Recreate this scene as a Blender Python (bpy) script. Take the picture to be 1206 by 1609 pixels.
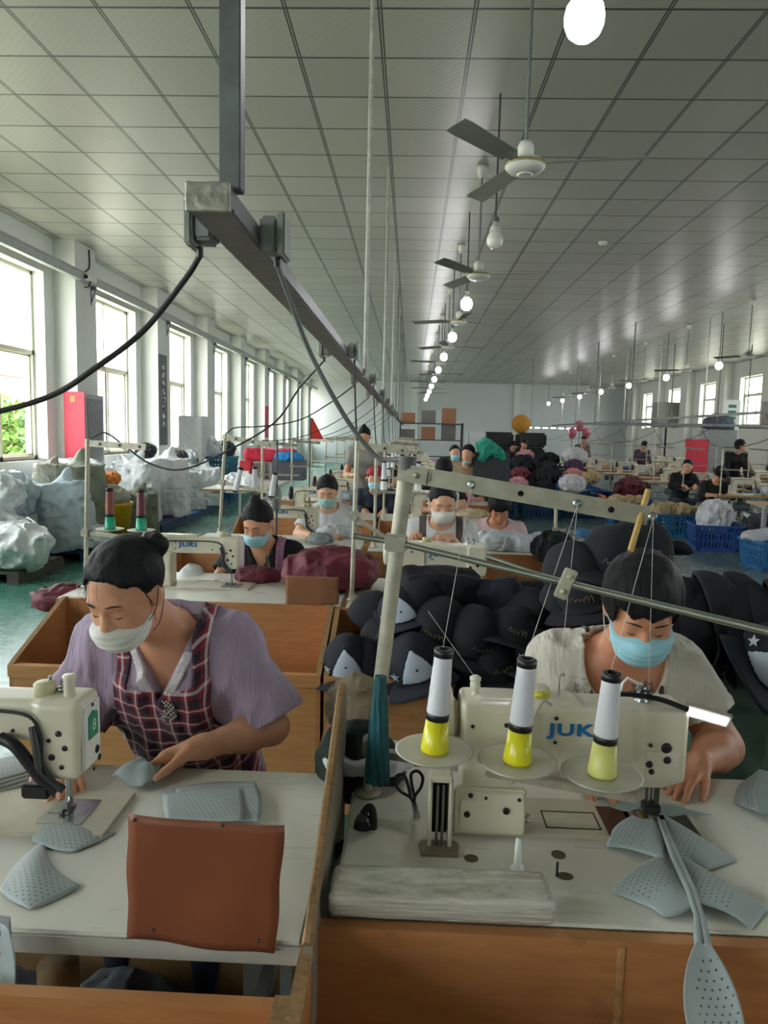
import bpy, bmesh, math, random
import numpy as np
from mathutils import Vector, Matrix, Euler
random.seed(7)
SC = bpy.context.scene
for _o in list(bpy.data.objects): bpy.data.objects.remove(_o)
COL = SC.collection
# ------------------------------------------------------------------ camera
FPX, PITCH, YAW, ROLL, EYE = 1128.2, 0.1088, -0.0346, 0.0238, 1.58
_fw = np.array([math.sin(YAW)*math.cos(PITCH), math.cos(YAW)*math.cos(PITCH), -math.sin(PITCH)])
_rt = np.array([math.cos(YAW), -math.sin(YAW), 0.0]); _up = np.cross(_rt, _fw)
_rt, _up = math.cos(ROLL)*_rt+math.sin(ROLL)*_up, -math.sin(ROLL)*_rt+math.cos(ROLL)*_up
def at(px, py, Y=None, z=None, X=None):
    """world point seen at photo pixel (px,py) on the plane y=Y, z=z or x=X"""
    d = _fw+_rt*(px-603)/FPX-_up*(py-804.5)/FPX
    t = Y/d[1] if Y is not None else ((z-EYE)/d[2] if z is not None else X/d[0])
    return Vector((float(d[0]*t), float(d[1]*t), float(EYE+d[2]*t)))
cam = bpy.data.cameras.new('camera'); camo = bpy.data.objects.new('camera', cam); COL.objects.link(camo)
cam.sensor_fit = 'VERTICAL'; cam.sensor_height = 36; cam.lens = 36*FPX/1609; cam.clip_start = .02; cam.clip_end = 400
camo.matrix_world = Matrix(((_rt[0], _up[0], -_fw[0], 0), (_rt[1], _up[1], -_fw[1], 0), (_rt[2], _up[2], -_fw[2], EYE), (0, 0, 0, 1)))
SC.camera = camo
# ------------------------------------------------------------------ light
SC.view_settings.view_transform = 'Standard'; SC.view_settings.look = 'None'
SC.view_settings.gamma = 1; SC.view_settings.use_curve_mapping = False
SC.view_settings.exposure = 1.6
SKY = 5.0
W = bpy.data.worlds.new('sky'); SC.world = W; W.use_nodes = True
bg = W.node_tree.nodes['Background']; bg.inputs[0].default_value = (.93, .97, 1, 1); bg.inputs[1].default_value = SKY
sun = bpy.data.lights.new('sun', 'SUN'); sun.energy = 7; sun.angle = math.radians(1.0); sun.color = (1, .95, .86)
suno = bpy.data.objects.new('sun', sun); COL.objects.link(suno)
suno.rotation_euler = (Vector((.55, -.75, -1.5))).to_track_quat('-Z', 'Y').to_euler()
BULB = 30.0
SC.cycles.max_bounces = 8; SC.cycles.diffuse_bounces = 5; SC.cycles.glossy_bounces = 3
SC.cycles.transparent_max_bounces = 12; SC.cycles.sample_clamp_indirect = 6; SC.cycles.caustics_reflective = False
SC.cycles.caustics_refractive = False; SC.cycles.use_denoising = True
# ------------------------------------------------------------------ materials
def srgb(h):
    if isinstance(h, str):
        h = h.lstrip('#'); c = [int(h[i:i+2], 16)/255 for i in (0, 2, 4)]
    else: c = [v/255 for v in h]
    return tuple((v/12.92 if v <= .04045 else ((v+.055)/1.055)**2.4) for v in c)
class NT:
    def __init__(s, name):
        s.m = bpy.data.materials.new(name); s.m.use_nodes = True; s.t = s.m.node_tree
        s.b = s.t.nodes['Principled BSDF']; s.out = s.t.nodes['Material Output']
    def n(s, typ, **k):
        nd = s.t.nodes.new(typ)
        for a, v in k.items():
            if a.startswith('i_'): nd.inputs[a[2:].replace('_', ' ')].default_value = v
            else: setattr(nd, a, v)
        return nd
    def l(s, a, b): s.t.links.new(a, b)
    def co(s, kind='Object'): return s.n('ShaderNodeTexCoord').outputs[kind]
    def mapped(s, sc=(1, 1, 1), kind='Object', rot=(0, 0, 0)):
        m = s.n('ShaderNodeMapping'); m.inputs['Scale'].default_value = sc; m.inputs['Rotation'].default_value = rot
        s.l(s.co(kind), m.inputs[0]); return m.outputs[0]
    def noise(s, scale, vec=None, detail=3, rough=.55):
        nd = s.n('ShaderNodeTexNoise'); nd.inputs['Scale'].default_value = scale; nd.inputs['Detail'].default_value = detail
        nd.inputs['Roughness'].default_value = rough; s.l(vec if vec is not None else s.co(), nd.inputs['Vector']); return nd.outputs['Fac']
    def ramp(s, fac, stops):
        r = s.n('ShaderNodeValToRGB'); cr = r.color_ramp
        while len(cr.elements) < len(stops): cr.elements.new(.5)
        for e, (p, c) in zip(cr.elements, stops): e.position = p; e.color = (*c, 1) if len(c) == 3 else c
        s.l(fac, r.inputs[0]); return r.outputs[0]
    def math(s, op, a, b=None, c=None):
        m = s.n('ShaderNodeMath', operation=op)
        for i, v in enumerate((a, b, c)):
            if v is None: continue
            if isinstance(v, (int, float)): m.inputs[i].default_value = v
            else: s.l(v, m.inputs[i])
        return m.outputs[0]
    def mix(s, fac, a, b):
        m = s.n('ShaderNodeMix', data_type='RGBA')
        for i, v in ((0, fac), (6, a), (7, b)):
            if isinstance(v, (int, float)): m.inputs[i].default_value = v
            elif isinstance(v, tuple): m.inputs[i].default_value = (*v, 1) if len(v) == 3 else v
            else: s.l(v, m.inputs[i])
        return m.outputs[2]
    def bump(s, h, strength=.3, dist=.01):
        b = s.n('ShaderNodeBump'); b.inputs['Strength'].default_value = strength; b.inputs['Distance'].default_value = dist
        s.l(h, b.inputs['Height']); s.l(b.outputs[0], s.b.inputs['Normal']); return b
    def base(s, c):
        if isinstance(c, tuple): s.b.inputs['Base Color'].default_value = (*c, 1)
        else: s.l(c, s.b.inputs['Base Color'])
    def setp(s, **k):
        for a, v in k.items(): s.b.inputs[a.replace('_', ' ')].default_value = v
        return s
MATS = {}
def M(name, col=None, rough=.5, metal=0, var=.08, vs=12, bump=0, bs=60, bd=.002, sheen=0, spec=None, coat=0, stretch=(1, 1, 1), emit=0, alpha=None, sss=0):
    """cached principled material whose colour wavers with a little noise"""
    if name in MATS: return MATS[name]
    t = NT(name); c = srgb(col)
    if var:
        dk = tuple(v*(1-var*2) for v in c); lt = tuple(min(1, v*(1+var)) for v in c)
        t.base(t.ramp(t.noise(vs, t.mapped(stretch), 4), [(.3, dk), (.7, lt)]))
    else: t.base(c)
    t.setp(Roughness=rough, Metallic=metal)
    if sheen: t.setp(Sheen_Weight=sheen, Sheen_Roughness=.4)
    if spec is not None: t.setp(Specular_IOR_Level=spec)
    if coat: t.setp(Coat_Weight=coat, Coat_Roughness=.15)
    if sss: t.setp(Subsurface_Weight=sss, Subsurface_Scale=.02); t.b.inputs['Subsurface Radius'].default_value = (1, .35, .2)
    if bump: t.bump(t.noise(bs, t.mapped(stretch), 3), bump, bd)
    if emit: t.b.inputs['Emission Color'].default_value = (*c, 1); t.setp(Emission_Strength=emit)
    if alpha is not None: t.setp(Alpha=alpha)
    MATS[name] = t.m; return t.m
# ------------------------------------------------------------------ scene tree
def tag(o, label=None, cat=None, group=None, kind=None):
    for k, v in (('label', label), ('category', cat), ('group', group), ('kind', kind)):
        if v: o[k] = v
    return o
def link(o, parent=None):
    COL.objects.link(o)
    if parent is not None: o.parent = parent
    return o
def thing(name, label, cat, loc=(0, 0, 0), rz=0, group=None, rot=None):
    o = bpy.data.objects.new(name, None); o.empty_display_size = .05; link(o)
    o.location = loc; o.rotation_euler = rot if rot else (0, 0, rz); return tag(o, label, cat, group)
def copy_tree(o, parent=None):
    c = o.copy(); COL.objects.link(c)
    if parent is not None: c.parent = parent
    for ch in list(o.children): copy_tree(ch, c)
    return c
def dup(o, loc, rz=None, label=None, group=None, scale=None):
    c = copy_tree(o); c.location = loc
    if rz is not None: c.rotation_euler = (0, 0, rz)
    if label: c['label'] = label
    if group: c['group'] = group
    if scale: c.scale = (scale,)*3 if isinstance(scale, (int, float)) else scale
    return c
# ------------------------------------------------------------------ mesh builder
class MB:
    """collects shapes (verts/faces with material slots) that become ONE mesh object"""
    def __init__(s): s.v = []; s.f = []; s.mi = []; s.sm = []; s.mats = []
    def _slot(s, mat):
        if mat is None: return 0
        if mat not in s.mats: s.mats.append(mat)
        return s.mats.index(mat)
    def add(s, vs, fs, mat=None, smooth=False, mtx=None):
        o = len(s.v)
        for v in vs:
            v = Vector(v); s.v.append(tuple(mtx @ v) if mtx is not None else tuple(v))
        k = s._slot(mat)
        for f in fs: s.f.append(tuple(i+o for i in f)); s.mi.append(k); s.sm.append(smooth)
        return s
    def box(s, a, b, mat=None, bev=0, mtx=None):
        x0, x1 = sorted((a[0], b[0])); y0, y1 = sorted((a[1], b[1])); z0, z1 = sorted((a[2], b[2]))
        if bev <= 0:
            vs = [(x, y, z) for z in (z0, z1) for x, y in ((x0, y0), (x1, y0), (x1, y1), (x0, y1))]
            fs = [(0, 3, 2, 1), (4, 5, 6, 7), (0, 1, 5, 4), (1, 2, 6, 5), (2, 3, 7, 6), (3, 0, 4, 7)]
            return s.add(vs, fs, mat, False, mtx)
        bm = bmesh.new(); bmesh.ops.create_cube(bm, size=1)
        for v in bm.verts: v.co = Vector(((x0+x1)/2+v.co.x*(x1-x0), (y0+y1)/2+v.co.y*(y1-y0), (z0+z1)/2+v.co.z*(z1-z0)))
        bmesh.ops.bevel(bm, geom=bm.edges[:], offset=min(bev, .49*min(x1-x0, y1-y0, z1-z0)), segments=2, affect='EDGES')
        s.bm(bm, mat, False, mtx); return s
    def bm(s, bm, mat=None, smooth=False, mtx=None):
        bm.verts.index_update()
        s.add([v.co[:] for v in bm.verts], [[v.index for v in f.verts] for f in bm.faces], mat, smooth, mtx); bm.free(); return s
    def tube(s, pts, r, mat=None, n=10, caps=True, smooth=True, mtx=None):
        """tube along points; r a number or one radius per point"""
        pts = [Vector(p) for p in pts]; m = len(pts); rs = [r]*m if isinstance(r, (int, float)) else list(r)
        vs = []; ref = None
        for i, p in enumerate(pts):
            d = (pts[min(i+1, m-1)]-pts[max(i-1, 0)])
            d = d.normalized() if d.length > 1e-9 else Vector((0, 0, 1))
            if ref is None:
                ref = Vector((0, 0, 1)) if abs(d.z) < .9 else Vector((1, 0, 0))
                u = d.cross(ref).normalized()
            else: u = (u-d*u.dot(d)); u = u.normalized() if u.length > 1e-6 else d.orthogonal().normalized()
            w = d.cross(u)
            for k in range(n):
                a = 2*math.pi*k/n; vs.append(p+(u*math.cos(a)+w*math.sin(a))*rs[i])
        fs = [(i*n+k, i*n+(k+1) % n, (i+1)*n+(k+1) % n, (i+1)*n+k) for i in range(m-1) for k in range(n)]
        s.add(vs, fs, mat, smooth, mtx)
        if caps:
            o = len(vs); s.add([vs[k] for k in range(n)], [tuple(reversed(range(n)))], mat, False, mtx)
            s.add([vs[(m-1)*n+k] for k in range(n)], [tuple(range(n))], mat, False, mtx)
        return s
    def cyl(s, a, b, r, mat=None, n=16, r2=None, smooth=True, mtx=None):
        return s.tube([a, b], [r, r if r2 is None else r2], mat, n, True, smooth, mtx)
    def lathe(s, prof, mat=None, n=24, smooth=True, mtx=None, origin=(0, 0, 0), ax='z'):
        """profile of (radius, height) turned about an axis"""
        vs = []
        for (r, h) in prof:
            for k in range(n):
                a = 2*math.pi*k/n; c, d = r*math.cos(a), r*math.sin(a)
                p = {'z': (c, d, h), 'x': (h, c, d), 'y': (d, h, c)}[ax]
                vs.append(tuple(p[i]+origin[i] for i in range(3)))
        fs = [(i*n+k, i*n+(k+1) % n, (i+1)*n+(k+1) % n, (i+1)*n+k) for i in range(len(prof)-1) for k in range(n)]
        if prof[0][0] > 1e-5: fs.append(tuple(reversed(range(n))))
        if prof[-1][0] > 1e-5: fs.append(tuple((len(prof)-1)*n+k for k in range(n)))
        return s.add(vs, fs, mat, smooth, mtx)
    def prism(s, poly, a, b, ax='y', mat=None, mtx=None, smooth=False):
        """2-D outline extruded from a to b along an axis"""
        def p3(p, h): return {'y': (p[0], h, p[1]), 'x': (h, p[0], p[1]), 'z': (p[0], p[1], h)}[ax]
        n = len(poly); vs = [p3(p, a) for p in poly]+[p3(p, b) for p in poly]
        fs = [tuple(range(n)), tuple(reversed(range(n, 2*n)))]+[(i, (i+1) % n, n+(i+1) % n, n+i) for i in range(n)]
        return s.add(vs, fs, mat, smooth, mtx)
    def build(s, name, mat=None, parent=None, label=None, cat=None, group=None, kind=None, loc=None, fix=True, origin=None):
        me = bpy.data.meshes.new(name)
        v = np.array(s.v, float)
        if origin is not None and len(v): v = v-np.array(origin)
        me.from_pydata(v.tolist(), [], s.f)
        mats = s.mats or [mat]
        if s.mats and mat is not None and mat not in s.mats: mats = s.mats
        for m in mats: me.materials.append(m)
        me.polygons.foreach_set('material_index', s.mi); me.polygons.foreach_set('use_smooth', s.sm)
        if fix:
            bm = bmesh.new(); bm.from_mesh(me); bmesh.ops.recalc_face_normals(bm, faces=bm.faces); bm.to_mesh(me); bm.free()
        me.update(); o = bpy.data.objects.new(name, me); link(o, parent)
        if origin is not None: o.location = origin
        if loc is not None: o.location = loc
        return tag(o, label, cat, group, kind)
def curve_pts(ctrl, n=12):
    """Catmull-Rom through control points"""
    P = [Vector(p) for p in ctrl]; P = [P[0]*2-P[1]]+P+[P[-1]*2-P[-2]]; out = []
    for i in range(1, len(P)-2):
        for k in range(n):
            t = k/n; a, b, c, d = P[i-1:i+3]
            out.append(.5*((2*b)+(c-a)*t+(2*a-5*b+4*c-d)*t*t+(3*b-a-3*c+d)*t**3))
    out.append(P[-2]); return out
def sag(a, b, drop, n=24):
    a, b = Vector(a), Vector(b)
    return [a.lerp(b, t/n)-Vector((0, 0, drop*4*(t/n)*(1-t/n))) for t in range(n+1)]
def frame(loc, xdir, zdir=(0, 0, 1)):
    x = Vector(xdir).normalized(); z = Vector(zdir); z = (z-x*z.dot(x)).normalized(); y = z.cross(x)
    return Matrix(((x[0], y[0], z[0], loc[0]), (x[1], y[1], z[1], loc[1]), (x[2], y[2], z[2], loc[2]), (0, 0, 0, 1)))
def text(s, size, name, mat, parent, mtx, depth=.0006, bold=.0, sx=1, shear=0):
    cu = bpy.data.curves.new(name, 'FONT'); cu.body = s; cu.size = size; cu.extrude = depth; cu.offset = bold; cu.shear = shear
    cu.align_x = 'CENTER'; cu.align_y = 'CENTER'; cu.resolution_u = 3; cu.space_character = 1.12
    o = bpy.data.objects.new(name, cu); COL.objects.link(o)
    dg = bpy.context.evaluated_depsgraph_get(); me = bpy.data.meshes.new_from_object(o.evaluated_get(dg))
    bpy.data.objects.remove(o); me.transform(mtx @ Matrix.Diagonal((sx, 1, 1, 1))); me.materials.clear(); me.materials.append(mat)
    return link(bpy.data.objects.new(name, me), parent)
# ------------------------------------------------------------------ noise + implicit surfaces
_rng = np.random.RandomState(3); _LAT = _rng.rand(32, 32, 32).astype(np.float32)*2-1
def vn(P, scale, seed=0):
    """smooth value noise, -1..1, at points P (...,3)"""
    Q = P*scale+np.array([seed*7.31, seed*3.17, seed*5.77]); i = np.floor(Q).astype(np.int32); f = Q-i; f = f*f*(3-2*f); i &= 31; j = (i+1) & 31
    x0, y0, z0 = i[..., 0], i[..., 1], i[..., 2]; x1, y1, z1 = j[..., 0], j[..., 1], j[..., 2]
    fx, fy, fz = f[..., 0], f[..., 1], f[..., 2]; L = _LAT
    a = L[x0, y0, z0]*(1-fx)+L[x1, y0, z0]*fx; b = L[x0, y1, z0]*(1-fx)+L[x1, y1, z0]*fx
    c = L[x0, y0, z1]*(1-fx)+L[x1, y0, z1]*fx; d = L[x0, y1, z1]*(1-fx)+L[x1, y1, z1]*fx
    return (a*(1-fy)+b*fy)*(1-fz)+(c*(1-fy)+d*fy)*fz
def ridge(P, scale, seed=0): return 1-2*np.abs(vn(P, scale, seed))
def sd_cap(P, a, b, ra, rb):
    a = np.array(a, float); b = np.array(b, float); d = b-a; L = max(float(d@d), 1e-12)
    t = np.clip(((P-a)@d)/L, 0, 1); return np.linalg.norm(P-a-t[..., None]*d, axis=-1)-(ra+(rb-ra)*t)
def sd_ell(P, c, r, R=None):
    q = P-np.array(c, float)
    if R is not None: q = q@np.array(R)      # R columns = local axes
    r = np.array(r, float); k0 = np.linalg.norm(q/r, axis=-1); k1 = np.linalg.norm(q/(r*r), axis=-1)+1e-9
    return k0*(k0-1)/k1
def sd_box(P, c, h, rnd=0, R=None):
    q = P-np.array(c, float)
    if R is not None: q = q@np.array(R)
    q = np.abs(q)-(np.array(h, float)-rnd)
    return np.linalg.norm(np.maximum(q, 0), axis=-1)+np.minimum(q.max(-1), 0)-rnd
def smin(a, b, k):
    if k <= 0: return np.minimum(a, b)
    h = np.maximum(k-np.abs(a-b), 0)/k; return np.minimum(a, b)-h*h*k*.25
def smax(a, b, k): return -smin(-a, -b, k)
def grid(lo, hi, h):
    ax = [np.arange(lo[i], hi[i]+h, h, dtype=np.float32) for i in range(3)]
    return np.stack(np.meshgrid(*ax, indexing='ij'), -1)
def nets(D, lo, h):
    """surface nets: field -> (verts, quads)"""
    S = D < 0; nx, ny, nz = D.shape
    acc = np.zeros((nx-1, ny-1, nz-1, 3)); cnt = np.zeros((nx-1, ny-1, nz-1))
    cells = [(slice(0, nx-1), slice(0, ny-1), slice(0, nz-1))]
    def cs(ax, i): return slice(1, None) if i else slice(0, -1)
    for ax in range(3):
        o1, o2 = [a for a in range(3) if a != ax]
        for i in (0, 1):
            for j in (0, 1):
                sl = [None]*3; sl[ax] = slice(0, -1); sl[o1] = cs(o1, i); sl[o2] = cs(o2, j)
                sl2 = list(sl); sl2[ax] = slice(1, None)
                A = D[tuple(sl)]; B = D[tuple(sl2)]; m = (A < 0) != (B < 0)
                t = np.where(m, A/np.where(m, A-B, 1), 0); idx = m
                acc[..., ax][idx] += t[idx]; acc[..., o1][idx] += i; acc[..., o2][idx] += j; cnt[idx] += 1
    act = cnt > 0; ids = -np.ones(act.shape, np.int64); ids[act] = np.arange(act.sum())
    ijk = np.argwhere(act); V = (ijk+acc[act]/cnt[act][:, None])*h+np.array(lo)
    Q = []
    for ax in range(3):
        o1, o2 = (ax+1) % 3, (ax+2) % 3
        sl = [slice(None)]*3; sl[ax] = slice(0, -1); sl2 = list(sl); sl2[ax] = slice(1, None)
        m = S[tuple(sl)] != S[tuple(sl2)]; e = np.argwhere(m)
        ok = (e[:, o1] > 0) & (e[:, o2] > 0) & (e[:, o1] < D.shape[o1]-1) & (e[:, o2] < D.shape[o2]-1); e = e[ok]
        if not len(e): continue
        inside = S[tuple(e.T)]
        def g(d1, d2):
            q = e.copy(); q[:, o1] += d1; q[:, o2] += d2; return ids[tuple(q.T)]
        q = np.stack([g(-1, -1), g(0, -1), g(0, 0), g(-1, 0)], 1); q[~inside] = q[~inside][:, ::-1]; Q.append(q)
    return V, (np.concatenate(Q) if Q else np.zeros((0, 4), int))
def mesh_np(V, Q, name, mat, parent=None, smooth=True, mats=None, midx=None):
    me = bpy.data.meshes.new(name); me.vertices.add(len(V)); me.vertices.foreach_set('co', np.asarray(V, np.float32).ravel())
    Q = np.asarray(Q); k = Q.shape[1]
    me.loops.add(Q.size); me.loops.foreach_set('vertex_index', Q.ravel().astype(np.int32))
    me.polygons.add(len(Q)); me.polygons.foreach_set('loop_start', np.arange(0, Q.size, k, dtype=np.int32))
    me.update(calc_edges=True); me.validate()
    for m in (mats or [mat]): me.materials.append(m)
    me.polygons.foreach_set('use_smooth', [smooth]*len(me.polygons))
    if midx is not None: me.polygons.foreach_set('material_index', midx)
    return link(bpy.data.objects.new(name, me), parent)
def sdf(fn, lo, hi, h, name, mat, parent=None, relax=1):
    """mesh of the implicit solid fn(P)<0 inside the box lo..hi"""
    P = grid(lo, hi, h); D = fn(P)
    V, Q = nets(D.astype(np.float64), lo, h)
    for _ in range(relax):                       # one Laplacian pass irons out the grid
        e = np.concatenate([Q[:, [0, 1]], Q[:, [1, 2]], Q[:, [2, 3]], Q[:, [3, 0]]]); e = np.concatenate([e, e[:, ::-1]])
        s = np.zeros_like(V); c = np.bincount(e[:, 0], minlength=len(V))
        for i in range(3): s[:, i] = np.bincount(e[:, 0], V[e[:, 1], i], minlength=len(V))
        V = V*.5+.5*s/np.maximum(c, 1)[:, None]
    return mesh_np(V, Q, name, mat, parent)
class Body:
    """list of solids blended together; evaluates as a field"""
    def __init__(s): s.p = []
    def cap(s, a, b, ra, rb, k=.02): s.p.append(('c', a, b, ra, rb, k)); return s
    def ell(s, c, r, R=None, k=.02): s.p.append(('e', c, r, R, k)); return s
    def limb(s, pts, rs, k=.02):
        for i in range(len(pts)-1): s.cap(pts[i], pts[i+1], rs[i], rs[i+1], k)
        return s
    def __call__(s, P, grow=0, far=.2):
        D = np.full(P.shape[:-1], far, np.float32)
        lo = P[0, 0, 0]; n = np.array(P.shape[:3]); h = (P[-1, -1, -1]-lo)/np.maximum(n-1, 1)
        for q in s.p:
            if q[0] == 'c':
                a, b = np.array(q[1], float), np.array(q[2], float); R = max(q[3], q[4])+q[5]+grow+.03; mn = np.minimum(a, b)-R; mx = np.maximum(a, b)+R
            else:
                a = np.array(q[1], float); R = max(q[2])+q[4]+grow+.03; mn = a-R; mx = a+R
            i0 = np.clip(np.floor((mn-lo)/h), 0, n).astype(int); i1 = np.clip(np.ceil((mx-lo)/h)+1, 0, n).astype(int)
            if (i1 <= i0).any(): continue
            sl = tuple(slice(i0[i], i1[i]) for i in range(3)); p = P[sl]
            d = sd_cap(p, q[1], q[2], q[3], q[4]) if q[0] == 'c' else sd_ell(p, q[1], q[2], q[3])
            D[sl] = smin(D[sl], d, q[-1])
        return D-grow
# ================================================================== the room
CEIL, XL, XR, YB, YF = 4.235, -5.2, 10.95, 37.2, -9.0
def ceiling_mat():
    t = NT('ceiling_panels'); o = t.co(); s = t.n('ShaderNodeSeparateXYZ'); t.l(o, s.inputs[0])
    def edge(v, off, w):
        f = t.math('FRACT', t.math('MULTIPLY', t.math('ADD', v, off), 1/.6)); d = t.math('MINIMUM', f, t.math('SUBTRACT', 1.0, f))
        return d, t.math('LESS_THAN', d, w)
    dx, ex = edge(s.outputs[0], 2.6678+60, .026); dy, ey = edge(s.outputs[1], -4.8232+60, .018)
    _, cx = edge(s.outputs[0], 2.6678+60, .006)
    bar = t.math('MAXIMUM', t.math('SUBTRACT', ex, cx), ey)
    cell = t.n('ShaderNodeTexWhiteNoise', noise_dimensions='2D')
    fl = t.n('ShaderNodeVectorMath', operation='FLOOR'); sc = t.n('ShaderNodeVectorMath', operation='MULTIPLY_ADD')
    t.l(o, sc.inputs[0]); sc.inputs[1].default_value = (1/.6, 1/.6, 0); sc.inputs[2].default_value = ((2.6678)/.6+100, -4.8232/.6+100, 0)
    t.l(sc.outputs[0], fl.inputs[0]); t.l(fl.outputs[0], cell.inputs['Vector'])
    base = t.ramp(cell.outputs['Value'], [(0, srgb('#a4a49b')), (1, srgb('#b0b0a7'))])
    w1 = t.n('ShaderNodeTexWave', wave_type='BANDS', bands_direction='DIAGONAL'); w1.inputs['Scale'].default_value = 9; w1.inputs['Distortion'].default_value = 1.2
    w1.inputs['Detail'].default_value = 1; t.l(o, w1.inputs['Vector'])
    base = t.mix(t.math('MULTIPLY', w1.outputs['Fac'], .10), base, srgb('#8f9088'))
    base = t.mix(bar, base, srgb('#3c3f3a')); t.base(base); t.setp(Roughness=.38)
    h = t.math('SUBTRACT', t.math('MULTIPLY', w1.outputs['Fac'], .25), t.math('MULTIPLY', bar, 1.0)); t.bump(h, .35, .004)
    return t.m
def floor_mat():
    t = NT('painted_floor'); o = t.co(); s = t.n('ShaderNodeSeparateXYZ'); t.l(o, s.inputs[0])
    n1 = t.noise(.9, None, 5, .6); n2 = t.noise(14, t.mapped((.6, 1.2, 1)), 4, .6)
    g = t.ramp(n1, [(.3, srgb('#3b6e61')), (.7, srgb('#4b8172'))])
    gr = t.ramp(n1, [(.3, srgb('#4d6462')), (.7, srgb('#5d7472'))])
    f = t.n('ShaderNodeMapRange'); t.l(s.outputs[0], f.inputs[0]); f.inputs[1].default_value = -2; f.inputs[2].default_value = 2.5
    c = t.mix(f.outputs[0], g, gr)
    pass
    t.base(c); t.l(t.ramp(n2, [(.3, (.2,)*3), (.75, (.36,)*3)]), t.b.inputs['Roughness']); return t.m
plaster = M('white_plaster', '#d4d6d2', .75, var=.025, vs=1.2, bump=.06, bs=30)
graypl = M('grey_plaster', '#c6cbcc', .75, var=.03, vs=.8, bump=.05, bs=30)
wframe = M('cream_window_frame', '#cfcdb4', .4, var=.02)
def glass_mat():
    t = NT('window_glass'); g = t.n('ShaderNodeBsdfGlossy'); g.inputs['Roughness'].default_value = .03; tr = t.n('ShaderNodeBsdfTransparent'); tr.inputs[0].default_value = (.93, .95, .94, 1)
    mx = t.n('ShaderNodeMixShader'); mx.inputs[0].default_value = .05
    t.l(tr.outputs[0], mx.inputs[1]); t.l(g.outputs[0], mx.inputs[2]); t.l(mx.outputs[0], t.out.inputs[0]); return t.m
glass = glass_mat()
MB().box((XL-.4, YF, -.1), (XR+.4, YB+.3, 0)).build('floor', floor_mat(), kind='structure')
MB().box((XL-.4, YF, CEIL), (XR+.4, YB+.3, CEIL+.1)).build('ceiling', ceiling_mat(), kind='structure')
LW = [11.75+3.38*k for k in range(-6, 8)]; LWW = 1.8; LZ = (1.1, 3.72)
RW = [23.1+3.35*k for k in range(-9, 4)]; RWW = 1.65; RZ = (2.1, 3.72)
def wall_with_windows(name, x0, x1, ys, w, z):
    m = MB(); m.box((x0, YF, 0), (x1, YB, z[0])).box((x0, YF, z[1]), (x1, YB, CEIL)); y = YF
    for a in ys: m.box((x0, y, z[0]), (x1, a, z[1])); y = a+w
    m.box((x0, y, z[0]), (x1, YB, z[1])); return m.build(name, plaster, kind='structure')
wall_with_windows('wall_left', XL-.32, XL, LW, LWW, LZ); wall_with_windows('wall_right', XR, XR+.32, RW, RWW, RZ)
MB().box((XL-.3, YB, 0), (XR+.3, YB+.2, CEIL)).build('wall_back', graypl, kind='structure')
MB().box((XL-.3, YF-.2, 0), (XR+.3, YF, CEIL)).build('wall_front', graypl, kind='structure')
wn = 0
def window(x, y, w, z, side):
    global wn; wn += 1; s = -1 if side == 'l' else 1; X = x+s*.2
    root = bpy.data.objects.new('window_%d' % wn, None); link(root); root['kind'] = 'structure'; root.location = (X, y, z[0])
    m = MB(); H = z[1]-z[0]; F = .05; d = .035
    zt = H*.56 if side == 'l' else H*.62
    m.box((-d, 0, 0), (d, F, H)).box((-d, w-F, 0), (d, w, H)).box((-d, 0, 0), (d, w, F)).box((-d, 0, H-F), (d, w, H)).box((-d, 0, zt), (d, w, zt+.06))
    m.box((-d, w/2-.03, 0), (d, w/2+.03, zt)).box((-d, w*.42-.02, zt), (d, w*.42+.02, H))
    e = .03
    for a, b, o in ((F, w/2, .012), (w/2, w-F, -.012)):        # the sliding lower sashes
        m.box((o-.012, a, F), (o+.012, a+e, zt)).box((o-.012, b-e, F), (o+.012, b, zt)).box((o-.012, a, F), (o+.012, b, F+e)).box((o-.012, a, zt-e), (o+.012, b, zt))
    m.build('frame', wframe, root); MB().box((-.004, F, F), (.004, w-F, H-F)).build('glass', glass, root)
    MB().box((-s*.22, -.03, -.035), (s*.04, w+.03, -.0)).build('sill', plaster, root)
for a in LW: window(XL, a, LWW, LZ, 'l')
for a in RW: window(XR, a, RWW, RZ, 'r')
for side, xs, ys, w, z in (('l', XL-.36, LW, LWW, LZ), ('r', XR+.36, RW, RWW, RZ)):   # sky portals guide the daylight sampling
    for a in ys:
        L = bpy.data.lights.new('daylight_portal', 'AREA'); L.shape = 'RECTANGLE'; L.size = z[1]-z[0]; L.size_y = w; L.cycles.is_portal = True
        o = bpy.data.objects.new('daylight_portal', L); COL.objects.link(o); o.location = (xs, a+w/2, (z[0]+z[1])/2)
        o.rotation_euler = (0, -math.pi/2 if side == 'l' else math.pi/2, 0)
tn = 0
for ys, w, x, s, dd in ((LW, LWW, XL, 1, .32), (RW, RWW, XR, -1, .3)):
    for a in ys:
        tn += 1; c = a+w+(3.38-w)/2-(.17 if s > 0 else 0)
        if c < YB-.4: MB().box((x, c-.34, 0), (x+s*dd, c+.34, CEIL)).build('trim_%d' % tn, plaster, kind='structure')
for a, b, c in ((.0, .35, .1), (5.2, 5.5, .12), (-1.9, -1.5, .1)):
    tn += 1; MB().box((a, YB-c, 0), (b, YB, CEIL)).build('trim_%d' % tn, plaster, kind='structure')
steel = M('grey_steel', '#85898a', .42, .6, var=.06, vs=9); dsteel = M('dark_steel', '#4c4f50', .45, .6, var=.1)
cream = M('cream_enamel', '#dad3be', .35, var=.03, coat=.3); white_pl = M('white_plastic', '#e4e4de', .35, var=.02); blackpl = M('black_plastic', '#17181a', .4, var=.05)
cable_m = M('black_cable', '#2c2c2b', .55, var=.05)
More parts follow.
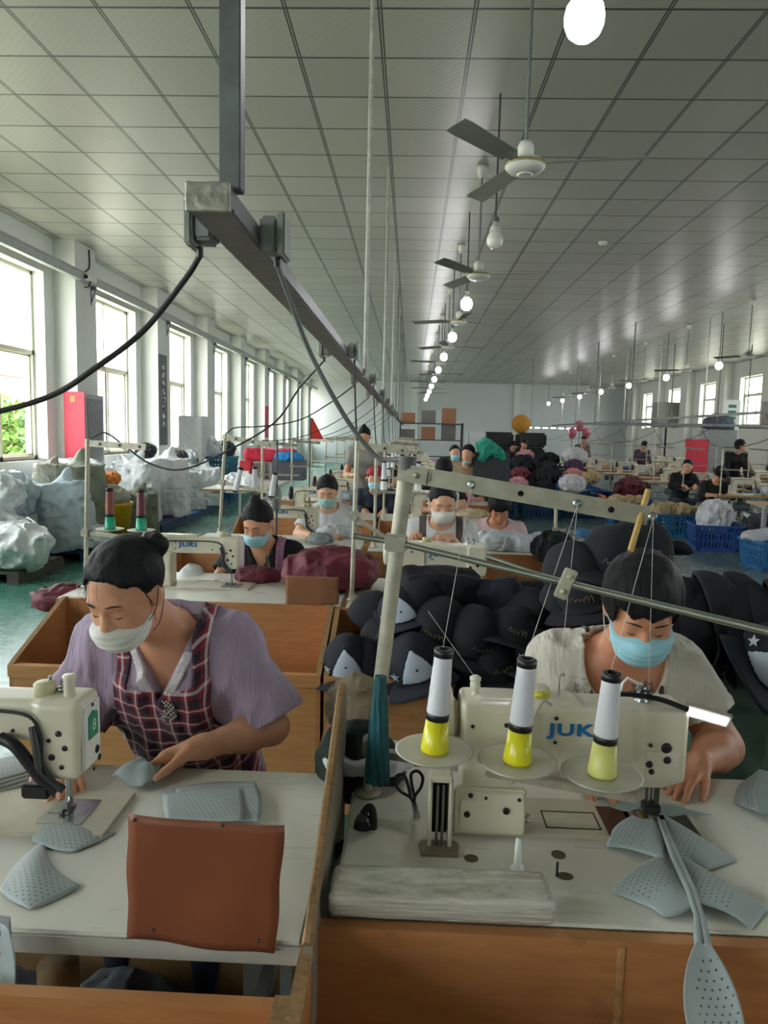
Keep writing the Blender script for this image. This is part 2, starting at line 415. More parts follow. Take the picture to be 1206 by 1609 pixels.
# the wall duct with brackets
m = MB().box((-4.88, 2, 3.68), (-4.80, YB-.3, 3.80)).box((-4.885, 2, 3.79), (-4.79, YB-.3, 3.81))
duct = m.build('wall_duct', M('duct_grey', '#a7abab', .4, .2), label='long pale grey metal cable duct running along the wall above the tall windows', cat='duct')
for a in LW:
    c = a+LWW+.79
    if 2 < c < YB-1:
        b = MB().box((-4.878, c-.02, 3.62), (-4.80, c+.02, 3.68)).tube([(-4.87, c, 3.45), (-4.8, c, 3.66)], .01).box((-4.882, c-.02, 3.4), (-4.872, c+.02, 3.68)); b.build('bracket', steel, duct)
# ------------------------------------------------------------------ outside, seen through the near windows
MB().box((-60, -20, -.3), (XL-.5, 60, -.05)).build('ground_outside', M('pale_concrete_yard', '#b9b6a8', .9), kind='structure')
MB().box((XR+.5, -20, -.3), (60, 60, -.05)).build('ground_outside', M('pale_concrete_yard', '#b9b6a8', .9), kind='structure')
def house(x, y, w, d, h, wallm, roofm, label):
    r = thing('outside_house', label, 'building', (x, y, -.05)); m = MB().box((-w/2, -d/2, 0), (w/2, d/2, h)); m.build('wall', wallm, r)
    m = MB().prism([(-w/2-.4, h), (w/2+.4, h), (0, h+1.9)], -d/2-.4, d/2+.4, 'y'); m.build('roof', roofm, r)
    for k in range(int(d//2)):
        yy = -d/2+1+k*2
        f = MB().box((w/2, yy-.5, 1.2), (w/2+.06, yy+.5, 2.5)).build('window', M('house_window', '#c9d0cf', .3), r)
    return r
t = NT('roof_tiles'); w_ = t.n('ShaderNodeTexWave', wave_type='BANDS', bands_direction='Z'); w_.inputs['Scale'].default_value = 6; t.l(t.co(), w_.inputs['Vector'])
t.base(t.ramp(w_.outputs['Fac'], [(.2, srgb('#8d5140')), (.8, srgb('#b8725c'))])); t.bump(w_.outputs['Fac'], .5, .05); ROOFM = t.m
house(-16, 24, 7, 14, 3.1, M('house_plaster', '#cfc8bb', .8), ROOFM, 'low pale house with a terracotta tiled roof outside the tall windows')
house(-19, 44, 7, 14, 4.2, M('house_plaster', '#cfc8bb', .8), ROOFM, 'taller pale house behind the low house with the terracotta roof')
def leafy(name, label, c, r, n, col, seed=1):
    rs = np.random.RandomState(seed); d = rs.normal(size=(n, 3)); d /= np.linalg.norm(d, axis=1)[:, None]; p = d*(rs.rand(n, 1)**.4)*np.array(r)
    m = MB(); s_ = .09
    V = []; Fq = []
    for i in range(n):
        a = rs.normal(size=3); a /= np.linalg.norm(a); b = np.cross(a, rs.normal(size=3)); b /= np.linalg.norm(b); k = s_*(.6+rs.rand())
        V += [p[i]-a*k, p[i]+b*k*.5, p[i]+a*k, p[i]-b*k*.5]; Fq.append([4*i, 4*i+1, 4*i+2, 4*i+3])
    root = thing(name, label, 'bush', c); mesh_np(np.array(V), np.array(Fq), 'foliage', col, root, smooth=False)
    MB().tube([(0, 0, -c[2]), (0.05, 0, 0)], .06).build('stem', M('bark', '#5c4b3a', .9), root)
leafm = M('green_leaves', '#5f8a3c', .6, var=.2, vs=3)
leafy('garden_bush', 'bright green leafy bush outside the window behind the piled sacks', (-8.5, 15.2, 1.1), (.9, 1.3, 1.1), 2600, leafm, 2)
leafy('garden_bush', 'pale dry bush low outside the window beside the green bush', (-8.2, 12.9, .6), (.7, .7, .7), 1200, M('dry_leaves', '#a59a62', .7, var=.2), 3)
# ================================================================== overhead
ordw = ['first', 'second', 'third', 'fourth', 'fifth', 'sixth', 'seventh', 'eighth', 'ninth', 'tenth', 'eleventh', 'twelfth']
galv = M('galvanised_steel', '#808284', .42, .5, var=.12, vs=14, bump=.1, bs=8)
TX0, TX1, TZ0, TZ1, TY0 = -.372, -.304, 1.932, 1.975, 1.2
tray = thing('cable_trunking', 'long hanging galvanised cable trunking with a crumpled sealed end above the tables', 'trunking', (TX0, TY0, TZ0))
a0 = Vector((TX0, TY0, TZ0))
MB().box((0, 0, 0), (TX1-TX0, 28, TZ1-TZ0), bev=.002).box((TX1-TX0, .02, .004), (TX1-TX0+.003, 28, .009)).build('channel', galv, tray)
def endcap(P): return sd_box(P, (.034, -.003, .0215), (.037, .004, .0235), .002)-.0007*vn(P, 55, 2)-.0004*vn(P, 130, 3)
sdf(endcap, (-.01, -.012, -.01), (.08, .008, .052), .0018, 'end_cap', M('crumpled_tin', '#a9a69a', .38, .5, var=.15, vs=60, bump=.5, bs=90, bd=.002), tray)
hang = MB().box((TX1-TX0-.022, .02, TZ1-TZ0), (TX1-TX0+.013, .055, CEIL-TZ0), bev=.002); hang.build('hanger_post', galv, tray)
polem = M('painted_pole', '#b5b3aa', .45, var=.12, vs=20)
for k in range(8):
    y = 4.5+3.0*k-TY0
    MB().cyl((TX1-TX0+.012, y, -.01), (TX1-TX0+.012, y, CEIL-TZ0), .0145, n=10).build('hanger_pole', polem if k < 3 else M('grey_pole', '#6d706c', .5), tray)
def socket_box(y, side, lab):
    s = -1 if side == 'l' else 1; x = (TX0 if s < 0 else TX1+.004)
    r = thing('socket_box', lab, 'electrical box', (x, y, (TZ0+TZ1)/2))
    MB().box((0 if s > 0 else -.035, -.03, -.03), (.035 if s > 0 else 0, .03, .035), bev=.006).build('housing', M('socket_grey', '#8f928d', .5), r)
    MB().box((s*.035, -.036, -.04), (s*.05, .036, .042), bev=.004).build('cover', M('socket_cover', '#9b9e97', .45), r)
    MB().cyl((s*.03, 0, -.036), (s*.03, 0, -.055), .006, n=8).build('gland', blackpl, r)
    return Vector((x+s*.03, y, TZ0-.03))
SOCK = {}
for k, y in enumerate([1.42, 3.35, 5.05, 6.75, 8.45, 10.2, 12, 13.8]):
    for sd in 'lr':
        SOCK[(k, sd)] = socket_box(y+(.02 if sd == 'r' else -.05), sd, '%s grey socket box from the sealed end on the %s side of the trunking' % (ordw[k], 'window' if sd == 'l' else 'fan'))
# fans
bladem = M('fan_blade_grey', '#83867f', .5, var=.03); fanw = M('fan_white', '#d8d8cf', .35, var=.02)
def make_fan(label, grp=None):
    r = thing('ceiling_fan', label, 'fan', (0, 0, 0), group=grp)
    MB().lathe([(.0, -.055), (.05, -.055), (.095, -.042), (.118, -.02), (.12, 0), (.105, .02), (.06, .032), (.0, .034)], n=28).lathe([(.03, -.06), (.05, -.056), (.03, -.054)], n=16).build('motor', fanw, r)
    MB().lathe([(.1215, -.012), (.1235, -.004), (.1215, .004)], n=28).build('motor_band', M('brass_band', '#a39a6a', .35, .6), r)
    MB().lathe([(.012, .034), (.045, .05), (.05, .1), (.035, .13), (.012, .135)], n=18).build('lower_cup', fanw, r)
    MB().cyl((0, 0, .03), (0, 0, 1.0), .011, n=10).build('rod', M('fan_rod', '#7e8385', .4, .4), r)
    MB().lathe([(.0, .93), (.03, .93), (.055, 1.0), (.058, 1.04), (0, 1.04)], n=18).build('canopy', fanw, r)
    for k in range(3):
        a = 2*math.pi*k/3; R_ = Matrix.Rotation(a, 4, 'Z') @ Matrix.Translation((0, 0, .006))
        b = MB().add([(.1, -.02, -.012), (.22, -.03, -.01), (.22, .03, .004), (.1, .02, 0), (.1, -.02, -.009), (.22, -.03, -.007), (.22, .03, .007), (.1, .02, .003)],
                     [(0, 1, 2, 3), (7, 6, 5, 4), (0, 4, 5, 1), (1, 5, 6, 2), (2, 6, 7, 3), (3, 7, 4, 0)])
        n = 8; V = []; F_ = []
        for i in range(n+1):
            t_ = i/n; x = .17+.53*t_; w_ = .052+.016*t_
            if i == n: w_ *= .9
            for s_, zz in ((-1, -.016), (1, .012)): V += [(x, s_*w_, zz), (x, s_*w_, zz+.003)]
        for i in range(n):
            o = 4*i; F_ += [(o, o+2, o+6, o+4), (o+1, o+5, o+7, o+3), (o, o+4, o+5, o+1), (o+2, o+3, o+7, o+6)]
        F_ += [(0, 1, 3, 2), (4*n, 4*n+2, 4*n+3, 4*n+1)]; b.add(V, F_); b.v = [tuple(R_ @ Vector(v)) for v in b.v]; b.build('blade', bladem, r)
    return r
FX, FZ = .635, 3.19
fan0 = make_fan('white ceiling fan with grey blades closest to the big lit bulb overhead'); fan0.location = (FX, 4.5, FZ); fan0.rotation_euler = (0, 0, -.17)
for k in range(1, 9):
    y = 4.5+2.97*k; dup(fan0, (FX, y, FZ), random.uniform(0, 2) if k > 1 else -.12, '%s ceiling fan down the row that starts above the seated women' % ordw[k])
for k in range(0, 6):
    dup(fan0, (6.35, 14.1+3.1*k, FZ+.02), [.1, .6, .3, .9, .2, .5][k], '%s ceiling fan of the row hanging near the small high windows' % ordw[k])
# bulbs
bulb_on = M('bulb_lit', '#ffffff', .3, var=0, emit=BULB); bulb_off = M('bulb_unlit', '#e6e6dc', .25, var=0, coat=.5)
def make_bulb(lit, label):
    r = thing('pendant_bulb', label, 'lamp')
    prof = [(.0, -.085), (.03, -.08), (.055, -.06), (.068, -.03), (.07, 0), (.064, .03), (.045, .055)] if lit else [(.0, -.085), (.03, -.08), (.055, -.06), (.066, -.03), (.066, -.005), (.05, .03), (.032, .055)]
    MB().lathe(prof, n=24).build('bulb', bulb_on if lit else bulb_off, r)
    MB().lathe([(.046, .054), (.035, .085), (.022, .1), (.018, .13)], n=18).build('bulb_base', fanw, r)
    MB().lathe([(.0, .125), (.03, .125), (.03, .15), (.012, .165), (.0, .165)], n=14).build('socket', M('lamp_socket_grey', '#6a6d6b', .5), r)
    MB().cyl((0, 0, .16), (0, 0, CEIL-3.15), .008, n=8).build('rod', M('lamp_rod', '#4e5150', .5, .3), r)
    return r
b0 = make_bulb(True, 'large glowing bulb high above the tables, the closest of all'); b0.location = (.575, 2.75, 3.07)
b0r = make_bulb(False, 'unlit white bulb hanging below the first ceiling fan'); b0r.location = (.625, 5.95, 3.15)
for k in range(2, 11):
    dup(b0, (.63, 2.95+3.0*k, 3.17), 0, 'glowing bulb, %s of the row beyond the unlit bulb' % ordw[k-2])
for k in range(0, 7):
    dup(b0, (6.35, 15.4+3.1*k, 3.15), 0, 'glowing bulb, %s of the row nearest the small high windows' % ordw[k])
sm = MB().lathe([(0, -.04), (.05, -.035), (.06, -.01), (.06, 0), (0, 0)], n=20); sm.build('smoke_detector', fanw, label='small round smoke detector on the ceiling panels', cat='smoke detector', loc=(2.53, 10.18, CEIL))
# ================================================================== furniture
def wood_mat(name, a, b, ax=(2, 2, 18), rough=.5):
    t = NT(name); v = t.mapped(ax); n = t.noise(3.2, v, 6, .6); n2 = t.noise(.9, None, 3)
    c = t.ramp(n, [(.3, srgb(a)), (.7, srgb(b))]); c = t.mix(t.math('MULTIPLY', t.math('GREATER_THAN', t.noise(6, None, 5), .66), .25), c, srgb('#5f4026'))
    t.base(t.mix(t.math('MULTIPLY', n2, .25), c, srgb(a))); t.setp(Roughness=rough); t.bump(n, .12, .002); return t.m
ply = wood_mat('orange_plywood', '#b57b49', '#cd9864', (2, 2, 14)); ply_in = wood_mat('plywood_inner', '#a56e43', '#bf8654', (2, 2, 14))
plyedge = wood_mat('worn_plywood_edge', '#7d6142', '#b08a5c', (30, 30, 60), .7)
def lam_mat():
    t = NT('white_laminate'); n = t.noise(2.2, None, 5, .6); n2 = t.noise(40, t.mapped((.15, 1, 1)), 3)
    c = t.ramp(n, [(.3, srgb('#d6d3c9')), (.72, srgb('#e6e3da'))]); t.base(c)
    t.l(t.ramp(n2, [(.3, (.25,)*3), (.7, (.42,)*3)]), t.b.inputs['Roughness']); return t.m
laminate = lam_mat(); tan_top = wood_mat('tan_table_top', '#a8835e', '#c4a179', (1.5, 10, 10), .35)
legm = M('pale_grey_enamel', '#a9adab', .45, .2, var=.05)
TBL = {}
def table(x0, x1, y0, y1, label, group=None, top=None, z=.77, legs=True, edge=None):
    r = thing('sewing_table', label, 'table', (x0, y0, 0), group=group); w = x1-x0; d = y1-y0; top = top or laminate
    MB().box((0, 0, z-.03), (w, d, z), bev=.006).build('table_top', top, r)
    MB().box((-.001, -.002, z-.036), (w+.001, .004, z-.006)).build('edge_band', edge or plyedge, r); MB().box((-.001, d-.004, z-.036), (w+.001, d+.002, z-.006)).build('edge_band', edge or plyedge, r)
    for lx in (.14, w-.14):
        MB().box((lx-.025, .08, .0), (lx+.025, d-.06, .035), bev=.004).box((lx-.02, d*.55-.035, .03), (lx+.02, d*.55+.035, z-.06)).box((lx-.025, .1, z-.07), (lx+.025, d-.08, z-.03)).build('leg', legm, r)
    MB().box((.14, d*.55-.012, .25), (w-.14, d*.55+.012, .31)).build('crossbar', legm, r)
    m = MB().cyl((w*.35, d*.55, z-.2), (w*.35+.22, d*.55, z-.2), .07, n=18).box((w*.35+.05, d*.55-.03, z-.14), (w*.35+.12, d*.55+.03, z-.03)); m.build('motor', M('motor_green_grey', '#5d6a66', .5), r)
    m = MB().box((w*.4, d*.3, .08), (w*.4+.25, d*.3+.2, .1), bev=.005); m.build('pedal', dsteel, r); return r
def bin_box(x0, x1, y0, y1, zn, zf, zb, label, group=None):
    """wooden bin fixed to the near side of a table; the side boards slope down to the near rail"""
    r = thing('wooden_bin', label, 'bin', (x0, y0, 0), group=group); w = x1-x0; d = y1-y0; t = .018
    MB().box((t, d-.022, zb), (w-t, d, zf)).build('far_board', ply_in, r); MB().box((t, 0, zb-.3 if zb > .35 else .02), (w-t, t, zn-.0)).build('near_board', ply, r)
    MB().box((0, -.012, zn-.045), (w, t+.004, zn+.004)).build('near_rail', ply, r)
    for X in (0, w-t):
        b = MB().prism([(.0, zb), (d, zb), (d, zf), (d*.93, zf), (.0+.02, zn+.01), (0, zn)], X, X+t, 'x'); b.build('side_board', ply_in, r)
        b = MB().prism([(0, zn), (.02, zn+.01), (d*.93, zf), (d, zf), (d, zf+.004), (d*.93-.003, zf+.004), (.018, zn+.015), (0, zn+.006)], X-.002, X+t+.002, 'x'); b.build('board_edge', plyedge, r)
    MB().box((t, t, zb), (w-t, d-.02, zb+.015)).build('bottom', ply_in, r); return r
# ================================================================== sewing machines
screw_m = M('black_screw', '#141414', .45); needle_m = M('polished_steel', '#b9bcbc', .2, .95, var=.03); blue_m = M('logo_blue', '#1d6fb0', .4, var=0)
brassm = M('worn_brass', '#8a7a4c', .4, .7)
_mach = {}
def machine_body_fn(L, hz, arm, head_drop, wy):
    dbl = arm > .12; R0, K = (.009, .012) if dbl else (.012, .022)
    def f(P):
        d = sd_box(P, (.055, 0, hz/2-.01), (.052, wy, hz/2+.01), R0)
        d = smin(d, sd_box(P, (L*.5, 0, hz-arm/2), (L*.5, wy*.86, arm/2), R0), K)
        d = smin(d, sd_box(P, (L-.045, 0, (hz+head_drop)/2), (.045, wy, (hz-head_drop)/2), R0*1.2), .012)
        d = smin(d, sd_box(P, (L*.30, 0, hz+.002), (L*.22, wy*.6, .006), .004), .01)
        q = P[..., 0]*.45-(P[..., 2]-(head_drop-.01))-L*.45+.012; d = smax(d, q*.9, .01)
        return d
    return f
def machine(name_label, kind='single', logo=True, group=None):
    r = thing('sewing_machine', name_label, 'sewing machine', group=group)
    dbl = kind == 'double'; L = .455; hz = .272 if dbl else .262; arm = .165 if dbl else .085; drop = .122 if dbl else .10; wy = .055 if dbl else .05
    sdf(machine_body_fn(L, hz, arm, drop, wy), (-.01, -.085, -.03), (L+.02, .085, hz+.03), .0038, 'body', cream, r)
    MB().box((-.02, -.060 if dbl else -.085, .0), (L+.06, .09, .009), bev=.002).build('bed', M('bed_enamel', '#c4bda9', .35, .1, var=.06), r)
    MB().box((L-.09, -.05, .009), (L-.0, .05, .0105)).box((L-.085, -.012, .0105), (L-.01, .012, .012)).build('needle_plate', needle_m, r)
    # handwheel on the tail end
    m = MB().lathe([(0, -.052), (.03, -.052), (.05, -.05), (.064, -.044), (.067, -.03), (.064, -.018), (.045, -.014), (.03, 0), (0, 0)], n=32, ax='x', origin=(0, 0, hz-.05)); m.build('handwheel', M('handwheel_black', '#1d1e20', .4, coat=.3) if not dbl else cream, r)
    # needle bar, presser bar and foot under the head
    x = L-.05
    m = MB().cyl((x, 0, .045), (x, 0, drop+.02), .0035, n=8).cyl((x, 0, .012), (x, 0, .05), .0012, n=6).cyl((x, .014, .03), (x, .014, drop+.03), .0045, n=8); m.build('needle_bar', needle_m, r)
    m = MB().box((x-.006, -.012, .02), (x+.006, .014, .034), bev=.001).prism([(-.018, .012), (.02, .012), (.02, .016), (-.004, .02), (-.018, .018)], x-.01, x-.003, 'x').prism([(-.018, .012), (.02, .012), (.02, .016), (-.004, .02), (-.018, .018)], x+.003, x+.01, 'x'); m.build('presser_foot', needle_m, r)
    # tension dial, thread take-up and guides on the head end and the operator side
    m = MB().lathe([(.004, 0), (.015, .001), (.015, .005), (.008, .007), (.014, .010), (.014, .014), (.006, .018), (.006, .03), (0, .031)], n=18, ax='y', origin=(L-.075, wy, .16)); m.build('tension_dial', needle_m, r)
    m = MB().box((L-.002, -.038, drop+.015), (L+.007, .038, hz-.012), bev=.004); m.build('face_plate', cream if dbl else white_pl, r)
    m = MB()
    for px, ph in ((L-.085, .035), (L-.06, .028)):
        m.cyl((px, .01, hz-.005), (px, .01, hz+ph), .004, n=8).lathe([(.009, hz+.004), (.011, hz+.008), (.009, hz+.014)], n=12, origin=(px, .01, 0))
    if dbl: m.build('thread_guide', needle_m, r); m = MB()
    m.cyl((L*.45, 0, hz), (L*.45, 0, hz+.05), .0018, n=6).tube(curve_pts([(L*.45, 0, hz+.05), (L*.45+.008, 0, hz+.054), (L*.45+.01, .006, hz+.048)], 4), .0018, n=6); m.build('thread_guide', needle_m, r)
    MB().lathe([(.022, hz-.004), (.022, hz+.022), (.018, hz+.026), (0, hz+.026)], n=20, origin=(L*.36 if dbl else L*.80, 0, 0)).build('oil_cap', M('oil_cap_cream', '#c9c4a0', .4), r)
    # screw heads and openings on the back (camera) side
    m = MB(); y = -wy-.0005
    pts = [(.022, .18, .004), (.022, .23, .004), (.09, .235, .005), (.09, .165, .004), (L*.42, .25, .0045), (L*.42, .2, .004), (L-.075, .205, .0045)] if dbl else [(.03, .21, .004), (.13, .235, .004), (.13, .2, .004), (L*.46, .235, .004), (L*.7, .2, .004), (.03, .13, .005), (L*.24, .19, .004)]
    pts += [(L-.043, .20, .011), (L-.04, .175, .008), (L-.075, .165, .0075), (L-.07, .15, .006)] if dbl else [(L-.04, .20, .007), (L-.06, .185, .005), (L-.028, .17, .006), (L-.055, .15, .007), (L-.035, .13, .005)]
    for (a, b, c) in pts:
        yy = y if (a < .105 or a > L-.09) else -wy*.86-.0005
        m.lathe([(c, 0), (c*.9, -.002), (0, -.002)], n=14, ax='y', origin=(a, yy+(.0008 if not dbl else -.0028), b))
        if dbl or not group: m.build('screw', screw_m, r); m = MB()
    if not dbl and group: m.build('screw', screw_m, r)
    if dbl:
        for a_, b_ in (((.04, -wy-.003, .14), (.155, -wy*.8, hz-.012)), ((L*.60, -wy*.86-.005, .18), (L*.60+.045, -wy*.8, .24)), ((L-.085, -wy-.003, .135), (L-.012, -wy+.01, .195)), ((L*.44, -wy*.86-.004, .125), (L*.44+.018, -wy*.8, .19))): MB().box(a_, b_, bev=.003).build('cover_plate', cream, r)
        # the post bed under the needles and the raised gear box below the column
        MB().box((L-.075, -.02, .009), (L-.025, .02, .026), bev=.003).build('post_bed', needle_m, r)
        MB().box((-.012, -.070, .009), (.135, -.050, .104), bev=.004).build('gear_cover', cream, r)
        MB().box((.045, -.0735, .076), (.128, -.069, .098), bev=.0008).build('cover_plate', cream, r); MB().box((.002, -.0725, .04), (.035, -.069, .082), bev=.0008).build('cover_plate', cream, r)
        for a, b, c in ((.016, .052, .0065), (.053, .088, .0035), (.12, .087, .004), (.095, .062, .007), (.022, .092, .005)): MB().lathe([(c, 0), (c, -.003), (0, -.003)], n=12, ax='y', origin=(a, -.0715, b)).build('screw', screw_m, r)
    else:
        m = MB().tube(curve_pts([(.0+.01, -wy-.006, .05), (.012, -wy-.006, .19), (.05, -wy-.006, .235), (.2, -wy-.004, .243), (L-.11, -wy-.004, .24), (L-.075, -wy-.006, .2), (L-.07, -wy-.008, .14), (L-.04, -wy-.01, .095)], 6), .0035, n=6); m.build('wire', cable_m, r)
        MB().tube([(L-.09, -wy-.004, .215), (L-.08, -wy-.012, .18), (L-.075, -wy-.012, .12), (L-.03, -wy-.004, .085)], .008, n=8).build('knee_lifter', dsteel, r)
    if logo: text('JUKI', .034 if dbl else .03, 'lettering', blue_m, r, Matrix.Translation((L*.43 if not dbl else L*.505, -wy*.86-.0015, .225 if dbl else .222)) @ Matrix.Rotation(math.pi/2, 4, 'X'), .0008, .0012, 1.5)
    return r
# ------------------------------------------------------------------ thread cones and stands
def cone(label, thread, holder, loc=(0, 0, 0), h=.13, holder_h=.062, group=None, tilt=0):
    r = thing('thread_cone', label, 'thread cone', loc, group=group); r.rotation_euler = (0, tilt, 0)
    if holder_h: MB().lathe([(.026, 0), (.0265, .006), (.021, holder_h), (0, holder_h)], n=24).build('cone_holder', holder, r)
    z0 = holder_h
    MB().lathe([(.0215, z0), (.0215, z0+.012), (.0205, z0+.013)], n=24).build('spool_rim', blackpl, r); MB().lathe([(.0185, z0+h-.001), (.0185, z0+h+.012), (.015, z0+h+.014), (.01, z0+h+.013), (.01, z0+h-.02)], n=24).build('spool_rim', blackpl, r)
    pr = [(.0205, z0+.012)]+[(.0215-.0045*(i/10)+.0002*(-1)**i, z0+.016+(h-.02)*i/10) for i in range(11)]+[(.0165, z0+h)]
    MB().lathe(pr, n=28).build('thread', thread, r); return r
def thread_mat(name, c):
    t = NT(name); w = t.n('ShaderNodeTexWave', wave_type='BANDS', bands_direction='Z'); w.inputs['Scale'].default_value = 180; w.inputs['Distortion'].default_value = 1.5; t.l(t.co(), w.inputs['Vector'])
    t.base(srgb(c)); t.setp(Roughness=.45, Sheen_Weight=.3); t.bump(w.outputs['Fac'], .35, .0006); return t.m
th_white = thread_mat('white_thread', '#d9d9df'); th_maroon = thread_mat('maroon_thread', '#6d2a38'); th_green = thread_mat('green_thread', '#1d9a78'); th_black = thread_mat('black_thread', '#14151a'); th_brown = thread_mat('red_brown_thread', '#8a4438')
h_yellow = M('yellow_plastic', '#e2d81c', .3, var=.03, coat=.3); h_pale = M('pale_yellow_plastic', '#d9d67c', .35, var=.03)
pole_cream = M('stand_cream', '#bdb7a4', .4, .2, var=.12, vs=30); barm = M('stand_bar', '#a39d8b', .4, .35, var=.1, vs=30)
def thread_stand(label, base, top, arm_to, shelf_z, shelf_to, group=None, r0=.011, discs=()):
    """pole standing on a table with a flat guide arm on top and a shelf bar for cones"""
    b = Vector(base); r = thing('thread_stand', label, 'thread stand', b, group=group); T = Vector(top)-b; A = Vector(arm_to)-b
    MB().cyl((0, 0, 0), T, r0, n=14).lathe([(r0*2.2, 0), (r0*2.2, .006), (r0*1.3, .012), (r0*1.3, .03)], n=16).build('pole', pole_cream, r)
    d = (A-T).normalized(); L = (A-T).length
    MB().box((-.02, -.004, -.016), (L, .004, .016), bev=.0015, mtx=frame(T-Vector((0, 0, .02)), d)).build('guide_arm', barm, r)
    s = T*(shelf_z/T.z) if T.z else T; S = Vector(shelf_to)-b; ds = (S-s).normalized()
    MB().box((-.03, -.01, -.012), ((S-s).length, .01, .006), bev=.002, mtx=frame(s, ds)).box((-.02, -.018, -.02), (.02, .018, .02), bev=.003, mtx=frame(s, ds)).build('shelf_bar', barm, r)
    m = MB()
    for k in range(3): m.lathe([(.003, -.002), (.007, -.003), (.007, 0), (.003, .001)], n=10, ax='y', mtx=frame(T-Vector((0, 0, .02)), d) @ Matrix.Translation((L*(.22+.34*k), -.005, 0)))
    m.build('eyelet', dsteel, r)
    for dloc in discs:
        q = Vector(dloc)-b; MB().lathe([(0, -.004), (.06, -.0035), (.068, .0015), (.064, .002), (.02, -.001), (0, -.001)], n=36, origin=tuple(q)).build('cone_plate', M('plate_ivory', '#b6b1a2', .45), r)
        MB().cyl(tuple(q-Vector((0, 0, .02))), tuple(q+Vector((0, 0, .03))), .004, n=8).build('spindle', dsteel, r)
    return r
def cable(label, pts, r=.004, name='power_cable'): return MB().tube(pts, r, n=8).build(name, cable_m, label=label, cat='cable')
# ================================================================== the two nearest stations
T1L = table(-1.35, -.15, 1.055, 1.635, 'white topped sewing table of the woman in the plaid apron', edge=M('white_edge', '#bdbbb2', .5))
T1R = table(-.112, 1.25, 1.13, 1.69, 'white topped sewing table with the three white cones above it')
bin_box(-1.1, -.155, .45, .957, .752, .76, .3, 'plywood bin in front of the plaid apron woman\'s table, standing off from it')
bin_box(-.15, 1.2, .50, 1.126, .757, .765, .3, 'plywood bin fixed under the cling-wrapped edge of the double needle machine\'s table')
b = MB().prism([(1.035, .60), (1.035, .782), (1.2, .845), (1.53, 1.0), (1.575, 1.005), (1.6, .98), (1.6, .60)], -.146, -.131, 'x', mat=M('grey_board', '#8b8374', .6, var=.06))
part_ = thing('divider_board', 'grey upright divider board with a rising top between the two closest tables', 'divider', (-.14, 1.3, .6))
b.v = [(x+.14, y-1.3, z-.6) for x, y, z in b.v]; b.build('panel', None, part_)
MB().tube([(.0, -.265, .183), (.0, -.1, .246), (.0, .23, .401), (.0, .275, .407), (.0, .3, .38)], .0085, n=6, smooth=False).build('panel_edge', plyedge, part_)
m1 = machine('cream single needle machine cut by the frame beside the plaid apron woman', logo=False); m1.location = (-.645-.455, 1.40, .77)
MB().prism([(-.02, -.03), (.02, -.03), (.02, .018), (.0, .026), (-.02, .018)], .0, .002, 'x', mtx=Matrix.Translation((.4625, .0, .205))).build('badge', M('badge_green', '#2f8f6c', .4, var=0), m1)
text('8', .034, 'badge_mark', M('badge_white', '#cfe6da', .5, var=0), m1, Matrix.Translation((.4655, .0, .2)) @ Matrix.Rotation(math.pi/2, 4, 'Z') @ Matrix.Rotation(math.pi/2, 4, 'X'), .0005)
for c_, b_, z_ in ((.009, .018, .14), (.007, .028, .118), (.004, 0, .105), (.004, 0, .243)): MB().lathe([(c_, 0), (c_*.9, .002), (0, .002)], n=16, ax='x', origin=(.462, b_, z_)).build('screw', screw_m, m1)
MB().lathe([(.013, 0), (.011, .012), (.011, .04), (.014, .046), (.012, .05), (0, .05)], n=18, origin=(.42, -.01, .258)).build('spool_post', cream, m1)
MB().tube(curve_pts([(.30, -.055, .19), (.335, -.062, .175), (.375, -.06, .12), (.41, -.055, .08)], 6), [.012]*18+[.01]*1, n=8).box((.345, -.07, .07), (.40, -.05, .10), bev=.004).build('thread_guard', blackpl, m1)
m2 = machine('cream double needle machine under the lit clip lamp with blue lettering', 'double'); m2.location = (.118, 1.45, .77); m2.scale = (.99, 1, 1)
# lamp, thread nest, cable and tension post riding on the double needle machine
lm = MB().tube(curve_pts([(.29, -.02, .292), (.34, -.03, .298), (.40, -.035, .292), (.455, -.045, .276)], 5), .0055, n=8); lm.build('lamp_arm', blackpl, m2)
mt = Matrix.Translation((.49, -.045, .265)) @ Euler((-1.25, .22, -.1)).to_matrix().to_4x4()
MB().box((-.045, -.016, 0), (.05, .016, .008), bev=.002, mtx=mt).build('lamp_shade', M('lamp_shade_grey', '#9d9c93', .4), m2)
lb = MB()
for k in range(10): lb.box((-.036+.0082*k, -.009, -.0025), (-.0305+.0082*k, .009, .0), mtx=mt)
lb.build('lamp_light', M('lamp_led', '#fff8ee', .4, var=0, emit=3.2), m2)
MB().tube(curve_pts([(.19, -.03, .26), (.165, -.05, .285), (.135, -.07, .24), (.125, -.075, .2), (.10, -.07, .17)], 8), .003, n=8).build('lamp_wire', M('wire_cream', '#b9b2a6', .5), m2)
MB().lathe([(.0, 0), (.008, 0), (.008, .006), (.0045, .008), (.0045, .016), (.011, .018), (.011, .03), (.008, .034), (.012, .036), (.012, .042), (.006, .046), (0, .046)], n=14, origin=(.03, 0, .27)).build('tension_post', M('post_white', '#dcdccb', .35), m2)
MB().lathe([(.0, 0), (.012, 0), (.014, .008), (.008, .011), (.014, .014), (.014, .022), (.008, .03), (.01, .034), (0, .036)], n=16, origin=(.375, 0, .27)).build('tension_post', needle_m, m2)
MB().tube([(.33, 0, .272), (.335, 0, .31), (.345, 0, .322), (.365, 0, .312), (.375, 0, .31)], .003, n=6, mat=white_pl).build('wire_guide', white_pl, m2)
MB().lathe([(.0225, -.002), (.0225, .016)], n=22, origin=(.455*.36, 0, .2775)).build('cap_label', M('label_yellow', '#d8cf3e', .5, var=.3, vs=260), m2)
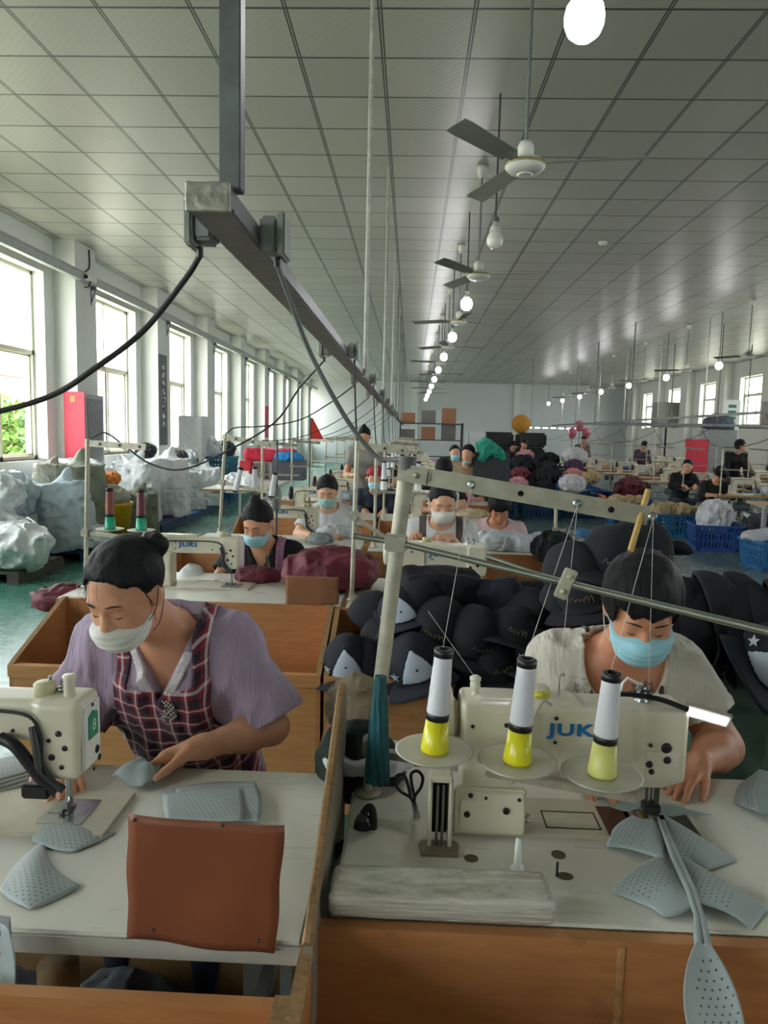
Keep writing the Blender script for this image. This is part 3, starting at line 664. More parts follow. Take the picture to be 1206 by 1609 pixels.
MB().cyl((.405, .004, .022), (.405, .004, .13), .007, n=12).cyl((.418, -.006, .03), (.418, -.006, .13), .006, n=12).box((.392, -.016, .036), (.426, .014, .056), bev=.003).build('presser_bar', M('dark_chrome', '#5c5a55', .25, .9), m2)
MB().box((.386, -.02, .018), (.400, .016, .03), bev=.002).build('brass_guide', brassm, m2)
nest = MB(); rs = random.Random(4)
for k in range(7):
    p = [(.37+rs.uniform(-.02, .03), rs.uniform(-.015, .01), .285+rs.uniform(0, .035)) for _ in range(5)]; nest.tube(curve_pts(p, 5), .0008, n=4)
nest.build('loose_thread', M('dark_thread', '#3b3240', .6), m2)
# stand with the three white cones
TT = at(640, 722, Y=1.5); TB = Vector((-.076, 1.544, .772))
SH = [at(682, 1179, Y=1.30), at(812, 1196, Y=1.29), at(945, 1216, Y=1.28)]
armE = at(1016, 787, Y=1.40)
r = thing('thread_stand', 'cream thread stand with a long perforated guide arm over the double needle machine', 'thread stand', TB)
Q = lambda v: Vector(v)-TB
MB().tube([Q(TB), Q(TB.lerp(TT, .36))], .0115, n=16).tube([Q(TB.lerp(TT, .36)), Q(TT)], .0165, n=18).lathe([(.03, 0), (.03, .005), (.015, .01)], n=18).build('pole', pole_cream, r)
MB().tube([Q(TT)-Vector((0, 0, .022)), Q(TT)+Vector((0, 0, .006))], .0195, n=18).build('pole_cap', M('dark_sleeve', '#5b5c5a', .5), r)
fr = frame(Q(TT)+Vector((.0, -.014, -.028)), armE-TT)
L_ = (armE-TT).length
MB().box((-.02, -.003, -.018), (L_, .003, .018), bev=.0012, mtx=fr).box((L_-.002, -.003, -.018), (L_, .02, .018), mtx=fr).build('guide_arm', barm, r)
m = MB(); m.box((.0, -.012, -.016), (.05, .0, .016), bev=.008, mtx=fr).lathe([(.006, -.014), (.006, -.018), (0, -.018)], n=12, ax='y', mtx=fr @ Matrix.Translation((.022, .002, 0))); m.build('arm_clamp', barm, r)
for X in (.135, .345, .487):
    m = MB().lathe([(.0035, -.005), (.008, -.006), (.0085, -.003), (.0035, -.002)], n=16, ax='y', mtx=fr @ Matrix.Translation((X, 0, 0))); m.build('eyelet', needle_m, r)
MB().lathe([(.006, -.0045), (0, -.0045)], n=14, ax='y', mtx=fr @ Matrix.Translation((.235, .001, 0))).lathe([(.006, -.0045), (0, -.0045)], n=14, ax='y', mtx=fr @ Matrix.Translation((.41, .001, 0))).build('arm_hole', screw_m, r)
MC = at(622, 852, Y=1.5); R1 = at(1240, 1000, z=1.295); RL = at(556, 842, Y=1.52)
MB().tube([Q(RL), Q(MC), Q(R1)], .0065, n=10).tube([Q(MC.lerp(R1, .30))+Vector((0, .02, .012)), Q(MC.lerp(R1, .52))], .0045, n=8).build('side_rod', M('rod_green_grey', '#6f7264', .4, .5, var=.08), r)
MB().box((-.024, -.02, -.018), (.024, .02, .018), bev=.004, mtx=Matrix.Translation(Q(MC))).build('rod_clamp', pole_cream, r)
fc = frame(Q(MC.lerp(R1, .515))+Vector((0, -.012, 0)), (.35, -.1, 1.0), (0, -1, .2))
m = MB().box((-.028, -.012, -.004), (.028, .012, .004), bev=.002, mtx=fc).lathe([(.005, 0), (.005, .004), (0, .004)], n=12, mtx=fc @ Matrix.Translation((.016, 0, .003))).lathe([(.005, 0), (.005, .004), (0, .004)], n=12, mtx=fc @ Matrix.Translation((-.014, 0, .003))); m.build('rod_clamp', M('clamp_light', '#c2bba6', .4, .2), r)
S0 = at(584, 1172, Y=1.52); S1 = SH[2]+Vector((.07, -.0, -.03))
fs = frame(Q(S0)-Vector((0, 0, .012)), S1-S0)
MB().box((-.02, -.012, -.008), ((S1-S0).length, .012, .008), bev=.002, mtx=fs).box((-.02, -.02, -.02), (.02, .02, .02), bev=.004, mtx=Matrix.Translation(Q(S0))).build('shelf_bar', barm, r)
for p in SH:
    q = tuple(Q(p)); MB().lathe([(0, -.006), (.064, -.005), (.074, .002), (.069, .0025), (.02, -.002), (0, -.002)], n=40, origin=q).build('cone_plate', M('plate_ivory', '#b6b1a2', .45), r)
    MB().cyl((q[0], q[1], q[2]-.03), (q[0], q[1], q[2]+.03), .004, n=8).build('spindle', dsteel, r)
cone('white thread cone on a bright yellow holder, closest to the stand pole', th_white, h_yellow, SH[0]+Vector((0, 0, .0)), h=.122, tilt=.06)
cone('white thread cone on a bright yellow holder, middle of the three', th_white, h_yellow, SH[1]+Vector((0, 0, .0)), h=.122, tilt=.05)
cone('white thread cone on a pale yellow holder beside the lamp', th_white, h_pale, SH[2]+Vector((0, 0, .0)), h=.118, tilt=.04)
thr = M('thread_strand', '#c9c6bd', .5, var=0)
def strand(label, pts, r=.0006): return MB().tube(pts, r, n=5).build('thread_strand', thr, label=label, cat='thread')
AP = lambda X: TT+Vector((0, -.02, -.03))+(armE-TT).normalized()*X
strand('pale thread running up from the cone closest to the pole to the guide arm', [SH[0]+Vector((.01, 0, .2)), AP(.135)])
strand('pale thread from the middle cone up to the guide arm', [SH[1]+Vector((.008, 0, .2)), AP(.345)])
strand('pale thread from the cone beside the lamp up to the arm end', [SH[2]+Vector((.006, 0, .2)), AP(.487)])
strand('pale thread falling from the arm end to the needles', [AP(.487), m2.location+Vector((.385, 0, .31))])
strand('pale thread slanting down to the small white tension post', [at(672, 960, Y=1.42), m2.location+Vector((.03, 0, .31))])
strand('pale thread hanging from the guide arm beside the middle cone', [AP(.345), m2.location+Vector((.2, .0, .28))])
stick = MB().tube([at(1018, 770, Y=1.41), at(990, 866, Y=1.36)], .0062, n=8); stick.build('bamboo_stick', M('bamboo_yellow', '#c9a35c', .5, var=.1, vs=40), label='short yellow bamboo stick tied to the end of the guide arm', cat='stick')
cable_pts = curve_pts([SOCK[(0, 'r')]+Vector((.0, 0, 0)), at(455, 470, Y=1.46), at(490, 560, Y=1.5), at(545, 660, Y=1.52), at(590, 716, Y=1.53), at(612, 722, Y=1.52), TT+Vector((-.012, 0, .0))], 8)
MB().tube(cable_pts, .0052, n=10).build('power_cable', M('grey_cable', '#6f716f', .45), label='thick grey cable curving from the trunking to the closest stand pole', cat='cable')
cable('dark cable sagging from the trunking out past the window side', curve_pts([SOCK[(0, 'l')], at(290, 440, Y=1.38), at(225, 520, Y=1.38), at(150, 578, Y=1.36), at(80, 622, Y=1.36), at(-20, 650, Y=1.34), at(-90, 650, Y=1.33)], 8), .0055)
# rust coloured guard boards nailed to table edges
guard = M('rust_leatherette', '#8a5038', .42, var=.06, vs=6, bump=.08, bs=30); card = M('brown_cardboard', '#8f6244', .7, var=.06)
def guard_board(P4, name, label, mat, nail=True):
    """sheet bent slightly between its four corners (TL,TR,BR,BL)"""
    a, b_, c, d = [Vector(p) for p in P4]; n = 16; V = []; F_ = []; o = a.copy(); th = .003
    for j in range(n+1):
        for i in range(n+1):
            u, v = i/n, j/n; p = (a.lerp(b_, u)).lerp(d.lerp(c, u), v)
            e = .0015*math.sin(9*u+3*v)+(.006*(u*(1-u))*4*(1-v)); V.append(p+Vector((.0015*math.sin(11*v), -e, .002*math.sin(8*u)*(v > .9)))-o)
    for j in range(n):
        for i in range(n): k = j*(n+1)+i; F_.append((k, k+1, k+n+2, k+n+1))
    ob = MB().add(V, F_, smooth=True).build(name, mat, loc=o, label=label, cat='guard board', fix=False)
    s = ob.modifiers.new('thick', 'SOLIDIFY'); s.thickness = th; s.offset = 0; return ob
g = guard_board([at(201, 1279, Y=1.035), at(447, 1297, Y=1.035), at(432, 1500, Y=1.043), at(201, 1474, Y=1.043)], 'guard_board', 'rust brown square guard board nailed to the front edge of the closest table', guard)
m = MB()
for px, py in ((211, 1288), (241, 1461), (349, 1296), (406, 1478)): p = at(px, py, Y=1.030)-g.location; m.lathe([(.003, 0), (.0022, -.003), (0, -.0035)], n=8, ax='y', origin=tuple(p))
m.build('nail_head', dsteel, g)
# table furniture on the double needle side
def ell_prism(px, py, w, h, z, name, label, mat, t=.001):
    p = at(px, py, z=z); a = abs((at(px+w/2, py, z=z)-p).x); b = (at(px, py-h/2, z=z)-p).y
    return MB().add([(a*math.cos(k/12*math.pi), b*math.sin(k/12*math.pi), zz) for zz in (0, t) for k in range(24)], [tuple(range(24)), tuple(range(24, 48))]+[(k, (k+1) % 24, 24+(k+1) % 24, 24+k) for k in range(24)]).build(name, mat, loc=p, label=label, cat='hole plug')
plug = M('plug_brown', '#5f5544', .4, .3)
ell_prism(740, 1349, 22, 12, .7702, 'hole_plug', 'brown round plug in the table beside the belt cover', plug); ell_prism(877, 1343, 22, 13, .7702, 'hole_plug', 'dark round plug in the table behind the white peg', plug); ell_prism(887, 1377, 26, 12, .7702, 'hole_plug', 'dark oval plug nearest the plywood bin edge', plug)
p = at(812, 1366, z=.77); MB().lathe([(.0125, 0), (.0125, .006), (.008, .008), (.0075, .012), (.005, .06), (.004, .062), (0, .062)], n=20).build('table_peg', white_pl, loc=p, label='white tapered plastic peg standing on the double needle table', cat='peg')
MB().box((0, 0, 0), (.004, .004, .028)).build('nail', dsteel, loc=at(873, 1378, z=.77), label='thin bent nail standing in the table beside the oval plug', cat='nail')
# belt cover: arched bracket with rails
p = at(690, 1345, z=.77); r = thing('belt_cover', 'open cream belt cover bracket standing beside the scissors', 'belt cover', p)
MB().prism([(-.036+.0, -.004), (.036, -.004), (.04, .03), (.034, .045), (-.034, .045), (-.04, .03)], 0, .006, 'z', mat=M('brownish_enamel', '#8b8069', .45, .2)).build('base_plate', None, r)
bc = MB(); bc.box((-.024, .02, .0), (-.016, .055, .145), bev=.003).box((.016, .02, .0), (.024, .055, .145), bev=.003).box((-.024, .02, .137), (.024, .055, .149), bev=.003).box((-.02, .055, .02), (.02, .06, .19), bev=.002); bc.build('side_frame', cream, r)
MB().box((-.008, .026, .004), (-.003, .05, .13)).box((.003, .026, .004), (.008, .05, .13)).build('rail', M('rail_grey', '#7c7a70', .4, .5), r)
MB().box((-.014, .05, .02), (.014, .054, .136)).build('slot', screw_m, r)
# scissors lying against the cover
sc_ = at(655, 1262, Y=1.36); r = thing('scissors', 'open black handled thread scissors beside the belt cover', 'scissors', at(650, 1262, z=.80))
f = frame((0, 0, 0), (.25, -.1, -1), (0, -1, .3))
MB().prism([(0, -.004), (.05, -.001), (.052, .002), (0, .006)], -.001, .001, 'z', mtx=f @ Matrix.Rotation(.12, 4, 'Z')).prism([(0, -.006), (.052, -.002), (.05, .001), (0, .004)], -.001, .001, 'z', mtx=f @ Matrix.Rotation(-.1, 4, 'Z')).build('blade', needle_m, r)
for s in (-1, 1):
    pts = [(-.0, 0, 0), (-.015, s*.006, 0), (-.03, s*.022, 0), (-.05, s*.03, 0), (-.065, s*.022, 0), (-.062, s*.008, 0), (-.04, s*.004, 0), (-.01, s*.004, 0)]
    MB().tube(curve_pts(pts, 4), .0035, n=8, mtx=f).build('handle', blackpl, r)
# cling wrapped table edge
t = NT('cling_wrap'); n = t.noise(6, t.mapped((1.5, 3, 60)), 5, .7); t.base(t.ramp(n, [(.35, srgb('#a39f92')), (.6, srgb('#d2cfc4'))])); t.setp(Roughness=.12, Coat_Weight=.6); t.bump(n, .5, .004); wrapm = t.m
def wrapf(P):
    d = sd_box(P, (.165, .03, 0), (.19, .05, .021), .014); return d-.0018*vn(P*np.array([.4, 6, 14]), 16, 3)-.001*vn(P, 40, 5)
o = sdf(wrapf, (-.05, -.05, -.05), (.38, .11, .05), .0036, 'wrapped_roll', wrapm); o.location = (-.092, 1.136, .792); tag(o, 'flat bundle wrapped in shiny clear film along the table edge above the plywood bin', 'bundle')
# hanging teal zips, black strap and dark buckle on the pole
def hangf(P):
    a = np.arctan2(P[..., 1], P[..., 0]); w = .011+.010*np.clip(-P[..., 2]/.18, 0, 1)
    q = np.sqrt((P[..., 0]/1.15)**2+(P[..., 1]*1.2)**2); return np.maximum(q-w*(1+.18*np.cos(a*7+P[..., 2]*20)), np.abs(P[..., 2]+.11)-.12)*.6
HP = at(597, 1068, Y=1.47); o = sdf(hangf, (-.06, -.06, -.25), (.06, .06, .02), .0035, 'zip_bundle', None); o.location = HP
o.data.materials.clear(); o.data.materials.append(M('teal_tape', '#17606a', .55, var=.35, vs=30, stretch=(6, 6, .4), bump=.4, bs=60, bd=.004)); tag(o, 'bundle of teal zip tapes hanging from the cream stand pole', 'zip bundle')
r = thing('headset', 'black strapped headset hanging below the teal zip tapes', 'headset', at(570, 1300, Y=1.40))
def capf(P): return sd_ell(P, (0, 0, 0), (.02, .014, .032), None)
sdf(capf, (-.03, -.02, -.04), (.03, .02, .04), .003, 'ear_shell', M('gloss_black', '#20242b', .2, coat=.5), r)
MB().tube([(-.015, .0, -.02), (-.05, .0, -.05), (-.075, .0, -.085), (-.085, .03, -.17)], [.008, .012, .014, .01], n=8).build('strap', blackpl, r)
MB().tube(curve_pts([(.0, 0, .03), (.012, .0, .045), (.02, .0, .03), (.022, 0, -.03), (.024, .0, -.1)], 5), [.008]*21, n=8).box((.01, -.006, -.115), (.04, .012, -.05), bev=.005).build('ear_band', blackpl, r)
# khaki sack slumped behind the divider
khaki = M('khaki_sackcloth', '#8d7f68', .85, var=.15, vs=10, bump=.4, bs=120, bd=.003)
def crumple(c, r, amp, seed, sc=9):
    def f(P): return sd_ell(P, c, r)-amp*ridge(P, sc, seed)-amp*.5*ridge(P, sc*2.3, seed+1)
    return f
o = sdf(crumple((0, 0, 0), (.066, .058, .075), .018, 3, 16), (-.15, -.14, -.16), (.15, .14, .16), .006, 'crumpled_sack', khaki); o.location = (-.125, 1.86, .845); tag(o, 'crumpled khaki sack slumped behind the grey divider board', 'sack')
MB().box((-.09, -.07, .35), (.09, .07, .37)).box((-.09, -.07, 0), (-.07, .07, .36)).box((.07, -.07, 0), (.09, .07, .36)).build('stool', ply, loc=(-.125, 1.87, .28-.28), label='small plywood stool under the khaki sack', cat='stool').scale = (1, 1, 2.08)
o = sdf(crumple((0, 0, 0), (.10, .05, .10), .012, 8, 14), (-.15, -.12, -.15), (.15, .12, .15), .006, 'fabric_offcut', M('dark_print_cloth', '#27332e', .8, var=.3, vs=40)); o.location = at(545, 1215, Y=1.62)+Vector((.03, 0, .02)); tag(o, 'dark patterned cloth scrap tucked against the divider board', 'cloth scrap')
o = sdf(crumple((0, 0, 0), (.1, .07, .022), .01, 4, 16), (-.15, -.12, -.06), (.15, .12, .06), .005, 'fabric_offcut', M('white_cloth', '#d2d4d6', .8, var=.05)); o.location = at(575, 1190, Y=1.62); tag(o, 'white cloth scrap lying behind the cream stand pole', 'cloth scrap')
# ------------------------------------------------------------------ grey perforated cut pieces
def perf_mat(name, c, region=(.0, 1.0), scale=118):
    t = NT(name); uv = t.co('UV'); s = t.n('ShaderNodeSeparateXYZ'); t.l(uv, s.inputs[0])
    o = t.co('Object'); so = t.n('ShaderNodeSeparateXYZ'); t.l(o, so.inputs[0])
    def fr(a): return t.math('SUBTRACT', t.math('FRACT', t.math('MULTIPLY', a, scale)), .5)
    row = t.math('FLOOR', t.math('MULTIPLY', so.outputs[1], scale)); sh = t.math('MULTIPLY', t.math('MODULO', row, 2.0), .5)
    fx = t.math('SUBTRACT', t.math('FRACT', t.math('ADD', t.math('MULTIPLY', so.outputs[0], scale*.75), sh)), .5); fy = fr(so.outputs[1])
    d = t.math('SQRT', t.math('ADD', t.math('MULTIPLY', fx, fx), t.math('MULTIPLY', fy, fy))); hole = t.math('LESS_THAN', d, .145)
    def inr(a, lo, hi): return t.math('MULTIPLY', t.math('GREATER_THAN', a, lo), t.math('LESS_THAN', a, hi))
    reg = t.math('MULTIPLY', inr(s.outputs[0], region[0], region[1]), inr(s.outputs[1], .08, .9)); hole = t.math('MULTIPLY', hole, reg)
    c1 = srgb(c); base = t.ramp(t.noise(5, None, 4), [(.3, tuple(v*.86 for v in c1)), (.7, c1)])
    t.base(t.mix(hole, base, srgb('#3d4647'))); t.setp(Roughness=.55, Sheen_Weight=.2); t.bump(t.math('SUBTRACT', t.noise(300, None, 2), hole), .2, .0008); return t.m
perf = perf_mat('perforated_grey', '#a3adad', (.25, .95)); perf2 = perf_mat('perforated_grey_wide', '#9aa6a6', (.0, .62)); greyc = M('plain_grey_fabric', '#98a3a3', .6, var=.06, bump=.15, bs=300, bd=.0006)
def sheet(name, label, cat, corners, mat, bulge=(0, 0, 0, 0), lift=0, ripple=.002, n=18, group=None, seed=0, thick=.0014, parent=None):
    """cut piece between corners c0..c3 (bottom-left, bottom-right, top-right, top-left); edges bow by bulge; lift raises the middle"""
    c = [Vector(p) for p in corners]; o = sum(c, Vector())/4; c = [p-o for p in c]; V = []; UV = []
    def edge(a, b, t, bl):
        p = a.lerp(b, t); d = b-a; nrm = Vector((-d.y, d.x, 0)); return p+nrm*bl*4*t*(1-t)
    for j in range(n+1):
        for i in range(n+1):
            u, v = i/n, j/n
            B = edge(c[0], c[1], u, -bulge[0]); T = edge(c[3], c[2], u, bulge[2]); L = edge(c[0], c[3], v, bulge[3]); R_ = edge(c[1], c[2], v, -bulge[1])
            p = B*(1-v)+T*v+L*(1-u)+R_*u-(c[0]*(1-u)*(1-v)+c[1]*u*(1-v)+c[2]*u*v+c[3]*(1-u)*v)
            p.z += lift*(math.sin(math.pi*u)*math.sin(math.pi*v))**.7+ripple*(1+math.sin(7*u+4*v+seed))*.5; V.append(p); UV.append((u, v))
    F_ = [(j*(n+1)+i, j*(n+1)+i+1, (j+1)*(n+1)+i+1, (j+1)*(n+1)+i) for j in range(n) for i in range(n)]
    ob = MB().add(V, F_, smooth=True).build(name, mat, parent=parent, label=label, cat=cat, group=group, loc=o, fix=False)
    uv = ob.data.uv_layers.new(name='UVMap')
    for li, l in enumerate(ob.data.loops): uv.data[li].uv = UV[l.vertex_index]
    s = ob.modifiers.new('thick', 'SOLIDIFY'); s.thickness = thick; s.offset = 0; return ob
def pz(px, py, z=.773): return at(px, py, z=z)
sheet('cut_piece', 'grey perforated piece coming from under the needle beside the plaid apron woman', 'fabric piece', [pz(50, 1322), pz(115, 1340), pz(182, 1308), pz(80, 1268)], perf, (.05, .05, -.1, .05), .008)
sheet('cut_piece', 'grey perforated piece sewn below the first one on the closest white table', 'fabric piece', [pz(0, 1400), pz(48, 1430), pz(127, 1392), pz(72, 1318)], perf, (.05, .06, -.1, .08), .012, seed=2)
sheet('cut_piece', 'grey perforated strip hanging over the front edge of the closest table', 'fabric piece', [at(-20, 1590, Y=.99), at(8, 1590, Y=.985), at(16, 1440, Y=1.03)+Vector((0, 0, .0)), at(-25, 1440, Y=1.03)], perf, (0, .1, 0, 0), .0)
sheet('cut_piece', 'plain grey flap hanging beside the perforated strip at the table edge', 'fabric piece', [at(2, 1588, Y=.972), at(24, 1560, Y=.972), at(14, 1462, Y=1.0), at(2, 1450, Y=1.02)], greyc, (0, .1, 0, 0), .0)
for k in range(6): sheet('cut_piece', ['lowest', 'second lowest', 'third', 'fourth', 'second highest', 'top'][k]+' piece of the grey perforated stack by the cut-off machine', 'fabric piece', [pz(-40, 1262-k*5, .773+.003*k), pz(70-k*4, 1240-k*6, .773+.003*k), pz(60-k*3, 1205-k*4, .773+.003*k), pz(-40, 1195, .773+.003*k)], perf, (.05, .02, -.05, 0), .003, seed=k)
for k in range(8):
    dx, dy = (0, 0) if k > 5 else (random.uniform(-8, 30), random.uniform(-12, 8)); z = .773+.0028*k
    sheet('cut_piece', ['undermost', 'second', 'third', 'fourth', 'fifth', 'sixth', 'seventh', 'topmost'][k]+' piece in the fanned grey stack behind the rust board', 'fabric piece', [pz(262+dx*.6, 1288+dy, z), pz(380+dx, 1290+dy*.5, z), pz(378+dx, 1240+dy, z), pz(258+dx*.8, 1250+dy, z)], perf if k % 2 else greyc, (.03, .04, .05, .02), .004, seed=k)
MB().box((-.03, -.025, 0), (.03, .02, .0025), bev=.001).build('paper_slip', M('dark_slip', '#4a4f4c', .5), loc=at(140, 1262, z=.7745), label='dark slide plate corner lying on the table by the needle', cat='plate')
# long joined pieces leaving the double needle machine
sheet('cut_piece', 'grey wing piece pinched under the double needles on the lamp side', 'fabric piece', [pz(1040, 1262, .79), pz(1118, 1282), pz(1060, 1292), pz(1030, 1290)], greyc, (.0, .05, .0, 0), .006)
sheet('cut_piece', 'grey wing piece pinched under the double needles beside the pale yellow cone', 'fabric piece', [pz(925, 1272), pz(975, 1282), pz(1015, 1262, .79), pz(945, 1245)], perf2, (.0, .05, .0, 0), .006)
sheet('cut_piece', 'upper perforated wing of the joined grey chain, beside the bin plug', 'fabric piece', [pz(952, 1332), pz(1045, 1355, .79), pz(1035, 1285, .79), pz(1003, 1278, .785)], perf2, (-.12, .0, .0, .1), .012)
sheet('cut_piece', 'upper wing of the joined grey chain, lamp side', 'fabric piece', [pz(1055, 1350, .79), pz(1110, 1370), pz(1158, 1352), pz(1042, 1280, .79)], perf2, (-.15, .0, .0, .0), .010, seed=1)
sheet('cut_piece', 'lower perforated wing of the joined grey chain, bin plug side', 'fabric piece', [pz(960, 1405), pz(1042, 1442), pz(1090, 1418, .79), pz(1038, 1345, .79)], perf2, (-.1, .15, .0, .08), .012, seed=2)
sheet('cut_piece', 'lower pointed wing of the joined grey chain, reaching the table end', 'fabric piece', [pz(1098, 1420, .79), pz(1180, 1462), pz(1206, 1430), pz(1065, 1345, .79)], perf2, (-.15, .0, .05, .0), .010, seed=3)
tail = [at(1038, 1290, z=.795), at(1060, 1345, z=.8), at(1085, 1400, z=.795), at(1098, 1440, z=.785), at(1102, 1470, Y=1.09), at(1105, 1490, Y=1.07)]
V = []; m = MB(); w0 = [.006, .008, .008, .008, .012, .014]
for s in (-1, 1): m.tube([p+Vector((s*w*.5, 0, 0)) for p, w in zip(tail, w0)], [.004, .006, .006, .005, .007, .007], n=8)
m.build('seam_strip', greyc, label='ridged grey seam running down the joined chain over the bin', cat='seam strip')
sheet('cut_piece', 'long perforated grey tongue hanging down over the plywood bin', 'fabric piece', [at(1082, 1625, Y=.98), at(1172, 1625, Y=.98), at(1115, 1485, Y=1.065), at(1093, 1482, Y=1.065)], perf, (0, .13, 0, .13), -.01, n=22, seed=4)
for k in range(5):
    z = .773+.004*k; sheet('cut_piece', ['lowest', 'second lowest', 'middle', 'second highest', 'top'][k]+' piece of the grey stack at the table end beyond the lamp', 'fabric piece', [pz(1152+k*9, 1262+k*3, z), pz(1260, 1300-k*5, z), pz(1260, 1225, z), pz(1175+k*4, 1222-k*3, z)], perf2 if k % 2 else greyc, (.05, .0, .0, .05), .004, seed=k)
p = at(893, 1200, Y=1.5)
# things under and around the two closest tables
MB().box((-.012, 0, 0), (.012, .03, .5)).box((-.012, .35, 0), (.012, .38, .5)).box((-.012, 0, .46), (.012, .38, .5)).build('footrest_frame', legm, loc=(-.26, 1.2, .0), label='pale steel frame under the closest white table', cat='frame')
o = sdf(crumple((0, 0, 0), (.22, .16, .14), .03, 6, 9), (-.32, -.28, -.22), (.32, .28, .22), .014, 'fabric_bundle', M('dark_floor_cloth', '#3c3f45', .85, var=.2)); o.location = (-.45, 1.35, .14); tag(o, 'dark cloth bundle on the floor under the closest white table', 'fabric bundle')  # dark bundle added so the gap under the table reads dark
o = sdf(crumple((0, 0, 0), (.18, .14, .12), .03, 16, 9), (-.3, -.26, -.2), (.3, .26, .2), .014, 'fabric_bundle', M('khaki_sackcloth', '#8d7f68', .85)); o.location = (-.85, 1.3, .12); tag(o, 'khaki bundle on the floor beside the dark cloth under the closest table', 'fabric bundle')
MB().lathe([(.05, 0), (.055, .005), (.05, .42), (0, .42)], n=20).build('cardboard_tube', M('tube_tan', '#a98d6a', .7), loc=(-.60, 1.16, .0), label='tan cardboard tube standing under the closest white table', cat='tube').scale = (.7, .7, 1.5)
for k, (x, y, c) in enumerate([(-.28, 1.45, '#2e3036'), (-.66, 1.5, '#43484c'), (-.95, 1.5, '#2b2c30'), (-.2, 1.2, '#5b5f60')]):  # more dark bundles added to cover the floor and darken the gap
    o = sdf(crumple((0, 0, 0), (.17, .15, .13), .03, 26+k, 9), (-.28, -.26, -.2), (.28, .26, .2), .014, 'fabric_bundle', M('floor_cloth_%d' % k, c, .85, var=.2)); o.location = (x, y, .13); tag(o, ['charcoal cloth bundle by the divider under the closest table', 'slate cloth bundle under the middle of the closest table', 'black cloth bundle under the cut-off machine', 'grey cloth bundle against the pale frame under the table'][k], 'fabric bundle')
MB().box((-.42, 0, 0), (.42, .012, .30)).build('foot_board', plyedge, loc=(-.56, 1.68, .12), label='worn board under the back edge of the closest table', cat='board')  # board added with the bundles to darken the gap

fr_ = MB(); fr_.box((.185, -.035, .009), (.30, -.032, .0098)).box((.185, .03, .009), (.30, .033, .0098)).box((.185, -.035, .009), (.188, .033, .0098)).box((.297, -.035, .009), (.30, .033, .0098)); fr_.build('slide_plate_gap', screw_m, m2)
MB().box((.31, -.055, .009), (.375, .06, .0105)).build('throat_plate', M('dark_chrome', '#5c5a55', .25, .9), m2); MB().box((.425, -.055, .009), (.50, .06, .0105)).build('throat_plate', M('dark_chrome', '#5c5a55', .25, .9), m2)
MB().lathe([(.009, 0), (.009, .002), (.004, .0025), (.004, .009), (.009, .0095), (.009, .0115), (0, .0115)], n=18).build('bobbin', needle_m, loc=m2.location+Vector((.140*.965+.01, -.01, .0095)), label='small steel bobbin lying on the bed of the double needle machine', cat='bobbin')
q = at(975, 1500, Y=1.1035); MB().box((-.006, -.0012, -.14), (.006, 0, .0)).build('tape_mark', M('tape_residue', '#b98f60', .35, var=.25, vs=30), loc=(q.x, 1.1035, .755), label='pale strip of old tape on the inner face of the plywood bin', cat='tape')  # thin pale strip drawn for a scuff on the board
ell_prism(345*2, 1305, 4, 3, .7702, 'hole_plug', 'tiny dark plug beside the belt cover base', plug)
# ================================================================== people
def skin_mat(name, c):
    t = NT(name); c1 = srgb(c); dk = (c1[0]*.86, c1[1]*.76, c1[2]*.72)
    t.base(t.ramp(t.noise(14, None, 4), [(.3, dk), (.7, c1)])); t.setp(Roughness=.48, Subsurface_Weight=.12, Subsurface_Scale=.015)
    t.b.inputs['Subsurface Radius'].default_value = (1, .35, .2); t.bump(t.noise(260, None, 2), .12, .0006); return t.m
skinA = skin_mat('skin_warm', '#d29c7c'); skinB = skin_mat('skin_tan', '#c98d6c'); skinC = skin_mat('skin_light', '#d6a688')
def hair_mat(name, c, warm=(2, 60)):
    t = NT(name); n = t.noise(3, t.mapped((70, 70, 5)), 4, .7); c1 = srgb(c)
    t.base(t.ramp(n, [(.35, c1), (.8, tuple(v*2.2+.004 for v in c1))])); t.setp(Roughness=.42, Specular_IOR_Level=.16); t.bump(n, .9, .008); return t.m
hairm = hair_mat('black_hair', '#0c0b0e')
maskb = M('mask_blue', '#9bd0de', .75, var=.03, bump=.1, bs=400, bd=.0003); maskw = M('mask_white', '#d9d9d4', .75, var=.02, bump=.1, bs=400, bd=.0003)
browm = M('brow_dark', '#2a211e', .7, var=0); stringm = M('ear_loop_white', '#dddcd6', .7, var=0)
def unit(v): v = np.array(v, float); return v/np.linalg.norm(v)
def basis(fwd, up=(0, 0, 1)):
    """columns: right (of the person), forward, up"""
    f = unit(fwd); u = np.array(up, float); u = unit(u-f*(u@f)); return np.stack([np.cross(f, u), f, u], 1)
HEAD = [('e', (0, -.014, .030), (.076, .096, .088), .03), ('e', (0, .030, -.030), (.061, .060, .082), .03), ('e', (0, .052, -.088), (.034, .032, .024), .03),
        ('e', (-.034, .053, -.034), (.027, .026, .028), .02), ('e', (.034, .053, -.034), (.027, .026, .028), .02), ('c', (-.032, .073, .022), (.032, .073, .022), .012, .012, .02),
        ('c', (0, .084, .006), (0, .100, -.030), .0075, .0115, .012), ('e', (-.0115, .093, -.034), (.008, .010, .007), .008), ('e', (.0115, .093, -.034), (.008, .010, .007), .008),
        ('e', (0, .084, -.060), (.023, .011, .006), .006), ('e', (0, .083, -.069), (.019, .011, .006), .006)]
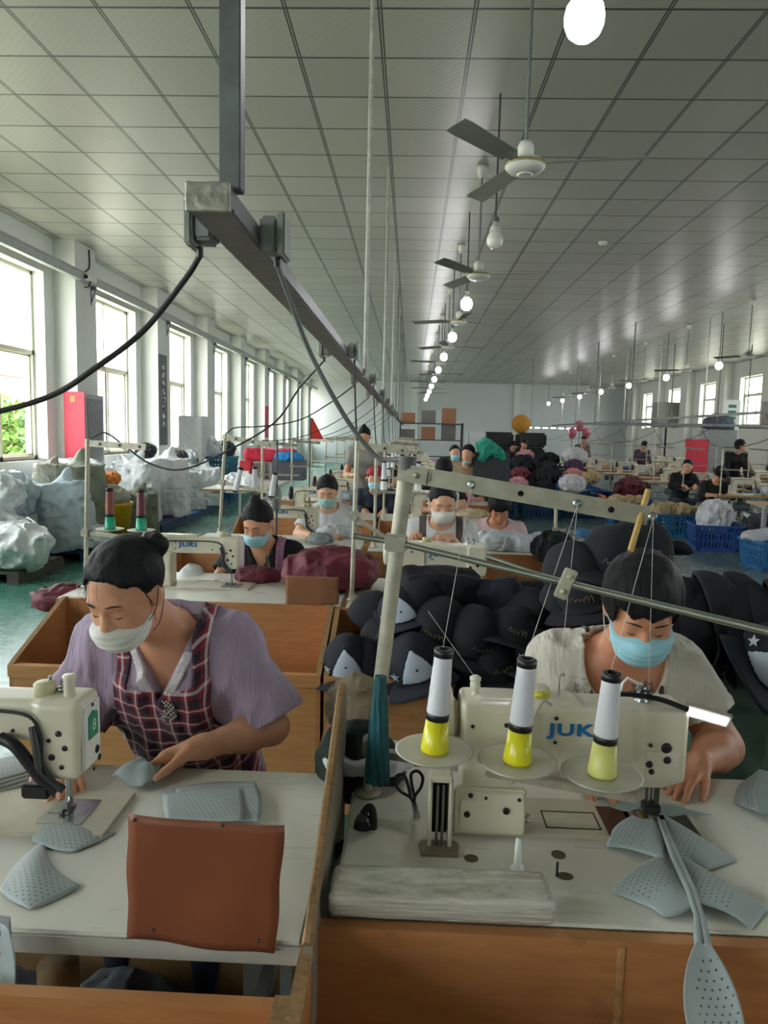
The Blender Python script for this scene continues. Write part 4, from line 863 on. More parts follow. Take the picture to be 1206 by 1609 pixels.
def head_prims(B, c, R, s=1, detail=True):
    c = np.array(c, float)
    def w(p): return tuple(c+R@(np.array(p)*s))
    for h in HEAD:
        if h[0] == 'e': B.p.append(('e', w(h[1]), tuple(np.array(h[2])*s), R, h[3]*s))
        else: B.p.append(('c', w(h[1]), w(h[2]), h[3]*s, h[4]*s, h[5]*s))
    if detail:
        for sx in (-1, 1):
            B.p.append(('s', w((sx*.031, .094, .003)), (.021*s, .014*s, .011*s), R, .012*s))
            B.p.append(('e', w((sx*.031, .0705, .001)), (.0165*s, .013*s, .0105*s), R, .006*s))
    for sx in (-1, 1):
        ea = R@np.array([[math.cos(.35*sx), math.sin(.35*sx), 0], [-math.sin(.35*sx), math.cos(.35*sx), 0], [0, 0, 1]]).T
        B.p.append(('e', w((sx*.078, -.006, -.008)), (.008*s, .019*s, .032*s), ea, .008*s)); 
        if detail: B.p.append(('s', w((sx*.085, .000, -.004)), (.006*s, .010*s, .018*s), ea, .005*s))
_call = Body.__call__
def body_eval(s, P, grow=0, far=.2):
    B2 = Body(); D = None; cur = []; B = Body(); D = np.full(P.shape[:-1], far, np.float32); lo = P[0, 0, 0]; n = np.array(P.shape[:3]); h = (P[-1, -1, -1]-lo)/np.maximum(n-1, 1)
    for q in s.p:
        if q[0] == 'c': a, b, R = np.array(q[1], float), np.array(q[2], float), max(q[3], q[4])+q[5]+grow+.03
        else: a = b = np.array(q[1], float); R = max(q[2])+q[4]+(grow if q[0] != 's' else 0)+.03
        mn, mx = np.minimum(a, b)-R, np.maximum(a, b)+R
        i0 = np.clip(np.floor((mn-lo)/h), 0, n).astype(int); i1 = np.clip(np.ceil((mx-lo)/h)+1, 0, n).astype(int)
        if (i1 <= i0).any(): continue
        sl = tuple(slice(i0[i], i1[i]) for i in range(3)); p = P[sl]
        if q[0] == 'c': D[sl] = smin(D[sl], sd_cap(p, q[1], q[2], q[3], q[4]), q[5])
        elif q[0] == 'e': D[sl] = smin(D[sl], sd_ell(p, q[1], q[2], q[3]), q[4])
        else: D[sl] = smax(D[sl], -sd_ell(p, q[1], q[2], q[3]), q[4])
    return D-grow
Body.__call__ = body_eval
def hand(B, wrist, f, n, side, curl=(.5, .55, .6, .65), thumb=(.9, .3), s=1, spread=.06, coarse=False):
    """f wrist->knuckles, n palm normal, side +1/-1 = thumb on the f x n side or the other; curl radians at each joint"""
    w = np.array(wrist, float); f = unit(f); n = unit(np.array(n, float)-f*(np.dot(n, f))); t = np.cross(f, n)*side
    kn = w+f*.085*s
    B.cap(tuple(w), tuple(w+f*.03*s+t*.012*s), .023*s, .021*s, .02); B.cap(tuple(w), tuple(w+f*.03*s-t*.016*s), .022*s, .018*s, .02)
    for k, o in enumerate((.028, .010, -.009, -.026)):
        B.cap(tuple(w+f*.028*s+t*o*.6*s), tuple(w+f*(.083-.004*abs(k-1))*s+t*o*s), .0155*s, .0125*s, .014)
    L = ((.040, .024, .019), (.044, .028, .020), (.041, .026, .020), (.032, .020, .017))
    for k, o in enumerate((.029, .010, -.009, -.027)):
        p = w+f*(.085-.004*abs(k-1))*s+t*o*s; a = curl[k]*.8; d0 = unit(f+t*spread*(1.5-k))
        for j, l in enumerate(L[k]):
            d = d0*math.cos(a)+n*math.sin(a); q = p+d*l*s; r = (.0098, .0088, .0078, .0068)
            B.cap(tuple(p), tuple(q), r[j]*s, r[j+1]*s, .004 if not coarse else .006); p = q; a += curl[k]
    p = w+f*.022*s+t*.024*s; a, c = thumb; d = unit(f*math.cos(a)+t*math.sin(a)+n*.35)
    q = p+d*.042*s; B.cap(tuple(w+f*.015*s+t*.015*s), tuple(p), .017*s, .0155*s, .015); B.cap(tuple(p), tuple(q), .0145*s, .0115*s, .008)
    d = unit(d*math.cos(c)+(f*.7-t*.5+n*.3)*math.sin(c)); q2 = q+d*.030*s; B.cap(tuple(q), tuple(q2), .0112*s, .0098*s, .004)
    d = unit(d*math.cos(c*.7)+(f*.7-t*.6+n*.2)*math.sin(c*.7)); B.cap(tuple(q2), tuple(q2+d*.024*s), .0098*s, .0075*s, .004)
def person(label, J, skin, shirt, h=.012, hair=None, mask=None, apron=None, pants=None, sleeve=.75, neck='round', hands=True, group=None, extra=None, detail=None, cat='person', fine=False, seated=True):
    """J: world joints. head, face (direction), neck, chest, waist, pelvis, sh/el/wr (pairs), hf/hn (hand direction and palm normal)"""
    o = np.array(J['pelvis'], float); o[2] = 0; detail = (h < .009) if detail is None else detail
    r = thing('person', label, cat, tuple(o), group=group); R = basis(J['face'], J.get('hup', (0, 0, 1))); g = J.get('girth', 1.0); s = J.get('hs', 1.0)
    K = {k: np.array(v, float) for k, v in J.items() if k in ('head', 'neck', 'chest', 'waist', 'pelvis')}
    hd, nk, ch, wa, pe = [K[k] for k in ('head', 'neck', 'chest', 'waist', 'pelvis')]
    sh, el, wr = [[np.array(v, float) for v in J[k]] for k in ('sh', 'el', 'wr')]
    xd = unit(sh[1]-sh[0]); up = unit(nk-wa); fr = unit(np.cross(up, xd)); fr = fr if fr[1]*np.sign(J.get('fy', -1)) > 0 or J.get('anyf') else -fr
    TR = np.stack([xd, fr, up], 1)
    def torso():
        B = Body(); B.ell(tuple(pe), (.165*g, .125*g, .12), TR, .08).ell(tuple(wa), (.135*g, .105*g, .12), TR, .08).ell(tuple(ch), (.150*g, .108*g, .14), TR, .08)
        mid = (sh[0]+sh[1])/2; B.cap(tuple(sh[0]), tuple(sh[1]), .05, .05, .06).ell(tuple(mid*.6+nk*.4), (.11*g, .07, .06), TR, .05)
        for i in (0, 1):
            q = ch+fr*.085*g+xd*(.062 if i else -.062)-up*.01; B.ell(tuple(q), (.052, .045, .055), TR, .04)
        return B
    B = torso(); B.cap(tuple(nk-up*.02), tuple(hd+R@np.array((0, -.03, -.06))), .058, .048, .04).cap(tuple(nk), tuple(hd+R@np.array((0, .01, -.06))), .045, .04, .03)
    head_prims(B, hd, R, s, detail)
    for i in (0, 1):
        ua, fa = J.get('ua', .043)*1.0, J.get('fa', .040)
        B.cap(tuple(sh[i]), tuple(el[i]), ua+.006, ua, .03); m = el[i]*.62+wr[i]*.38; B.cap(tuple(el[i]), tuple(m), ua-.002, fa, .02).cap(tuple(m), tuple(wr[i]), fa, .025, .02)
        if hands: hand(B, wr[i], J['hf'][i], J['hn'][i], (1 if i else -1)*J.get('hsd', (1, 1))[i], J.get('curl', ((.5,)*4, (.5,)*4))[i], J.get('thumb', ((.9, .3),)*2)[i], J.get('hsc', .95), coarse=h > .006)
    pts = np.array([hd+.16, hd-.16, pe-.02, *[e+.11 for e in el], *[e-.11 for e in el], *[w+.2 for w in wr], *[w-.2 for w in wr], *[x+.12 for x in sh], *[x-.12 for x in sh]])
    lo = pts.min(0)-.02; hi = pts.max(0)+.02; lo[2] = min(lo[2], pe[2]-.14)
    L0 = lo-o; 
    def shift(ob): ob.data.transform(Matrix.Translation(-Vector(o))); return ob
    body = shift(sdf(lambda P: B(P), lo, hi, h, 'body', skin, r, relax=1))
    if fine:                                          # blush of the nose / nails kept in skin; brows and lash lines
        pass
    if detail:
        for sx in (-1, 1):
            w = lambda p: tuple(hd+R@(np.array(p)*s)-o)
            MB().tube([w((sx*.014, .0925, .026)), w((sx*.03, .0905, .031)), w((sx*.047, .078, .025))], [.0016, .0024, .001], n=6).build('eyebrow', browm, r)
            MB().tube([w((sx*.017, .0825, -.0065)), w((sx*.031, .0850, -.0095)), w((sx*.045, .0745, -.0055))], [.0009, .0014, .0009], n=5).build('eyelash', browm, r)
    # ---- shirt
    S = torso(); gr = J.get('shirt_grow', .014); sl_r = J.get('sl_r', .058)
    for i in (0, 1):
        e = sh[i]+(el[i]-sh[i])*min(sleeve, 1); S.cap(tuple(sh[i]-xd*(0 if i else -0)), tuple(e), J.get('sh_r', .055)-gr, sl_r-gr+J.get('flare', .012), .05)
        if sleeve > 1: e2 = el[i]+(wr[i]-el[i])*(sleeve-1); S.cap(tuple(el[i]), tuple(e2), sl_r-gr, .045-gr*.4, .03)
    hem = J.get('hem', -.16); fold = J.get('fold', .005)
    def shirtf(P, gw=0):
        D = S(P, gr+gw)
        if fold: D = D-fold*(ridge(P*np.array([1, 1, .55]), 14, 3)-.2)-fold*.4*vn(P*np.array([1.6, 1.6, .5]), 40, 5)
        q = P-nk; tx = q@xd; ty = q@fr; tz = q@up
        if neck == 'v': cut = np.maximum(np.abs(tx)*1.35-(tz+.125)*.75, -(ty+.02)); cut = np.minimum(cut, np.sqrt(tx**2+(ty-.01)**2)-.068+np.maximum(-tz-.01, 0)*4)
        elif neck == 'scoop': cut = np.maximum(np.sqrt((tx/1.0)**2+((tz-.0)/1.15)**2)-.105, -(ty+.03)); cut = np.minimum(cut, np.sqrt(tx**2+ty**2)-.085+np.maximum(-tz-.01, 0)*3)
        else: cut = np.sqrt(tx**2+(ty-.015)**2+(np.maximum(-tz, 0)*1.8)**2)-.078
        D = np.maximum(D, -cut)
        D = np.maximum(D, -((P-pe)@up-hem))
        for i in (0, 1):
            if sleeve <= 1:
                d = unit(el[i]-sh[i]); e = sh[i]+(el[i]-sh[i])*sleeve; near = np.linalg.norm(P-e, axis=-1)
                D = np.maximum(D, np.where(near < .13, (P-e)@d, -1)); D = np.maximum(D, -sd_cap(P, e-d*.012, e+d*.05, sl_r+J.get('flare', .012)-.022, sl_r+J.get('flare', .012)-.012))
        return D
    hs_ = max(h, .0055) if h < .009 else h
    slo, shi = pts.min(0)-.05, pts.max(0)+.05; shi[2] = nk[2]+.08; slo[2] = pe[2]-.17
    shift(sdf(shirtf, slo, shi, hs_, 'shirt', shirt, r, relax=1))
    if J.get('lace'):
        def lacef(P):
            q = P-nk; tx = np.abs(q@xd); ty = q@fr; tz = q@up; ln = np.abs(tx*1.35-(tz+.125)*.75-.022)/1.5-.0125
            return np.maximum(np.maximum(shirtf(P, .0035), ln), np.maximum(-(ty-.0), tz+.015))
        shift(sdf(lacef, slo, shi, .004, 'lace_trim', J['lace'], r, relax=1))
    # ---- apron / dungaree bib
    if apron:
        am, bt, bw, sx0, sw = apron
        def apf(P):
            q = P-nk; tx = q@xd; ty = q@fr; tz = q@up
            bib = np.maximum(np.abs(tx)-(bw+np.clip(bt-tz-.10, 0, 1)*1.2), np.maximum(tz-bt-.02*np.abs(tx)/bw, -(ty+.02)))
            st = np.maximum(np.abs(np.abs(tx)-sx0-.0)-sw, -(tz-bt+.02)); D = shirtf(P, .007 if h < .009 else .012)
            return np.maximum(D, np.minimum(bib, st))
        shift(sdf(apf, slo, shi, min(hs_, .0055) if h < .009 else h*.8, 'apron', am, r, relax=1))
    # ---- trousers, legs and shoes
    pm = pants or M('trousers_navy', '#232a3a', .8, var=.1, bump=.2, bs=60); T = Body(); pl = pe.copy()
    for sx in (-1, 1):
        hip = pe+xd*sx*.085-up*.02
        if seated:
            kn = hip+fr*np.array([1, 1, 0])*.38+xd*sx*.03; kn[2] = .50; an = kn+fr*np.array([1, 1, 0])*.0; an[2] = .09; an = an-fr*np.array([1, 1, 0])*.04
        else:
            kn = hip.copy(); kn[2] = .48; an = hip.copy(); an[2] = .09
        T.cap(tuple(hip), tuple(kn), .085, .062, .05).cap(tuple(kn), tuple(an), .058, .042, .03)
        sf = unit(fr*np.array([1, 1, 0])); sm = MB(); a = an-o
        sdf(lambda P, a=a, sf=sf: smin(sd_cap(P, (a[0], a[1], .045), tuple(np.array([a[0], a[1], .035])+sf*.15), .045, .033), sd_cap(P, (a[0], a[1], .05), (a[0], a[1], .09), .042, .04), .02),
            np.array([a[0]-.22, a[1]-.22, -.01]), np.array([a[0]+.22, a[1]+.22, .15]), .012, 'shoe', M('dark_shoe', '#26262a', .6), r)
    T.ell(tuple(pe), (.16*g, .13*g, .13), TR, .06)
    tp = np.array([pe+.2, pe-.2, np.array([kn[0], kn[1], 0])+.14, np.array([kn[0], kn[1], 0])-.14, pe-xd*.35+fr*.5, pe+xd*.35+fr*.5]); tl, th_ = tp.min(0), tp.max(0); tl[2] = .04; th_[2] = pe[2]+.12
    shift(sdf(lambda P: np.maximum(np.maximum(T(P), -((P[..., 2])-.07)), (P[..., 2])-pe[2]-.10), tl, th_, .014, 'trousers', pm, r))
    # ---- hair
    if hair:
        st, hm = hair; HR = {'pull': ((0, -.016, .036), (.0835, .103, .094)), 'short': ((0, -.014, .038), (.094, .110, .102)), 'cap': ((0, -.014, .038), (.088, .104, .098))}
        c0, rr = HR.get(st, HR['pull']); cut_z = J.get('cut', .052)
        def hairf(P):
            q = ((P-hd)@R)/s; D = sd_ell(q, c0, rr); x, y, z = q[..., 0], q[..., 1], q[..., 2]
            if st == 'short':
                D = smin(D, sd_ell(q, (0, -.05, -.02), (.078, .06, .07)), .04)
                fringe = J.get('fringe', .033)+.006*np.sin(x*130); side = np.where(np.abs(x) > .068, -.02, fringe)
                cut = np.maximum(-(y-.035), z-side)                       # bares the face in front of the ears
                cut2 = -(np.minimum(1, 1)*(z+.055))*1.0                    # nape
                D = np.maximum(D, -cut); D = np.maximum(D, -z-.075)
                ear = sd_ell(q, (0, .0, -.02), (.12, .022, .036)); D = smax(D, -ear, .008)
            else:
                top = .072-8.5*x*x+(.010 if st == 'pull' else 0)
                cut = np.maximum(-(y-.018-.35*np.clip(z-.01, 0, 1)), z-top); D = smax(D, -cut, .008)
                ear = sd_ell(q, (0, -.004, -.012), (.12, .026, .04)); D = smax(D, -ear, .008); D = np.maximum(D, -(z+.06)+np.clip(-y, 0, 1)*.2)
            if st in ('bun', 'pull'):
                bc = J.get('bun', (0, -.105, .075)); D = smin(D, sd_ell(q, bc, (.031, .029, .030)), .005)
            if st == 'tail': D = smin(D, sd_cap(q, (0, -.10, .04), (.0, -.135, -.12), .03, .018), .02)
            if st == 'long': D = smin(D, sd_cap(q, (0, -.06, .0), (.0, -.05, -.19), .075, .06), .03)
            return (D-.0025*ridge(np.stack([x*1.0, y*.25, z*.35], -1), 90, 2)*(h < .009))*s
        hl, hh = hd-.25, hd+.2
        shift(sdf(hairf, hl, hh, max(.0045, h*.75), 'hair', hm, r))
    # ---- mask with two ear loops
    if mask:
        mm, z1, z0 = mask; HB = Body(); head_prims(HB, (0, 0, 0), np.eye(3), 1, False); HB.p = [q for q in HB.p if abs(q[1][0]) < .07]
        HB.ell((0, .066, -.055), (.052, .040, .046), None, .03)
        def maskf(P):
            q = ((P-hd)@R)/s; sh_ = q.shape; 
            D = maskf.h(q); x, y, z = q[..., 0], q[..., 1], q[..., 2]
            reg = np.maximum(np.maximum(z-(z1-1.1*np.abs(x)**1.5), (z0+.9*np.abs(x)**1.3)-z), np.maximum(np.abs(x)-.074, -(y-.012)))
            return np.maximum(D-.0012*np.sin(z*300), reg)*s
        def hq(q):
            D = None
            for p in HB.p:
                d = sd_cap(q, p[1], p[2], p[3], p[4]) if p[0] == 'c' else sd_ell(q, p[1], p[2], None); D = d if D is None else smin(D, d, max(p[-1], .02))
            return D-.0065
        maskf.h = hq
        mo = sdf(maskf, hd-.15, hd+.15, max(.0035, h*.7), 'face_mask', mm, r); shift(mo)
        for sx in (-1, 1):
            w = lambda p: tuple(hd+R@(np.array(p)*s)-o)
            if detail:
                MB().tube(curve_pts([w((sx*.068, .035, z1-.022)), w((sx*.080, .012, z1+.0)), w((sx*.088, -.012, .018)), w((sx*.086, -.026, -.004)), w((sx*.083, -.016, -.034)), w((sx*.076, .012, z0+.045)), w((sx*.064, .03, z0+.03))], 5), .0011, n=5).build('ear_loop', J.get('loop', stringm), r)
    if extra: extra(r, o, hd, R, nk, xd, fr, up, shirtf, slo, shi, shift)
    return r
stoolw = wood_mat('stool_wood', '#8a5a38', '#a87248')
stool0 = None
def stool(x, y, label, z=.44):
    r = thing('stool', label, 'stool', (x, y, 0)); MB().box((-.17, -.13, z-.03), (.17, .13, z), bev=.006).build('seat', stoolw, r)
    for a in (-1, 1):
        for b in (-1, 1): MB().box((a*.15-.018, b*.11-.018, 0), (a*.15+.018, b*.11+.018, z-.03)).build('leg', stoolw, r)
    MB().box((-.14, -.01, .12), (.14, .01, .15)).build('stretcher', stoolw, r); return r
# ------------------------------------------------------------------ the woman in the plaid apron
def plaid():
    t = NT('plaid_cotton'); v = t.co(); ds = t.n('ShaderNodeVectorMath', operation='ADD'); nz = t.n('ShaderNodeTexNoise'); nz.inputs['Scale'].default_value = 9; t.l(v, nz.inputs['Vector'])
    sc = t.n('ShaderNodeVectorMath', operation='SCALE'); sc.inputs[3].default_value = .018; t.l(nz.outputs['Color'], sc.inputs[0]); t.l(v, ds.inputs[0]); t.l(sc.outputs[0], ds.inputs[1])
    s = t.n('ShaderNodeSeparateXYZ'); t.l(ds.outputs[0], s.inputs[0])
    stops = [(0, srgb('#2a1a2c')), (.22, srgb('#2a1a2c')), (.24, srgb('#8e2338')), (.44, srgb('#a12c42')), (.46, srgb('#e8dde0')), (.57, srgb('#e8dde0')), (.59, srgb('#8e2338')), (.72, srgb('#7b2036')), (.74, srgb('#2c1b2e')), (.86, srgb('#55506a')), (.9, srgb('#2c1b2e'))]
    def band(o, k):
        r = t.ramp(t.math('FRACT', t.math('MULTIPLY', o, k)), stops); r.node.color_ramp.interpolation = 'CONSTANT'; return r
    zz = t.math('ADD', s.outputs[2], t.math('MULTIPLY', s.outputs[1], -.8)); a = band(s.outputs[0], 23); b = band(zz, 20)
    t.base(t.mix(.5, a, b)); t.setp(Roughness=.8, Sheen_Weight=.15); t.bump(t.noise(400, None, 2), .2, .0006); return t.m
def pleat(name, c):
    t = NT(name); n = t.noise(1, t.mapped((230, 60, 12)), 3, .6); c1 = srgb(c); t.base(t.ramp(t.noise(6, None, 4), [(.3, tuple(v*.88 for v in c1)), (.7, c1)])); t.setp(Roughness=.8, Sheen_Weight=.2); t.bump(n, .9, .005); return t.m
lilac = pleat('lilac_crepe', '#ab97b0')
t = NT('white_lace'); vo = t.n('ShaderNodeTexVoronoi', feature='DISTANCE_TO_EDGE'); vo.inputs['Scale'].default_value = 210; t.l(t.co(), vo.inputs['Vector']); t.base(t.ramp(vo.outputs['Distance'], [(.1, srgb('#d6d0d4')), (.35, srgb('#8d7d94'))])); lace = t.m
def w1_extra(r, o, hd, R, nk, xd, fr, up, shirtf, slo, shi, shift):
    # the houndstooth letter sewn on the bib
    t = NT('houndstooth'); ck = t.n('ShaderNodeTexChecker'); ck.inputs['Scale'].default_value = 190; ck.inputs[1].default_value = (*srgb('#d8d6d2'), 1); ck.inputs[2].default_value = (*srgb('#252228'), 1); t.l(t.co(), ck.inputs['Vector']); t.b.inputs['Roughness'].default_value = .8; t.l(ck.outputs[0], t.b.inputs['Base Color'])
    ap = next(c for c in r.children if c.name.startswith('apron'))
    base = nk+xd*.020-up*.150; mt = frame(Vector(base-o), Vector(xd), Vector(fr)); 
    tx = text('B', .072, 'sewn_letter', t.m, ap, Matrix.Identity(4), .0025, .004, 1.0)
    dg = bpy.context.evaluated_depsgraph_get(); dg.update(); from mathutils.bvhtree import BVHTree
    bv = BVHTree.FromPolygons([v.co[:] for v in ap.data.vertices], [tuple(p.vertices) for p in ap.data.polygons])
    for v in tx.data.vertices:
        p = Vector(base-o)+Vector(xd)*v.co.x+Vector(up)*v.co.y+Vector(fr)*.3; hit = bv.ray_cast(p, -Vector(fr))
        v.co = (hit[0] if hit[0] else Vector(base-o))+Vector(fr)*(v.co.z+.002)
    w = lambda p: tuple(hd+R@np.array(p)-o); m = MB(); rs = random.Random(5)
    for k in range(5):                                                  # wispy fringe
        x = rs.uniform(.0, .045); m.tube(curve_pts([w((x, .076, .082)), w((x+rs.uniform(-.008, .008), .094, .058)), w((x+rs.uniform(-.018, .018), .096, .03+rs.uniform(-.012, .02)))], 5), .0004, n=4)
    hs = next(c for c in r.children if c.name.startswith('hair')); m.build('hair_wisp', hairm, hs)
    for sx, k in ((1, 3), (-1, 3)):
        m = MB()
        for j in range(k): m.tube(curve_pts([w((sx*.074, .03, .04)), w((sx*(.084+.003*j), .03, .0)), w((sx*(.08+.004*j), .036, -.03-.01*j))], 5), .0005, n=4)
        m.build('hair_wisp', hairm, hs)
def fdir(az, pitch):
    """face direction: az degrees from -y towards +x, pitch down"""
    a, p = math.radians(az), math.radians(pitch); return (math.sin(a)*math.cos(p), -math.cos(a)*math.cos(p), -math.sin(p))
J1 = dict(head=(-.662, 1.64, 1.195), face=fdir(-13, 27), neck=(-.615, 1.80, 1.065), chest=(-.615, 1.87, .93), waist=(-.605, 1.92, .77), pelvis=(-.60, 2.03, .58),
          sh=((-.800, 1.85, 1.015), (-.465, 1.845, 1.02)), el=((-.885, 1.80, .80), (-.345, 1.80, .808)), wr=((-.80, 1.58, .815), (-.478, 1.635, .823)),
          hf=((.5, -.8, -.15), (-.93, -.30, -.16)), hn=((0, -.1, -1), (-.05, -.35, -1)), curl=((.3,)*4, (.42, .62, .75, .8)), thumb=((.7, .2), (.62, .25)), hsd=(1, 1), hsc=1.08,
          ua=.045, fa=.044, sl_r=.074, flare=.022, sh_r=.064, shirt_grow=.02, fold=.011, lace=lace, bun=(-.045, -.098, .07), girth=1.05, loopx=0, loop=M('loop_dark', '#2b2b30', .6, var=0))
pw = person('woman in a lilac blouse and red plaid apron, white mask under her nose', J1, skinA, lilac, .0045, ('pull', hairm), (maskw, -.030, -.118), (plaid(), -.108, .125, .10, .018), sleeve=.93, neck='v', extra=w1_extra)
stool(-.6, 2.06, 'wooden stool under the plaid apron woman')
sheet('cut_piece', 'small grey perforated piece held by the plaid apron woman', 'fabric piece', [at(176, 1222, z=.785), at(225, 1240, z=.777), at(252, 1222, z=.79), at(222, 1190, z=.83)], greyc, (.05, .05, .03, .05), .015, ripple=.01)
sheet('cut_piece', 'folded grey piece in the fingers of the plaid apron woman', 'fabric piece', [at(205, 1230, z=.777), at(240, 1238, z=.776), at(254, 1205, z=.80), at(215, 1195, z=.815)], greyc, (.05, .05, .03, .05), .012, ripple=.012, seed=3)
# ------------------------------------------------------------------ the woman at the double needle machine
creamsh = pleat('cream_crepe', '#cdc6b8')
def n_extra(r, o, hd, R, nk, xd, fr, up, shirtf, slo, shi, shift):
    for sx in (-1, 1):                                                    # thin black apron straps
        def stf(P, sx=sx):
            q = P-nk; tx = q@xd; tz = q@up; return np.maximum(shirtf(P, .0045), np.abs(tx-sx*(.088-.12*np.clip(-tz-.02, 0, .3)*.35))-.0065)
        shift(sdf(stf, slo, shi, .0045, 'apron_strap', blackpl, r))
    def pf(P):
        q = P-nk; tx = q@xd; tz = q@up; ty = q@fr
        return np.maximum(np.maximum(shirtf(P, .002), np.abs(tx+.112)-.022-.01*vn(P, 50, 3)), np.maximum(np.abs(tz+.10)-.06, -ty))
    t = NT('print_patch'); t.base(t.ramp(t.noise(60, None, 4, .7), [(.42, srgb('#8b8488')), (.55, srgb('#cdc6b8'))])); shift(sdf(pf, slo, shi, .0045, 'faded_print', t.m, r))
J2 = dict(head=(.568, 1.725, 1.176), face=fdir(-7, 31), neck=(.575, 1.875, 1.035), chest=(.59, 1.93, .89), waist=(.60, 1.97, .74), pelvis=(.60, 2.06, .57),
          sh=((.415, 1.92, .975), (.745, 1.915, .965)), el=((.37, 1.83, .79), (.835, 1.835, .785)), wr=((.44, 1.645, .812), (.712, 1.675, .815)),
          hf=((.45, -.85, -.10), (-.72, -.66, -.13)), hn=((0, -.1, -1), (.0, -.1, -1)), curl=((.35, .38, .42, .45), (.35, .40, .45, .5)), thumb=((.6, .2), (.5, .2)), hsd=(1, 1), hsc=.95,
          ua=.052, fa=.050, sl_r=.072, flare=.008, sh_r=.066, shirt_grow=.018, fold=.010, girth=1.12, fringe=.050)
person('woman with short black hair and a blue mask at the double needle machine', J2, skinB, creamsh, .0045, ('short', hairm), (maskb, -.012, -.122), None, sleeve=.62, neck='scoop', extra=n_extra)
stool(.6, 2.09, 'wooden stool under the short haired woman')
# ================================================================== second row of tables
table(-1.66, -.31, 3.285, 3.98, 'white topped sewing table with the maroon bundle and cardboard guard')
table(-.285, 1.0, 3.25, 3.98, 'white topped sewing table behind the bin heaped with navy caps')
bin_box(-1.62, -.337, 2.80, 3.283, .60, .775, .28, 'long plywood bin behind the woman in the plaid apron')
bin_box(-.322, .86, 2.79, 3.245, .60, .775, .28, 'plywood bin heaped with navy caps behind the cream stand pole')
ms = machine('cream single needle machine with blue lettering behind the plaid apron woman'); ms.location = (-1.315, 3.63, .77); ms.rotation_euler = (0, 0, 0)
md = machine('cream double needle machine half hidden behind the heap of navy caps', 'double'); md.location = (-.07, 3.55, .77)
MB().lathe([(.0225, -.002), (.0225, .022)], n=22, origin=(.455*.36, 0, .277)).build('cap_label', M('label_cream', '#c9c48a', .5, var=.2, vs=200), md)
def std_stand(x, y, lab, dx=.33, top=1.5, ztab=.77, lean=.0, **k):
    return thread_stand(lab, (x, y, ztab+.001), (x+lean, y, top), (x+dx, y-.03, top-.03), 1.17, (x+dx*1.05, y-.03, 1.16), **k)
S2L = at(138, 690, Y=3.5); bx = at(134, 900, Y=3.52)
bS = Vector((bx.x, 3.52, .771))
thread_stand('thin thread stand with two green based maroon cones by the window aisle', bS, (S2L.x, 3.5, S2L.z), at(229, 696, Y=3.42), at(140, 838, Y=3.5).z-.77, at(243, 848, Y=3.45), discs=(at(173, 831, Y=3.45), at(222, 833, Y=3.43)))
cone('red brown thread cone on a green holder closest to the thin stand pole', th_brown, M('green_plastic', '#1ba07c', .35), at(173, 831, Y=3.45), h=.125, holder_h=.062)
cone('maroon thread cone on a green holder at the end of the shelf', th_maroon, M('green_plastic', '#1ba07c', .35), at(222, 833, Y=3.43), h=.125, holder_h=.062)
thread_stand('thread stand rising at the corner beside the black thread cone', at(552, 943, z=.771), at(561, 693, Y=3.44), at(640, 702, Y=3.4), .41, at(628, 858, Y=3.4))
cone('black thread cone standing beside the maroon bundle', th_black, None, at(576, 925, z=.771), h=.15, holder_h=0)
thread_stand('thread stand behind the bun haired woman, carrying grey cones', at(345, 838, Y=4.95), at(354, 682, Y=4.9), at(432, 696, Y=4.85), .36, at(432, 775, Y=4.85), discs=(at(369, 773, Y=4.88), at(400, 770, Y=5.0), at(426, 782, Y=4.85)))
cone('slanting white thread cone on the stand behind the bun haired woman', th_white, None, at(369, 773, Y=4.88), h=.16, holder_h=0, tilt=.25)
cone('white thread cone just behind the bun of the woman in black', th_white, None, at(400, 770, Y=5.0), h=.15, holder_h=0)
cone('white thread cone in front of the machine of the woman in a white tee', th_white, None, at(426, 782, Y=4.85), h=.16, holder_h=0, tilt=.15)
guard_board([at(448, 904, Y=3.275), at(532, 907, Y=3.275), at(532, 950, Y=3.285), at(449, 951, Y=3.285)], 'guard_board', 'brown cardboard guard standing on the table edge before the maroon bundle', card)
maroon = M('maroon_cloth', '#6b1d30', .65, var=.2, vs=10, sheen=.1, bump=.25, bs=90, bd=.002)
def bundle(name, label, cat, loc, r, amp, mat, seed, sc=9, h=.009, rz=0, parent=None, flat=True):
    r = np.array(r)
    def f(P):
        D = sd_ell(P, (0, 0, 0), tuple(r))-amp*ridge(P, sc, seed)-amp*.5*ridge(P, sc*2.2, seed+1); return np.maximum(D, -(P[..., 2]+r[2]*.86)) if flat else D
    e = r+amp*2+.02; ob = sdf(f, -e, e, h, name, mat, parent, relax=1); ob.location = Vector(loc); ob.rotation_euler = (0, 0, rz); tag(ob, label, cat); return ob
bundle('fabric_bundle', 'big maroon fabric bundle on the table beside the thread stand corner', 'fabric bundle', (-.395, 3.66, .865), (.235, .17, .105), .022, maroon, 5, 9, .008, .1)
bundle('fabric_bundle', 'crumpled maroon piece under the needle of the woman in black', 'fabric bundle', at(405, 905, z=.80), (.115, .06, .045), .012, maroon, 9, 14, .006)
bundle('fabric_bundle', 'dark red cloth hanging behind the window side end of the long bin', 'fabric bundle', at(100, 940, Y=3.5), (.14, .12, .05), .02, maroon, 12, 10, .008)
bundle('fabric_bundle', 'white plastic wrapped bundle between the machine and the maroon piece', 'fabric bundle', at(300, 905, Y=3.95), (.06, .08, .06), .01, M('white_cloth', '#d2d4d6', .8, var=.05), 12, 14, .007)
MB().box((-.05, -.02, 0), (.05, .02, .006), bev=.002).build('paper_note', white_pl, loc=at(325, 912, z=.771), label='white paper slip on the table in front of the blue lettered machine', cat='paper')
